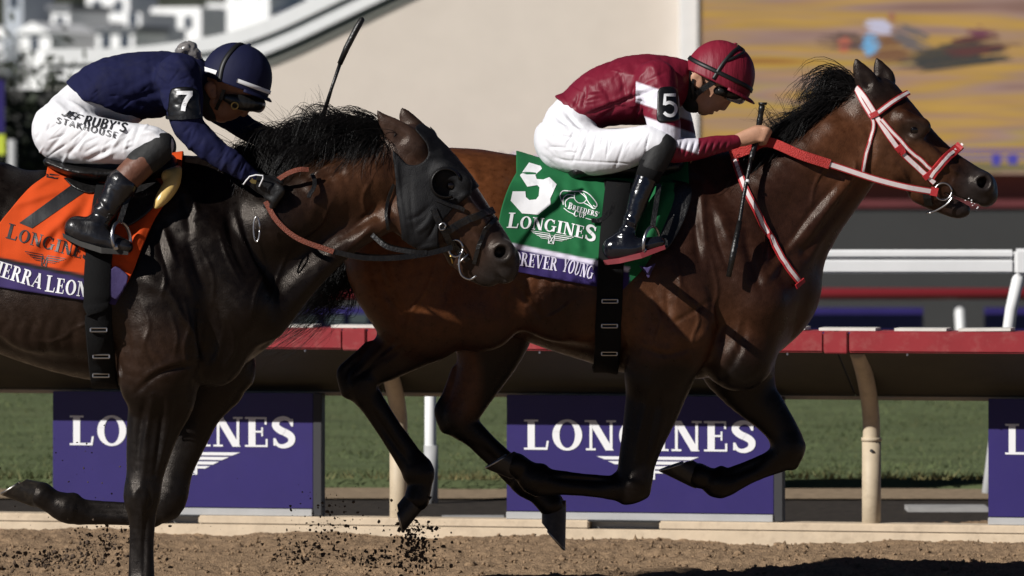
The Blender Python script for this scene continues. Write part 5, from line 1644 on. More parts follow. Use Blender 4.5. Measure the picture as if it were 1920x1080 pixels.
# ---------------- saddles with girth and stirrups
def girth(bvh, bc, y0, pts, wpx, parent, buckles):
    pos, nor = [], []
    c = catmull(pts, 6)
    for a, b in c:
        p1, n1 = hit(bvh, a, b, .02); p2, n2 = hit(bc, a, b, .008)
        p, nn = (p1, n1)
        if p2 is not None and (p1 is None or p2.y < p1.y): p, nn = p2, n2
        if p is None: continue
        if nn.y > 0: nn = -nn
        pos.append(p); nor.append(nn)
    e = pos[-1]
    for lat in np.linspace(e.y - y0, 0, 8)[1:]:
        loc, nn, _, _ = bvh.ray_cast(Vector((e.x, y0 + lat, e.z - 1)), Vector((0, 0, 1)), 3)
        if loc is not None and loc.z < e.z + .05: pos.append(loc - Vector((0, 0, .012))); nor.append(Vector((0, 0, -1)))
    mp, mn = mirrored(pos, nor, y0)
    pos = pos + mp[1:]; nor = nor + mn[1:]
    mb = MB(); ribbon(mb, pos, nor, wpx / S(y0), .008)
    g = mb.build("girth", M_elastic, parent, True)
    for (bx, by) in buckles:
        p, nn = hit(bvh, bx, by, .034)
        s = S(y0)
        hw = wpx / s * .30
        mb = MB()
        mb.tube([p + EX * -hw + EZ * .006, p + EX * hw + EZ * .006], .0028, 6); mb.tube([p + EX * -hw - EZ * .006, p + EX * hw - EZ * .006], .0028, 6)
        mb.tube([p + EX * -hw + EZ * .006, p + EX * -hw - EZ * .006], .0028, 6); mb.tube([p + EX * hw + EZ * .006, p + EX * hw - EZ * .006], .0028, 6)
        mb.build("buckle", M_metal, g)
    return g

def stirrup(px, py, lat, y0, parent, m, tilt, top):
    c = P(px, py, y0 + lat)
    ax = (EY * .85 + EX * .52).normalized(); bx = (EZ + EX * tilt).normalized()
    st = ring3(c + bx * .012, .056, .062, ax, bx, .0062, m, "stirrup_iron", parent, -25, 205)
    mb = MB()
    mb.tube([c + ax * .05 - bx * .014, c - ax * .05 - bx * .014], [.012, .012], 8, flat=.5)
    mb.build("tread", m, st, True)
    t = P(*top[:2], y0 + top[2])
    pos = [c + bx * .072, (c + bx * .072).lerp(t, .5), t]
    mb = MB(); ribbon(mb, pos, [Vector((0, -1, 0))] * 3, .02, .004)
    mb.build("stirrup_leather", M_leather, parent)

sd5 = tag(empty("racing_saddle", P(1180, 325, H5Y)), "small black racing saddle and girth on the bay horse", "saddle", "racing saddles")
F = Field((P(1060, 0, H5Y).x, H5Y - .25, P(0, 400, H5Y).z), (P(1320, 0, H5Y).x, H5Y + .25, P(0, 270, H5Y).z), .008)
F.tube(T(H5Y, [(1080, 322, 0, 22, 4.6), (1130, 318, 0, 22, 4.6), (1200, 318, 0, 24, 4.2), (1262, 312, 0, 26, 3.0)]), .03)
v_, q_ = F.mesh(1); link("seat", np_mesh(v_, q_), M_leather, sd5)
patch("flap", BC5, [(1132, 338), (1180, 342), (1200, 360), (1196, 420), (1170, 470), (1148, 472), (1134, 420), (1136, 375)], .010, M_leather, sd5, H5Y)
patch("front_flap", B5, [(1262, 338), (1296, 350), (1288, 400), (1262, 452), (1242, 470), (1236, 440), (1256, 395)], .026, M_leather, sd5, H5Y)
girth(B5, BC5, H5Y, [(1160, 345), (1153, 400), (1147, 470), (1143, 540), (1141, 600), (1140, 650), (1138, 684)], 48, sd5, [(1142, 562), (1143, 604), (1145, 648)])
strap("surcingle_strap", BC5, H5Y, [(1160, 350), (1150, 390), (1128, 412), (1108, 416)], 9, M_leather, sd5, .012, mirror=False)
stirrup(1220, 462, -.34, H5Y, sd5, M_metal, .1, (1236, 345, -.30))
stirrup(1220, 462, .34, H5Y, sd5, M_metal, .1, (1236, 345, .30))

sd7 = tag(empty("racing_saddle", P(180, 325, H7Y)), "black racing saddle with gold front pads on the dark horse", "saddle", "racing saddles")
F = Field((P(60, 0, H7Y).x, H7Y - .25, P(0, 420, H7Y).z), (P(380, 0, H7Y).x, H7Y + .25, P(0, 260, H7Y).z), .008)
F.tube(T(H7Y, [(92, 303, 0, 9, 10), (140, 320, 0, 14, 8), (200, 326, 0, 20, 5.6), (260, 322, 0, 26, 4.2), (316, 316, 0, 28, 3.0)]), .03)
v_, q_ = F.mesh(1); link("seat", np_mesh(v_, q_), M_leather, sd7)
patch("flap", BC7, [(240, 336), (280, 334), (304, 350), (300, 372), (276, 400), (240, 424), (228, 415), (232, 370)], .016, M_leather, sd7, H7Y)
patch("rear_flap", BC7, [(120, 334), (170, 336), (190, 350), (170, 362), (140, 352)], .012, M_leather, sd7, H7Y)
for s in (-1, 1):
    F = Field((P(270, 0, H7Y).x, H7Y - .36, P(0, 420, H7Y).z), (P(370, 0, H7Y).x, H7Y + .36, P(0, 290, H7Y).z), .006)
    F.tube(T(H7Y, [(332, 322, .20 * s, 10, 1.6), (322, 345, .235 * s, 15, 1.2), (304, 372, .262 * s, 13, 1.1), (292, 388, .275 * s, 5, 1.1)]), .01)
    F.tube(T(H7Y, [(334, 318, .15 * s, 8, 2.0), (316, 330, .215 * s, 14, 1.2)]), .01)
    v_, q_ = F.mesh(1); link("gold_pad", np_mesh(v_, q_), M_gold, sd7)
girth(B7, BC7, H7Y, [(205, 350), (196, 400), (186, 470), (182, 540), (184, 600), (188, 650), (196, 705)], 50, sd7, [(184, 612), (188, 655), (192, 690)])
stirrup(228, 455, -.35, H7Y, sd7, M_metal, -.1, (248, 345, -.31))
stirrup(228, 455, .35, H7Y, sd7, M_metal, -.1, (248, 345, .31))

# ---------------- bridle of the bay horse
br5 = tag(empty("bridle", P(1660, 210, H5Y)), "red and white striped bridle and reins on the bay horse", "bridle", "bridles")
WS = (M_whitestrap, .52)
strap("cheekpiece", B5, H5Y, [(1608, 163), (1626, 189), (1643, 218), (1669, 259), (1693, 289), (1733, 325), (1752, 342)], 11.5, M_redstrap, br5, stripe=(M_whitestrap, .72))
strap("headpiece", B5, H5Y, [(1607, 167), (1618, 192), (1634, 219)], 10, M_redstrap, br5, stripe=WS)
strap("noseband_hanger", B5, H5Y, [(1652, 224), (1675, 250), (1708, 283), (1746, 316)], 9.5, M_redstrap, br5, stripe=WS, off=.005)
strap("throat_latch", B5, H5Y, [(1634, 217), (1638, 233), (1635, 253), (1626, 280), (1617, 322)], 8, M_redstrap, br5, stripe=WS)
strap("browband", B5, H5Y, [(1643, 214), (1672, 192), (1703, 174)], 11, M_redstrap, br5, stripe=WS, off=.006)
strap("noseband", B5, H5Y, [(1744, 332), (1756, 315), (1772, 298), (1802, 273)], 17, M_redstrap, br5, stripe=(M_whitestrap, .34), off=.004, th=.009)
for (a, b, c, d) in ((1632, 219, 1646, 212), (1680, 283, 1692, 273), (1732, 333, 1744, 325), (1686, 288, 1696, 280)):
    strap("keeper", B5, H5Y, [(a, b), ((a + c) / 2, (b + d) / 2), (c, d)], 11, M_redstrap, br5, off=.009)
strap("chin_strap", B5, H5Y, [(1736, 350), (1738, 366), (1742, 384)], 16, M_leather, br5, off=.004)
bc, _n = hit(B5, 1768, 357, .012)
for s in (-1, 1):
    c = Vector((bc.x, bc.y if s < 0 else 2 * H5Y - bc.y, bc.z))
    ring3(c, .032, .032, EX, EZ, .0036, M_metal, "bit_ring", br5)
    pts = [c + EX * .036 - EZ * .018, c + EX * .016 - EZ * .045, c + EX * -.02 - EZ * .068, c + EX * -.055 - EZ * .082]
    MB().tube([Vector(p) for p in catmull([p[:] for p in pts], 4)], .0034, 8).build("bit_cheek", M_metal, br5, True)
rein_pts = [(1752, 360, -.075), (1700, 351, -.105), (1641, 336, -.125), (1580, 316, -.14), (1552, 307, -.15)]
strap("rein", B5, H5Y, rein_pts, 13, M_redstrap, br5, stripe=(M_whitestrap, .66), free=True, mirror=True)
strap("rein_grip", B5, H5Y, [(1555, 308, -.15), (1500, 290, -.165), (1440, 266, -.148), (1408, 278, -.10), (1370, 292, -.085)], 19, M_redrubber, br5, free=True, mirror=True, th=.008)
strap("rein_end", B5, H5Y, [(1758, 361, -.078), (1745, 358, -.078)], 17, M_redstrap, br5, free=True, mirror=True, th=.008)
bs5 = tag(empty("breast_strap", P(1440, 430, H5Y)), "red and white neck strap across the bay horse's shoulder", "strap")
strap("webbing", B5, H5Y, [(1376, 300), (1386, 325), (1402, 365), (1430, 420), (1465, 485), (1488, 518), (1499, 532)], 14, M_redstrap, bs5, stripe=(M_whitestrap, .5), off=.008)
strap("loop_end", B5, H5Y, [(1488, 538), (1503, 524)], 9, M_redstrap, bs5, off=.012)

# ---------------- hood and bridle of the dark horse
def inside(px, py, poly):
    c = np.zeros(len(px), bool); n = len(poly)
    for i in range(n):
        (x0, y0), (x1, y1) = poly[i], poly[(i + 1) % n]
        k = ((y0 > py) != (y1 > py)) & (px < (x1 - x0) * (py - y0) / ((y1 - y0) + 1e-9) + x0)
        c ^= k
    return c
hood_poly = [(733, 268), (738, 320), (744, 380), (752, 430), (760, 475), (790, 480), (826, 474), (822, 440), (826, 420), (850, 392), (896, 352), (900, 320), (850, 270), (820, 240), (790, 230), (760, 255)]
px, py = px_of(V7); N7 = normals_of(V7, Q7)
msk = inside(px, py, hood_poly)
for (x0, y0, x1, y1, r, sgn) in ((704, 204, 776, 284, 25, -1), (752, 200, 792, 262, 21, 1)):
    dx, dy = x1 - x0, y1 - y0; t_ = np.clip(((px - x0) * dx + (py - y0) * dy) / (dx * dx + dy * dy), 0, 1)
    d_ = np.hypot(px - x0 - t_ * dx, py - y0 - t_ * dy)
    msk &= ~((d_ < r) & (V7[:, 1] * sgn > .012))
fm = msk[Q7].all(1)
used = np.unique(Q7[fm]); remap = -np.ones(len(V7), int); remap[used] = np.arange(len(used))
hv = V7[used] + N7[used] * .0055
hv += N7[used] * (.0012 * vnoise(V7[used] * np.array([1, 1, .5]), 26, 3) + .0006 * vnoise(V7[used] * np.array([1.5, 1, 1]), 60, 4))[:, None]
hv = relief(hv, N7[used], H7Y, [([(815, 392), (800, 420), (780, 436)], 5, .007), ([(822, 404), (812, 430), (800, 450)], 4, -.006), ([(806, 385), (785, 405), (765, 412)], 4, -.005), ([(742, 290), (752, 380), (766, 460)], 3, .004), ([(780, 300), (820, 290), (850, 305)], 5, .005), ([(775, 470), (800, 462), (822, 460)], 4, .005), ([(770, 330), (772, 400), (782, 460)], 3, -.003), ([(850, 395), (862, 372), (884, 360)], 4, .004), ([(830, 470), (826, 440), (830, 420)], 3, .005)])
hq = remap[Q7[fm]]
hd7 = tag(empty("blinker_hood", P(790, 300, H7Y)), "black cloth blinker hood on the dark horse's head", "hood")
ho = link("hood", np_mesh(hv, hq), M_hood, hd7)
bm = bmesh.new(); bm.from_mesh(ho.data)
for _ in range(10):
    newp = {}
    for v in bm.verts:
        be = [e for e in v.link_edges if e.is_boundary]
        if len(be) == 2:
            newp[v] = v.co * .4 + (be[0].other_vert(v).co + be[1].other_vert(v).co) * .3
    for v, c in newp.items(): v.co = c
bm.to_mesh(ho.data); bm.free()
md = ho.modifiers.new("thick", 'SOLIDIFY'); md.thickness = .003; md.offset = 1
# eye cup: a bowl standing out behind the eye, open to the front
for s in (-1, 1):
    cpt, nn = hit(B7, 836, 343, 0)
    c = Vector((cpt.x, cpt.y - .004, cpt.z))
    vs, fs = [], []
    R_, C_ = 9, 22
    for i in range(R_):
        a = i / (R_ - 1)
        for k in range(C_):
            b_ = math.radians(-52 + 284 * k / (C_ - 1) - 0)
            ang = b_ + math.radians(20)
            rad = .058 * (1 - .16 * a)
            hgt = .040 * math.sin(a * math.pi / 2) * (0.35 + .65 * max(0, math.sin(math.pi * k / (C_ - 1))))
            vs.append(c + EX * (math.cos(ang + math.pi * .25) * rad) + EZ * (math.sin(ang + math.pi * .25) * rad) - EY * hgt)
    for i in range(R_ - 1):
        for k in range(C_ - 1):
            fs.append((i * C_ + k, i * C_ + k + 1, (i + 1) * C_ + k + 1, (i + 1) * C_ + k))
    if s > 0: vs = [Vector((v.x, 2 * H7Y - v.y, v.z)) for v in vs]
    o = link("eye_cup", pydata(vs, fs), M_leather, hd7)
    md = o.modifiers.new("thick", 'SOLIDIFY'); md.thickness = .006; md.offset = 0
br7 = tag(empty("bridle", P(830, 430, H7Y)), "black leather bridle with brown rubber reins on the dark horse", "bridle", "bridles")
strap("hood_tie", B7, H7Y, [(818, 374), (842, 384), (872, 392)], 8, M_leather, br7, off=.010)
strap("cheekpiece", B7, H7Y, [(812, 392), (822, 416), (833, 436), (846, 460)], 12, M_leather, br7, off=.011)
strap("noseband", B7, H7Y, [(838, 434), (860, 420), (885, 408), (922, 396)], 14, M_leather, br7, off=.004, th=.008)
strap("drop_noseband", B7, H7Y, [(930, 410), (912, 426), (903, 446), (896, 468), (889, 494)], 8, M_leather, br7, off=.003)
strap("chin_strap", B7, H7Y, [(846, 452), (862, 470), (878, 488)], 12, M_leather, br7, off=.004)
strap("throat_latch", B7, H7Y, [(738, 345), (728, 370), (724, 400), (727, 430)], 6, M_leather, br7, off=.004)
pb, nb = hit(B7, 828, 424, .018)
ring3(pb, .011, .014, (EX * .8 - EZ * .5).normalized(), (EZ * .8 + EX * .5).normalized(), .003, M_metal, "buckle", br7, n=8)
pb, nb = hit(B7, 855, 462, .014)
for s in (-1, 1):
    c = Vector((pb.x, pb.y if s < 0 else 2 * H7Y - pb.y, pb.z))
    ring3(c, .026, .030, EX, EZ, .0042, M_metal, "bit_ring", br7)
    pts = [c + EX * .018 - EZ * .01, c + EX * .012 - EZ * .055, c + EX * .02 - EZ * .095, c + EX * .05 - EZ * .112, c + EX * .075 - EZ * .098]
    MB().tube([Vector(p) for p in catmull([p[:] for p in pts], 4)], .0036, 8).build("bit_cheek", M_metal, br7, True)
    MB().tube([c - EX * .02 - EZ * .02, c - EX * .01 - EZ * .055], .003, 8).build("curb_hook", M_brass, br7, True)
    MB().tube([c + EX * .045 - EZ * .02, c + EX * .005 - EZ * .06], .003, 8).build("curb_link", M_metal, br7, True)
strap("rein_grip", B7, H7Y, [(498, 378, -.20), (520, 415, -.205), (560, 448, -.20), (625, 472, -.185)], 10, M_brownrein, br7, free=True, th=.007)
strap("rein", B7, H7Y, [(622, 471, -.185), (680, 483, -.165), (740, 484, -.14), (800, 476, -.115), (848, 464, -.095)], 10, M_leather, br7, free=True, th=.005)
strap("rein_fork", B7, H7Y, [(690, 432, -.10), (706, 448, -.11), (728, 464, -.12), (770, 472, -.125), (800, 474, -.118)], 9, M_leather, br7, free=True)
strap("rein_loop", B7, H7Y, [(522, 336, -.19), (540, 325, -.20), (560, 318, -.20), (578, 318, -.19)], 9, M_brownrein, br7, free=True, th=.006, mirror=False)
strap("neck_strap", B7, H7Y, [(516, 330), (530, 308), (560, 285), (586, 262)], 9, M_leather, br7, off=.04, mirror=False)
strap("neck_strap", B7, H7Y, [(586, 330), (588, 350), (578, 372)], 8, M_leather, br7, off=.02, mirror=False)
ring3(P(481, 430, -.262), .011, .045, EX, EZ, .003, M_metal, "hanging_buckle", br7)

# foam at the bay horse's lips
mb = MB(); rs = random.Random(8)
for k in range(8):
    t_ = k / 7; c = P(1812 + 24 * t_ + rs.uniform(-3, 3), 372 + 18 * t_ + rs.uniform(-3, 4), H5Y - .062 + .03 * t_)
    mb.tube([c - EX * .003, c, c + EX * .003], [.001, rs.uniform(.002, .0042), .001], 6)
o_ = mb.build("mouth_foam", M_print_w, HB, True); o_["kind"] = "stuff"
# ---------------------------------------------------------------- jockeys
M_skin = mat("skin", (.46, .245, .155), .5, var=.12, vscale=30, bump=.1, bscale=200, spec=.4)
M_skin_tan = mat("tanned_skin", (.30, .135, .075), .5, var=.15, vscale=30, bump=.1, bscale=200, spec=.4)
M_silk = mat("silk", rough=.5, attr="Col", bump=.3, bscale=30, stretch=(1.6, 1, .5), spec=.28, sheen=.0, var=.07, vscale=9)
M_navy = mat("navy_cloth", rough=.85, attr="Col", bump=.22, bscale=26, stretch=(1, 1, .6), spec=.12, sheen=.0, dirt=(.035, .034, .04), dscale=10, damt=.3, var=.1, vscale=9)
M_breech = mat("white_breeches", (.74, .74, .78), .6, bump=.14, bscale=24, stretch=(2.2, 1, .5), spec=.3, var=.04, vscale=9)
M_breech_d = mat("white_breeches_muddy", (.70, .70, .73), .7, bump=.16, bscale=20, stretch=(1.6, 1, .6), spec=.3, dirt=(.42, .38, .34), dscale=16, damt=.3)
M_boot = mat("patent_boot", (.005, .0055, .009), .16, spec=.7, bump=.35, bscale=22, var=.3, vscale=10)
M_boot_d = mat("worn_boot", (.008, .008, .010), .26, spec=.6, bump=.4, bscale=24, var=.4, vscale=12, dirt=(.06, .05, .04), dscale=14, damt=.35)
M_brownboot = mat("brown_boot_top", (.13, .048, .026), .55, var=.25, vscale=22, bump=.2, bscale=60)
M_sole_red = mat("red_sole", (.20, .022, .03), .6, var=.15, vscale=30)
M_sole_k = mat("black_sole", (.03, .028, .026), .8, var=.3, vscale=30)
M_glove = mat("black_glove", (.005, .005, .0055), .55, bump=.3, bscale=60)
M_blackcloth = mat("black_vest_cloth", (.0045, .0045, .005), .7, bump=.2, bscale=60)
M_goggle = mat("goggle_frame", (.012, .012, .012), .3)
M_lens = mat("goggle_lens", (.35, .36, .36), .08, spec=.9, metal=.4)
M_capred = mat("maroon_cap_silk", (.19, .012, .028), .5, bump=.5, bscale=16, stretch=(3.2, 1, .45), spec=.25, sheen=.0, var=.08, vscale=9)
M_capnavy = mat("navy_cap_silk", (.008, .0095, .036), .7, bump=.25, bscale=14, spec=.2, sheen=.0, var=.15, vscale=9)
M_band = mat("black_band", (.005, .005, .0055), .5)
M_patch = mat("black_arm_patch", (.005, .005, .006), .35, bump=.2, bscale=30, dirt=(.03, .029, .027), dscale=18, damt=.5)
M_plastic = mat("grey_plastic", (.30, .28, .27), .15, spec=.8, bump=.6, bscale=40, trans=.35)

def field_for(y0, x0, y0p, x1, y1p, h, half=.48):
    a = P(x0, y1p, y0); b = P(x1, y0p, y0)
    return Field((a.x, y0 - half, a.z), (b.x, y0 + half, b.z), h)

def finish(F, m, name, parent, colfn=None, crease=None, smooth=1):
    V, Q = F.mesh(smooth)
    if crease:
        N = normals_of(V, Q)
        V = V + N * crease(V)[:, None]
    me = np_mesh(V, Q)
    if colfn is not None: set_cols(me, colfn(V))
    link(name, me, m, parent)
    return V, Q

def folds(y0, lines, side=-1, base=.0015, sc=18, seed=1):
    """creases: list of (x0,y0,x1,y1,width px,depth m) on the near side"""
    def f(V):
        px, py = px_of(V)
        r = base * vnoise(V, sc, seed) + base * .6 * vnoise(V, sc * 2.6, seed + 1)
        for (a, b, c, d, w, am) in lines: r = r + ridge(px, py, a, b, c, d, w, am)
        return r
    return f

def dome(O, fw, up, ra, rh, rl):
    """helmet shell: th 0 at the crown, 90 deg at the rim; ph 0 forward, -90 to the camera"""
    def D(th, ph, e=0.0):
        c, s = math.cos(math.radians(th)), math.sin(math.radians(th))
        pc, ps = math.cos(math.radians(ph)), math.sin(math.radians(ph))
        k = 2.25
        g = (abs(c) ** k + abs(s) ** k) ** (-1 / k)
        return O + fw * ((ra + e) * s * pc * g) + up * ((rh + e) * c * g) + EY * ((rl + e) * s * ps * g)
    return D

def make_helmet(parent, name, O, fwpx, ra, rh, rl, m, y0, peak, bands):
    s = S(y0)
    fw = Vector((fwpx[0], 0, -fwpx[1])).normalized(); up = Vector((fwpx[1], 0, fwpx[0])).normalized()
    Op = P(O[0], O[1], y0)
    D = dome(Op, fw, up, ra / s, rh / s, rl)
    nt, npn = 22, 48
    vs, fs = [], []
    for i in range(nt + 1):
        th = 100 * i / nt
        for k in range(npn):
            ph = 360 * k / npn
            p = D(min(th, 90), ph)
            if th > 90:
                p = p - up * (th - 90) * .0012
            # soft panel seams
            q = (p - Op).normalized()
            vs.append(p + q * (-.0018 * max(0, math.cos(math.radians(ph * 6))) ** 12 * math.sin(math.radians(min(th, 90)))))
    for i in range(nt):
        for k in range(npn):
            fs.append((i * npn + k, i * npn + (k + 1) % npn, (i + 1) * npn + (k + 1) % npn, (i + 1) * npn + k))
    h = link(name, pydata(vs, [f[::-1] for f in fs]), m, parent)
    md = h.modifiers.new("thick", 'SOLIDIFY'); md.thickness = .008; md.offset = -1
    # button
    bm = bmesh.new(); bmesh.ops.create_uvsphere(bm, u_segments=12, v_segments=8, radius=.009); bmesh.ops.scale(bm, verts=bm.verts, vec=(1, 1, .5)); bmesh.ops.translate(bm, verts=bm.verts, vec=D(0, 0, .001))
    link("button", from_bm(bm), m, h)
    # peak
    pv, pf = [], []
    A, Bn = 26, 6
    for j in range(Bn + 1):
        t = j / Bn
        for i in range(A + 1):
            ph = -70 + 140 * i / A
            b = D(90, ph) - up * .006
            ext = peak / s * max(0, math.cos(math.radians(ph * 90 / 70))) ** .7
            pv.append(b + (fw * math.cos(math.radians(ph)) + EY * math.sin(math.radians(ph)) * .6) * ext * t - up * (.010 * t * t + .002))
    for j in range(Bn):
        for i in range(A):
            a = j * (A + 1) + i
            pf.append((a, a + 1, a + A + 2, a + A + 1))
    o = link("peak", pydata(pv, pf), m, h)
    md = o.modifiers.new("thick", 'SOLIDIFY'); md.thickness = .005; md.offset = 0
    for (nm, path, w, mm) in bands:
        c = catmull(path, 10)
        pos = [D(a, b, .0015) for a, b in c]; nor = [(D(a, b, .01) - D(a, b, 0)).normalized() for a, b in c]
        mb = MB(); ribbon(mb, pos, nor, w, .002); mb.build(nm, mm, h, True)
    return D

# ------------------------------------------------ jockey in maroon
def jockey_maroon():
    y0 = H5Y
    j = tag(empty("person", P(1130, 320, y0)), "jockey in maroon silks and white breeches crouched on the bay horse", "person", "jockeys")
    torso = [(1070, 226, 0, 38, 1.6), (1092, 206, 0, 46, 1.5), (1125, 184, 0, 55, 1.42), (1165, 173, 0, 62, 1.35), (1210, 167, 0, 66, 1.28), (1246, 160, 0, 50, 1.35)]
    arm_n = [(1232, 150, -.165, 38, 1), (1238, 190, -.205, 35, 1), (1245, 235, -.24, 31, 1), (1254, 276, -.25, 27, 1), (1300, 280, -.235, 21, 1), (1345, 271, -.205, 17, 1), (1380, 265, -.18, 13, 1)]
    arm_f = [(1238, 150, .165, 36, 1), (1258, 195, .205, 32, 1), (1274, 240, .22, 27, 1), (1288, 280, .21, 24, 1), (1340, 284, .16, 17, 1), (1385, 274, .13, 12, 1)]
    seat = [(1078, 218, 0, 40, 1.55), (1060, 262, 0, 56, 1.42)]
    def thigh(s): return [(1064, 266, .10 * s, 56, .85), (1110, 284, .17 * s, 45, .85), (1165, 280, .22 * s, 39, .9), (1212, 267, .262 * s, 31, .95), (1234, 268, .275 * s, 27, 1)]
    def shin(s): return [(1238, 274, .275 * s, 27, 1), (1222, 312, .29 * s, 23, 1), (1200, 368, .305 * s, 20, 1), (1184, 415, .315 * s, 17, 1), (1172, 446, .32 * s, 18, 1)]
    def foot(s): return [(1152, 464, .32 * s, 19, .9), (1186, 464, .335 * s, 16, 1.1), (1212, 459, .345 * s, 13, 1.3), (1236, 454, .35 * s, 10, 1.4)]
    F = field_for(y0, 960, 60, 1470, 520, .0048)
    t = lambda rows, k=.02, g=0.0, op='add': F.tube(T(y0, rows, g), k, op)
    t(torso, .02, -9); t(arm_n, .02, -6); t(arm_f, .02, -6); t(seat, .02, -8)
    for s in (-1, 1): t(thigh(s), .02, -7); t(shin(s), .02, -5); t(foot(s), .02, -5)
    t([(1250, 150, 0, 27, 1.1), (1282, 150, 0, 25, 1.05), (1312, 158, 0, 25, 1.0)], .03)
    t([(1330, 138, 0, 44, .80), (1356, 136, 0, 44, .80)], .02)
    t([(1352, 160, 0, 36, .84), (1338, 182, 0, 26, .86), (1323, 201, 0, 13, 1.15)], .02)
    t([(1308, 178, -.044, 12, .8), (1318, 204, 0, 11, 1.5), (1308, 178, .044, 12, .8)], .02)
    t([(1368, 182, 0, 6, .9), (1360, 196, 0, 6.5, .95), (1356, 202, 0, 6, 1.15)], .008)
    t([(1341, 205, 0, 6, 1.7), ], .008); t([(1334, 210, 0, 5, 1.7)], .008)
    t([(1338, 209, -.03, 2, 1), (1340, 210, 0, 2, 1), (1338, 209, .03, 2, 1)], .004, 0, 'sub')
    for s in (-1, 1):
        t([(1306, 146, .073 * s, 12, .35), (1310, 158, .073 * s, 9, .35)], .006)
        t([(1310, 148, .082 * s, 5, .5)], .005, 0, 'sub')
        t([(1362, 176, .035 * s, 8, .8)], .01, 0, 'sub')
        # hand: palm, four curled fingers, thumb
        X, Y, lt = (0, 0, -.178) if s < 0 else (2, 10, .13)
        t([(1378 + X, 265 + Y, lt, 12, .9), (1400 + X, 258 + Y, lt, 15, .65), (1420 + X, 251 + Y, lt, 15, .6)], .012)
        for i in range(4):
            kx, ky = 1424 + X - i * 2, 242 + Y + i * 6.4
            t([(kx, ky, lt, 5.4, 1), (kx + 15 - i, ky + 1, lt - .006, 5.2, 1), (kx + 19 - i, ky + 6, lt + .012, 4.8, 1), (kx + 8, ky + 8, lt + .024, 4.4, 1)], .004)
        t([(1398 + X, 250 + Y, lt + .012, 6.5, 1), (1416 + X, 241 + Y, lt + .022, 6, 1), (1434 + X, 240 + Y, lt + .022, 5, 1)], .008)
    finish(F, M_skin, "body", j)
    # breeches
    F = field_for(y0, 960, 160, 1290, 360, .004)
    t(seat, .03, 3)
    for s in (-1, 1): t(thigh(s), .04, 1)
    t([(1092, 206, 0, 42, 1.5), (1070, 226, 0, 42, 1.5)], .03, 0)
    cr = []
    rc = random.Random(31)
    for i in range(26):
        x = rc.uniform(1072, 1228); y = rc.uniform(244, 262); ln = rc.uniform(18, 58); dx = rc.uniform(3, 20)
        cr.append((x, y, x - dx, min(y + ln, 318), rc.uniform(1.3, 2.6), -rc.uniform(.001, .0045)))
    for i in range(10):
        x = rc.uniform(1010, 1060); y = rc.uniform(225, 300)
        cr.append((x, y, x + rc.uniform(20, 45), y + rc.uniform(-4, 22), rc.uniform(1.6, 3), -rc.uniform(.002, .005)))
    cr += [(1040, 215, 1075, 245, 4, -.007), (1030, 235, 1068, 262, 4, -.006), (1060, 210, 1092, 244, 4, -.008), (1050, 300, 1190, 308, 2, -.003), (1020, 260, 1050, 300, 4, -.005), (1015, 290, 1045, 315, 3, -.004), (1035, 230, 1100, 246, 4, .006)]
    VB, QB = finish(F, M_breech, "breeches", j, None, folds(y0, cr, seed=3))
    # jacket
    F = field_for(y0, 960, 60, 1420, 330, .0042)
    t(torso[1:], .02, 0); t([(1052, 196, 0, 20, 2.6), (1070, 216, 0, 36, 1.75), (1092, 206, 0, 47, 1.5)], .02)
    t(arm_n, .025, 0); t(arm_f, .025, 0)
    t([(1254, 142, 0, 34, 1.1), (1276, 138, 0, 27, 1.15)], .03)
    F.hem([1000, 1045, 1072, 1099, 1154, 1215], [150, 185, 215, 241, 239, 240], 1215, y0)
    def jc(V):
        px, py = px_of(V); lat = V[:, 1] - y0
        C = np.tile(np.array([[.165, .009, .025]]), (len(V), 1))
        arm = (np.abs(lat) > .148) & (px > 1192) & (px < 1310)
        tt = py - .34 * (px - 1230)
        w = (sstep(164, 168, tt) * sstep(206, 202, tt) + sstep(224, 228, tt) * sstep(264, 260, tt)) * arm
        return blend(C, w, (.70, .68, .76))
    cr = [(1100, 215, 1235, 165, 3.5, -.008), (1100, 208, 1230, 158, 5, .005), (1150, 200, 1130, 160, 5, -.006), (1175, 195, 1165, 140, 5, -.006), (1195, 150, 1180, 190, 3, -.007), (1205, 140, 1195, 185, 2.5, .006), (1160, 118, 1205, 165, 12, .006), (1120, 225, 1160, 200, 4, -.006), (1185, 230, 1205, 180, 4, -.007), (1085, 175, 1075, 205, 3, -.005), (1100, 165, 1092, 200, 3, -.005), (1205, 130, 1190, 180, 6, .006), (1190, 120, 1240, 130, 7, .006), (1110, 160, 1180, 130, 9, .004), (1070, 190, 1100, 232, 4, .004), (1062, 186, 1085, 222, 4, .004),
          (1055, 182, 1066, 200, 3, .003), (1090, 150, 1150, 190, 8, .004), (1130, 225, 1215, 215, 8, .004), (1222, 120, 1240, 165, 6, .005)]
    for i in range(9): cr.append((1268 + i * 12, 262 + i * .6, 1258 + i * 12, 296 - i * 1.4, 2.4, -.006))
    rc = random.Random(41)
    for i in range(34):
        x = rc.uniform(1070, 1215); y = rc.uniform(130, 225); an = rc.uniform(-1.2, .6); ln = rc.uniform(14, 50)
        cr.append((x, y, x + ln * math.cos(an), y + ln * math.sin(an), rc.uniform(1.6, 4.0), rc.choice((-1, -1, 1)) * rc.uniform(.001, .0035)))
    VJ, QJ = finish(F, M_silk, "jacket", j, jc, folds(y0, cr, seed=5, base=.002))
    BJ = bvh_of(VJ, QJ)
    # black number band round the near sleeve
    ab = patch("arm_band", BJ, [(1233, 172), (1240, 164), (1262, 163), (1271, 172), (1274, 200), (1273, 224), (1252, 228), (1233, 227), (1232, 200)], .004, M_patch, j, th=.003)
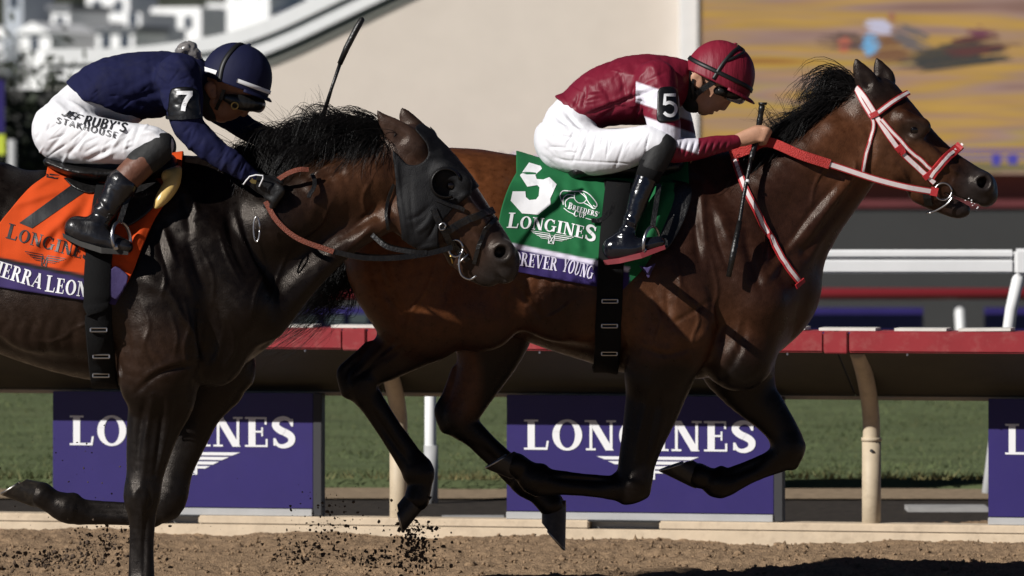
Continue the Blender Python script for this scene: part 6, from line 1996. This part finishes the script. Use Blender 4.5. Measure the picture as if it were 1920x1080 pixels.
    five = q_line([(1267, 178), (1247, 178), (1246, 197)], 6) + q_line(catmull([(1246, 195), (1256, 192), (1266, 198), (1267, 208), (1261, 216), (1252, 216), (1245, 211)], 4), 6)
    Bp = BVHTree.FromPolygons([v.co.copy() for v in ab.data.vertices], [tuple(p.vertices) for p in ab.data.polygons])
    quads_mesh("band_number", five, on(Bp), 4, M_print_w, ab, .003)
    # black scarf at the neck
    F = field_for(y0, 1240, 90, 1350, 240, .0048)
    t([(1268, 140, 0, 30, 1.15), (1290, 160, 0, 30, 1.1), (1300, 190, 0, 22, 1.2)], .02)
    finish(F, M_blackcloth, "neck_scarf", j)
    # boots
    for s in (-1, 1):
        F = field_for(y0, 1100, 240, 1290, 510, .0048, .46)
        t([(1242, 274, .277 * s, 27, 1), (1230, 298, .285 * s, 25, 1), (1222, 314, .29 * s, 23, 1)], .02, 1)
        finish(F, M_blackcloth, "knee_band", j, None, folds(y0, [], seed=6))
        F = field_for(y0, 1100, 240, 1290, 510, .0048, .46)
        t([(1217, 322, .291 * s, 22, 1), (1200, 368, .305 * s, 18.5, 1), (1185, 412, .315 * s, 15.5, 1), (1172, 446, .32 * s, 17, 1)], .02, .5); t(foot(s), .03, 1.5)
        t([(1152, 468, .32 * s, 19, .9), (1185, 470, .335 * s, 14, 1)], .03)
        cr = [(1160, 400, 1190, 420, 4, .004), (1155, 418, 1192, 428, 4, -.004), (1150, 438, 1180, 440, 4, .004), (1190, 330, 1175, 390, 5, .002)]
        finish(F, M_boot, "boot", j, None, folds(y0, cr if s < 0 else [], seed=8, base=.001))
        vs = []
        pr = [(1131, 488), (1160, 484), (1200, 474), (1246, 459)]
        pb = [(1134, 497), (1162, 494), (1204, 484), (1248, 467)]
        hw = [.030, .034, .046, .022]; la = [.32, .325, .34, .35]
        for top in (pr, pb):
            for (a, b), w, l in zip(top, hw, la):
                vs.append(P(a, b, y0 + l * s - w)); vs.append(P(a, b, y0 + l * s + w))
        fs = [(2 * i, 2 * i + 1, 2 * i + 3, 2 * i + 2) for i in range(3)] + [(8 + 2 * i, 8 + 2 * i + 2, 8 + 2 * i + 3, 8 + 2 * i + 1) for i in range(3)]
        fs += [(2 * i, 2 * i + 2, 8 + 2 * i + 2, 8 + 2 * i) for i in range(3)] + [(2 * i + 1, 8 + 2 * i + 1, 8 + 2 * i + 3, 2 * i + 3) for i in range(3)] + [(0, 8, 9, 1), (6, 7, 15, 14)]
        link("boot_sole", pydata(vs, fs), M_sole_red, j, False)
        mb = MB()
        c = [P(1209, 306, y0 + (.287 * s)), P(1206, 318, y0 + .29 * s)]
        mb.tube([P(1224, 308, y0 + .287 * s), P(1213, 336, y0 + .294 * s)], [.0500, .0455], 24)
        mb.build("boot_gaiter", M_elastic, j, True)
    bands = [("rim_band", [(78, -180), (80, -140), (80, -90), (80, -40), (82, 0), (80, 40), (80, 90), (80, 140), (78, 180)], .017, M_band),
             ("crown_strap", [(92, -98), (60, -94), (30, -80), (8, -40), (20, 60), (50, 84), (90, 90)], .013, M_band), ("crown_strap", [(60, -92), (34, -62), (14, -15), (20, 60)], .010, M_band)]
    make_helmet(j, "helmet", (1345, 151), (.9, .44), 67, 76, .110, M_capred, y0, 15, bands)
    # goggles and chin harness
    F = field_for(y0, 1280, 130, 1420, 240, .0042, .2)
    t([(1345, 170, .066, 8, .6), (1368, 174, .052, 11, .6), (1384, 180, .02, 10, .9), (1384, 180, -.02, 10, .9), (1368, 174, -.052, 11, .6), (1345, 170, -.066, 8, .6)], .01)
    finish(F, M_goggle, "goggles", j)
    F = field_for(y0, 1340, 150, 1420, 220, .0042, .2)
    t([(1370, 180, .04, 10, .6), (1385, 184, .018, 11, .8), (1385, 184, -.018, 11, .8), (1370, 180, -.04, 10, .6)], .01)
    finish(F, M_lens, "goggle_lens", j)
    for s in (-1, 1):
        mb = MB()
        ribbon(mb, [P(1340, 152, y0 + .086 * s), P(1322, 164, y0 + .083 * s), P(1306, 176, y0 + .074 * s), P(1300, 186, y0 + .062 * s)], [Vector((0, s, 0))] * 4, .022, .004)
        mb.build("chin_harness", M_leather, j)
        mb = MB()
        ribbon(mb, [P(1300, 148, y0 + .082 * s), P(1298, 165, y0 + .078 * s), P(1302, 182, y0 + .066 * s)], [Vector((0, s, 0))] * 3, .010, .004)
        mb.build("chin_harness", M_leather, j)
    mb = MB(); mb.tube([P(1346, 168, y0 - .088), P(1362, 176, y0 - .075)], [.011, .010], 10); mb.build("goggle_clip", M_goggle, j, True)
    return j
JM = jockey_maroon()
wp = tag(empty("whip", P(1415, 255, H5Y - .15)), "black padded whip held upright by the maroon jockey", "whip", "whips")
pts = [P(1429, 197, H5Y - .155), P(1420, 252, H5Y - .15), P(1408, 300, H5Y - .19), P(1396, 360, H5Y - .23)]
MB().tube([P(1430, 192, H5Y - .155), P(1430, 197, H5Y - .155)], [.017, .015], 12).build("knob", M_leather, wp, True)
pp_ = [Vector(p) for p in catmull([p[:] for p in pts[:3]], 8)]
MB().tube(pp_, [.0115 + .0012 * math.sin(i * 1.9) for i in range(len(pp_))], 10).build("grip", M_leather, wp, True)
MB().tube([Vector(p) for p in catmull([pts[2][:], pts[3][:], P(1386, 420, H5Y - .28)[:]], 6)], .0075, 8).build("shaft", M_leather, wp, True)
MB().tube([P(1387, 415, H5Y - .276), P(1376, 470, H5Y - .30), P(1366, 519, H5Y - .31)], [.010, .0125, .010], 10).build("padded_end", M_leather, wp, True)
MB().tube([P(1402, 338, H5Y - .215), P(1401, 342, H5Y - .219)], .0088, 8).build("white_ring", M_print_w, wp, True)

# ------------------------------------------------ jockey in navy
def jockey_navy():
    y0 = H7Y
    j = tag(empty("person", P(190, 320, y0)), "jockey in navy silks and muddy white breeches riding the dark horse", "person", "jockeys")
    torso = [(146, 196, 0, 36, 1.6), (172, 180, 0, 50, 1.5), (215, 165, 0, 60, 1.42), (265, 161, 0, 65, 1.32), (310, 156, 0, 60, 1.3), (346, 148, 0, 44, 1.4)]
    arm_n = [(336, 142, -.165, 42, 1), (345, 190, -.205, 36, 1), (354, 236, -.225, 30, 1), (395, 277, -.235, 26, 1), (440, 309, -.23, 21, 1), (472, 333, -.215, 16, 1)]
    arm_f = [(346, 148, .165, 38, 1), (396, 190, .20, 31, 1), (440, 226, .19, 25, 1), (495, 256, .165, 20, 1), (548, 262, .12, 15, 1)]
    seat = [(146, 204, 0, 42, 1.55), (119, 243, 0, 56, 1.42)]
    def thigh(s): return [(122, 246, .10 * s, 57, .85), (170, 262, .17 * s, 45, .85), (230, 267, .225 * s, 38, .9), (280, 268, .262 * s, 31, .95), (298, 272, .275 * s, 27, 1)]
    def shin(s): return [(294, 280, .278 * s, 27, 1), (264, 306, .292 * s, 25, 1), (228, 344, .305 * s, 23, 1), (206, 382, .312 * s, 20, 1), (184, 418, .32 * s, 18, 1)]
    def foot(s): return [(146, 428, .322 * s, 18, .95), (182, 444, .335 * s, 18, 1.1), (212, 455, .345 * s, 15, 1.2), (238, 463, .35 * s, 10, 1.4)]
    F = field_for(y0, 20, 60, 640, 500, .0048)
    t = lambda rows, k=.02, g=0.0, op='add': F.tube(T(y0, rows, g), k, op)
    t(torso, .02, -9); t(arm_n, .02, -6); t(arm_f, .02, -6); t(seat, .02, -8)
    for s in (-1, 1): t(thigh(s), .02, -7); t(shin(s), .02, -5); t(foot(s), .02, -5)
    t([(350, 150, 0, 28, 1.1), (385, 160, 0, 27, 1.05), (410, 168, 0, 27, 1.0)], .03)
    t([(424, 144, 0, 45, .80), (452, 144, 0, 45, .80)], .02)
    t([(446, 170, 0, 37, .84), (432, 194, 0, 28, .86), (419, 214, 0, 14, 1.15)], .02)
    t([(402, 190, -.046, 13, .8), (413, 216, 0, 12, 1.5), (402, 190, .046, 13, .8)], .02)
    t([(468, 194, 0, 6, .9), (461, 208, 0, 6.5, .95), (457, 214, 0, 6, 1.15)], .008)
    t([(441, 216, 0, 6, 1.7)], .008); t([(433, 221, 0, 5, 1.7)], .008)
    for s in (-1, 1):
        t([(394, 164, .075 * s, 12, .35), (399, 178, .075 * s, 9, .35)], .006)
        t([(397, 167, .084 * s, 5, .5)], .005, 0, 'sub')
        t([(458, 190, .035 * s, 8, .8)], .01, 0, 'sub')
    # hands
    def hand(g):
        t([(470, 332, -.215, 14, .9), (490, 345, -.212, 17, .65), (508, 356, -.21, 17, .6)], .012, g)
        for i in range(4):
            kx, ky = 516 - i * 5, 347 + i * 7
            t([(kx, ky, -.212, 6, 1), (kx + 12, ky + 9, -.218, 5.8, 1), (kx + 8, ky + 20, -.20, 5.4, 1), (kx - 3, ky + 17, -.185, 5, 1)], .004, g)
        t([(488, 338, -.20, 7, 1), (508, 336, -.19, 6.5, 1), (526, 342, -.188, 5.5, 1)], .008, g)
        t([(548, 262, .12, 13, .9), (568, 258, .115, 16, .7), (586, 250, .11, 15, .7)], .012, g)
        for i in range(4):
            kx, ky = 588 + i * 2, 238 + i * 7
            t([(kx, ky, .11, 6, 1), (kx + 14, ky, .10, 5.8, 1), (kx + 16, ky + 5, .125, 5.2, 1), (kx + 6, ky + 6, .14, 4.8, 1)], .004, g)
        t([(566, 248, .125, 7, 1), (584, 238, .135, 6.5, 1), (600, 236, .135, 5.5, 1)], .008, g)
    hand(-1.5)
    finish(F, M_skin_tan, "body", j)
    for k_, (x0, y0p, x1, y1) in enumerate(((455, 315, 545, 400), (535, 215, 625, 285))):
        F = field_for(y0, x0, y0p, x1, y1, .0045, .3); hand(.8)
        finish(F, M_glove, "glove", j)
    # glove badge
    o = MB()
    c = P(475, 340, -.262)
    MB().tube([P(x, y, -.255) for x, y in ((456, 346), (462, 338), (468, 331), (480, 328), (493, 329), (493, 335), (486, 350))], .0026, 8).build("glove_badge_rim", M_print_w, j, True)
    vs = [c + (EX * .85 - EZ * .5).normalized() * a + (EZ * .85 + EX * .5).normalized() * b for a, b in ((-.012, -.006), (-.002, -.009), (.012, -.004), (.008, .009), (-.004, .005), (-.009, .010))]
    link("glove_badge", pydata(vs + [v + EY * .004 for v in vs], [tuple(range(6)), tuple(range(11, 5, -1))] + [(i, (i + 1) % 6, 6 + (i + 1) % 6, 6 + i) for i in range(6)]), M_brass, j, False)
    F = field_for(y0, 30, 140, 340, 340, .004)
    t(seat, .03, 3)
    for s in (-1, 1): t(thigh(s), .04, 1.5)
    t([(240, 200, 0, 36, 1.4), (205, 186, 0, 44, 1.42), (172, 184, 0, 44, 1.5), (146, 204, 0, 42, 1.5)], .03, 0)
    cr = [(90, 285, 128, 240, 4, -.007), (122, 296, 168, 246, 4, -.008), (126, 288, 118, 306, 3, .006), (160, 302, 222, 272, 5, -.007), (205, 286, 232, 246, 4, .007), (232, 262, 248, 240, 4, -.006), (250, 268, 262, 236, 4, -.006), (262, 252, 300, 246, 4, .006), (68, 262, 74, 246, 3, -.004),
          (130, 190, 162, 212, 4, .006), (140, 222, 152, 210, 4, -.007), (100, 190, 130, 215, 5, .005), (90, 200, 110, 196, 4, .004), (270, 244, 308, 262, 4, .005), (180, 300, 215, 285, 4, .005), (268, 290, 306, 262, 5, .004)]
    rc = random.Random(47)
    for i in range(22):
        x = rc.uniform(80, 290); y = rc.uniform(225, 285); an = rc.uniform(1.8, 2.8); ln = rc.uniform(12, 40)
        cr.append((x, y, x + ln * math.cos(an), y + ln * math.sin(an), rc.uniform(1.6, 3.2), rc.choice((-1, -1, 1)) * rc.uniform(.002, .005)))
    VB, QB = finish(F, M_breech_d, "breeches", j, None, folds(y0, cr, seed=13, base=.0025))
    Bb = bvh_of(VB, QB)
    # jacket
    F = field_for(y0, 60, 60, 600, 370, .0042)
    t(torso[1:], .02, 0); t([(132, 172, 0, 20, 2.6), (148, 188, 0, 36, 1.75), (174, 180, 0, 51, 1.5)], .02)
    t(arm_n, .025, 0); t(arm_f, .025, 0)
    t([(354, 138, 0, 34, 1.1), (374, 142, 0, 27, 1.15)], .03)
    def jc(V):
        px, py = px_of(V)
        return np.tile(np.array([[.011, .0125, .047]]), (len(V), 1))
    F.hem([60, 123, 163, 200, 250, 310, 330], [130, 152, 188, 200, 220, 243, 300], 330, y0)
    cr = [(230, 190, 330, 165, 7, -.007), (220, 178, 300, 215, 7, -.008), (250, 165, 320, 140, 8, .007), (295, 140, 312, 210, 7, .009), (300, 120, 355, 135, 7, .007), (240, 210, 310, 236, 6, -.006), (170, 170, 230, 220, 9, .005), (150, 180, 170, 205, 4, .004), (180, 130, 240, 150, 12, .004),
          (340, 230, 360, 250, 5, -.005), (365, 262, 352, 285, 4, .005), (425, 292, 415, 322, 4, .005), (445, 305, 436, 332, 4, .005), (458, 315, 452, 340, 3, .004), (385, 262, 380, 300, 6, .004), (330, 105, 362, 150, 7, .006)]
    rc = random.Random(43)
    for i in range(34):
        x = rc.uniform(160, 350); y = rc.uniform(115, 225); an = rc.uniform(-1.0, .9); ln = rc.uniform(14, 55)
        cr.append((x, y, x + ln * math.cos(an), y + ln * math.sin(an), rc.uniform(1.6, 4.0), rc.choice((-1, -1, 1)) * rc.uniform(.001, .004)))
    for i in range(14):
        x = rc.uniform(355, 465); y = 215 + (x - 355) * .75 + rc.uniform(0, 30)
        cr.append((x, y, x - rc.uniform(8, 18), y + rc.uniform(14, 30), rc.uniform(1.8, 3.4), -rc.uniform(.002, .005)))
    VJ, QJ = finish(F, M_navy, "jacket", j, jc, folds(y0, cr, seed=15, base=.003))
    BJ = bvh_of(VJ, QJ)
    ab = patch("arm_band", BJ, [(318, 176), (324, 166), (350, 163), (370, 170), (374, 190), (374, 220), (345, 221), (314, 220), (316, 198)], .004, M_patch, j, th=.003)
    seven_ = q_line([(331, 174), (361, 174)], 7) + q_line(catmull([(358, 176), (350, 186), (345, 197), (343, 208)], 4), [8.5] * 13)
    Bp = BVHTree.FromPolygons([v.co.copy() for v in ab.data.vertices], [tuple(p.vertices) for p in ab.data.polygons])
    quads_mesh("band_number", seven_, on(Bp), 4, M_print_w, ab, .003)
    strap("band_hem", BJ, y0, [(312, 219), (343, 221), (376, 219)], 7, M_patch, j, .006, mirror=False)
    # sponsor lettering on the thigh
    sans = {'S': [catmull([(.55, .82), (.4, .96), (.2, .93), (.12, .75), (.25, .58), (.45, .45), (.55, .25), (.42, .05), (.2, .04), (.08, .18)], 3)], 'T': [[(0, 1), (.6, 1)], [(.3, 1), (.3, 0)]], 'A': [[(0, 0), (.32, 1), (.64, 0)], [(.1, .33), (.54, .33)]],
            'K': [[(.08, 0), (.08, 1)], [(.58, 1), (.1, .45)], [(.25, .6), (.62, 0)]], 'H': [[(.08, 0), (.08, 1)], [(.6, 0), (.6, 1)], [(.08, .5), (.6, .5)]], 'O': [[(.4 + .38 * math.cos(a * .3142), .5 + .5 * math.sin(a * .3142)) for a in range(21)]],
            'U': [catmull([(.08, 1), (.08, .35), (.16, .08), (.33, 0), (.5, .08), (.58, .35), (.58, 1)], 3)], 'E': [[(.5, 0), (.08, 0), (.08, 1), (.5, 1)], [(.08, .52), (.45, .52)]], 'R': [[(.08, 0), (.08, 1), (.34, 1), (.5, .88), (.5, .66), (.34, .52), (.08, .52)], [(.3, .52), (.56, 0)]],
            'B': [[(.08, 0), (.08, 1), (.32, 1), (.48, .88), (.46, .64), (.3, .53), (.08, .53)], [(.3, .53), (.52, .4), (.52, .12), (.34, 0), (.08, 0)]], 'Y': [[(.0, 1), (.28, .5), (.56, 1)], [(.28, .5), (.28, 0)]], 'J': [catmull([(.4, 1), (.4, .25), (.3, .03), (.12, .02), (.02, .16)], 3)], 'F': [[(.08, 0), (.08, 1), (.5, 1)], [(.08, .52), (.42, .52)]], "'": [[(.1, 1), (.06, .72)]], ' ': []}
    adv = {'S': .66, 'T': .62, 'A': .68, 'K': .66, 'H': .7, 'O': .82, 'U': .68, 'E': .56, 'R': .6, 'B': .6, 'Y': .58, 'J': .48, 'F': .52, "'": .2, ' ': .3}
    def sans_on(nm, txt, base, end, h, w, slant, gap):
        x = 0; items = []
        for ch in txt:
            for pl in sans[ch]: items += q_line([(a + x, b) for a, b in pl], w)
            x += adv[ch] + gap
        b = np.array(base, float); d = np.array(end, float) - b; L = np.linalg.norm(d); tt = d / L; nn = np.array((tt[1], -tt[0]))
        qs = [[tuple(b + tt * (p[0] / x) * L + nn * p[1] * h + tt * slant * p[1] * h) for p in q] for q in items]
        quads_mesh(nm, qs, on(Bb), 4, M_print_k, j, .003)
    sans_on("sponsor_lettering", "JEF", (115, 215), (148, 228), 13, .19, .5, .16)
    sans_on("sponsor_lettering", "RUBY'S", (156, 233), (238, 248), 17, .18, .2, .16)
    sans_on("sponsor_lettering", "STAKHOUSE", (104, 230), (222, 260), 11, .15, 0, .28)
    # boots: black knee piece, brown top, black foot
    for s in (-1, 1):
        F = field_for(y0, 100, 250, 330, 500, .0048, .46)
        t([(300, 276, .277 * s, 30, 1), (282, 292, .286 * s, 29, 1), (262, 308, .294 * s, 27, 1)], .02, 1)
        finish(F, M_blackcloth, "knee_band", j, None, folds(y0, [], seed=2))
        F = field_for(y0, 100, 250, 330, 500, .0048, .46)
        t([(270, 302, .294 * s, 27.5, 1), (246, 326, .301 * s, 27, 1), (222, 352, .307 * s, 25, 1)], .02, 0)
        finish(F, M_brownboot, "boot_top", j, None, folds(y0, [], seed=4, base=.001))
        F = field_for(y0, 90, 250, 330, 500, .0048, .46)
        t([(228, 346, .306 * s, 27.5, 1)] + shin(s)[3:], .02, 3); t(foot(s), .03, 2.5)
        t([(142, 430, .322 * s, 21, .9), (180, 448, .335 * s, 17, 1)], .03)
        cr = [(180, 368, 205, 400, 5, .005), (165, 398, 210, 410, 5, -.005), (160, 385, 190, 392, 4, .004), (150, 412, 190, 420, 5, .005), (205, 345, 220, 385, 6, -.003)]
        finish(F, M_boot_d, "boot", j, None, folds(y0, cr if s < 0 else [], seed=9, base=.0015))
        pr = [(117, 437), (150, 452), (190, 464), (241, 470)]; pb = [(119, 446), (150, 462), (190, 475), (240, 478)]
        hw = [.028, .034, .046, .022]; la = [.322, .328, .34, .35]; vs = []
        for top in (pr, pb):
            for (a, b), w, l in zip(top, hw, la):
                vs.append(P(a, b, y0 + l * s - w)); vs.append(P(a, b, y0 + l * s + w))
        fs = [(2 * i, 2 * i + 1, 2 * i + 3, 2 * i + 2) for i in range(3)] + [(8 + 2 * i, 8 + 2 * i + 2, 8 + 2 * i + 3, 8 + 2 * i + 1) for i in range(3)]
        fs += [(2 * i, 2 * i + 2, 8 + 2 * i + 2, 8 + 2 * i) for i in range(3)] + [(2 * i + 1, 8 + 2 * i + 1, 8 + 2 * i + 3, 2 * i + 3) for i in range(3)] + [(0, 8, 9, 1), (6, 7, 15, 14)]
        link("boot_sole", pydata(vs, fs), M_sole_k, j, False)
    bands = [("white_band", [(86, -180), (86, -150), (85, -122)], .016, M_print_w), ("white_band", [(85, -86), (85, -60), (85, -30), (85, 0), (85, 40), (85, 90), (85, 140), (86, 180)], .015, M_print_w),
             ("crown_strap", [(96, -112), (70, -118), (40, -120), (16, -130)], .018, M_band)]
    make_helmet(j, "helmet", (440, 156), (.937, .35), 68, 76, .112, M_capnavy, y0, 9, bands)
    F = field_for(y0, 370, 150, 520, 260, .0042, .2)
    t([(425, 184, .076, 8, .6), (452, 192, .066, 15, .5), (480, 195, .022, 15, .9), (480, 195, -.022, 15, .9), (452, 192, -.066, 15, .5), (425, 184, -.076, 8, .6)], .012)
    finish(F, M_goggle, "goggles", j)
    F = field_for(y0, 440, 160, 520, 240, .0042, .2)
    t([(464, 198, .05, 9, .6), (482, 198, .018, 13, .8), (482, 198, -.018, 13, .8), (464, 198, -.05, 9, .6)], .01)
    finish(F, M_lens, "goggle_lens", j)
    c = P(440, 198, -.094)
    ring3(c, .012, .012, EX, EZ, .003, M_brass, "goggle_vent", j)
    for s in (-1, 1):
        mb = MB(); ribbon(mb, [P(420, 168, y0 + .09 * s), P(414, 186, y0 + .084 * s), P(405, 205, y0 + .066 * s)], [Vector((0, s, 0))] * 3, .014, .004)
        mb.build("chin_harness", M_leather, j)
    F = field_for(y0, 360, 100, 440, 250, .0048, .2)
    t([(372, 150, 0, 28, 1.15), (390, 180, 0, 29, 1.15), (398, 208, 0, 20, 1.2)], .02)
    finish(F, M_blackcloth, "neck_scarf", j)
    # crumpled clear cover at the back of the collar
    F = field_for(y0, 320, 60, 400, 150, .0042, .2)
    t([(340, 96, 0, 11, 2.2), (352, 90, 0, 13, 2.0), (366, 102, 0, 11, 2.2), (374, 120, 0, 8, 2)], .01)
    finish(F, M_plastic, "crumpled_collar_cover", j, None, lambda V: .006 * vnoise(V, 40, 3) + .004 * vnoise(V, 80, 4))
    return j
JN = jockey_navy()
wp = tag(empty("whip", P(600, 240, .11)), "thin black whip raised high by the navy jockey", "whip", "whips")
pp_ = [Vector(p) for p in catmull([P(585, 280, .12)[:], P(600, 240, .12)[:], P(606, 215, .115)[:]], 6)]
MB().tube(pp_, .011, 10).build("grip", M_leather, wp, True)
MB().tube([P(606, 216, .115), P(622, 165, .11), P(638, 118, .105)], [.0085, .006, .007], 8).build("shaft", M_leather, wp, True)
MB().tube([P(637, 120, .105), P(650, 90, .10), P(668, 55, .10), P(679, 36, .10), P(681, 33, .10)], [.010, .012, .0125, .011, .004], 10).build("padded_end", M_leather, wp, True)
# ---------------------------------------------------------------- dirt thrown up by the hooves
def spray():
    r = np.random.default_rng(9)
    spots = []
    def burst(px, py, y, n, sx, sy, lo, hi, up=0.0):
        for _ in range(n):
            a = r.normal(0, 1, 2); d = r.random() ** .6
            x = px + a[0] * sx * d; yy = py + a[1] * sy * d - up * r.random() ** 2
            rad = lo + (hi - lo) * r.random() ** 3.5
            p = P(x, yy, y + r.normal(0, .12))
            if p.z > .0: spots.append((*p, rad))
    burst(780, 1045, .95, 760, 34, 26, .0010, .0085, 70)
    burst(700, 1050, 1.2, 300, 90, 14, .001, .008, 10)
    burst(90, 1060, .4, 500, 120, 14, .0015, .009, 30)
    burst(620, 1010, .6, 300, 60, 50, .001, .007, 60)
    burst(200, 1030, .25, 520, 90, 36, .0010, .007, 50)
    burst(330, 960, .3, 60, 130, 60, .0007, .0030, 40)
    burst(140, 880, .3, 55, 120, 60, .0008, .0045, 60)
    burst(560, 1040, .8, 200, 50, 24, .001, .009, 20)
    return spots
M_fly = mat("flying_dirt", (.075, .05, .033), .95, var=.4, vscale=60)
clod_mesh("flying_dirt", spray(), M_fly, "dark dirt clods kicked up in the air by the hooves", 21)
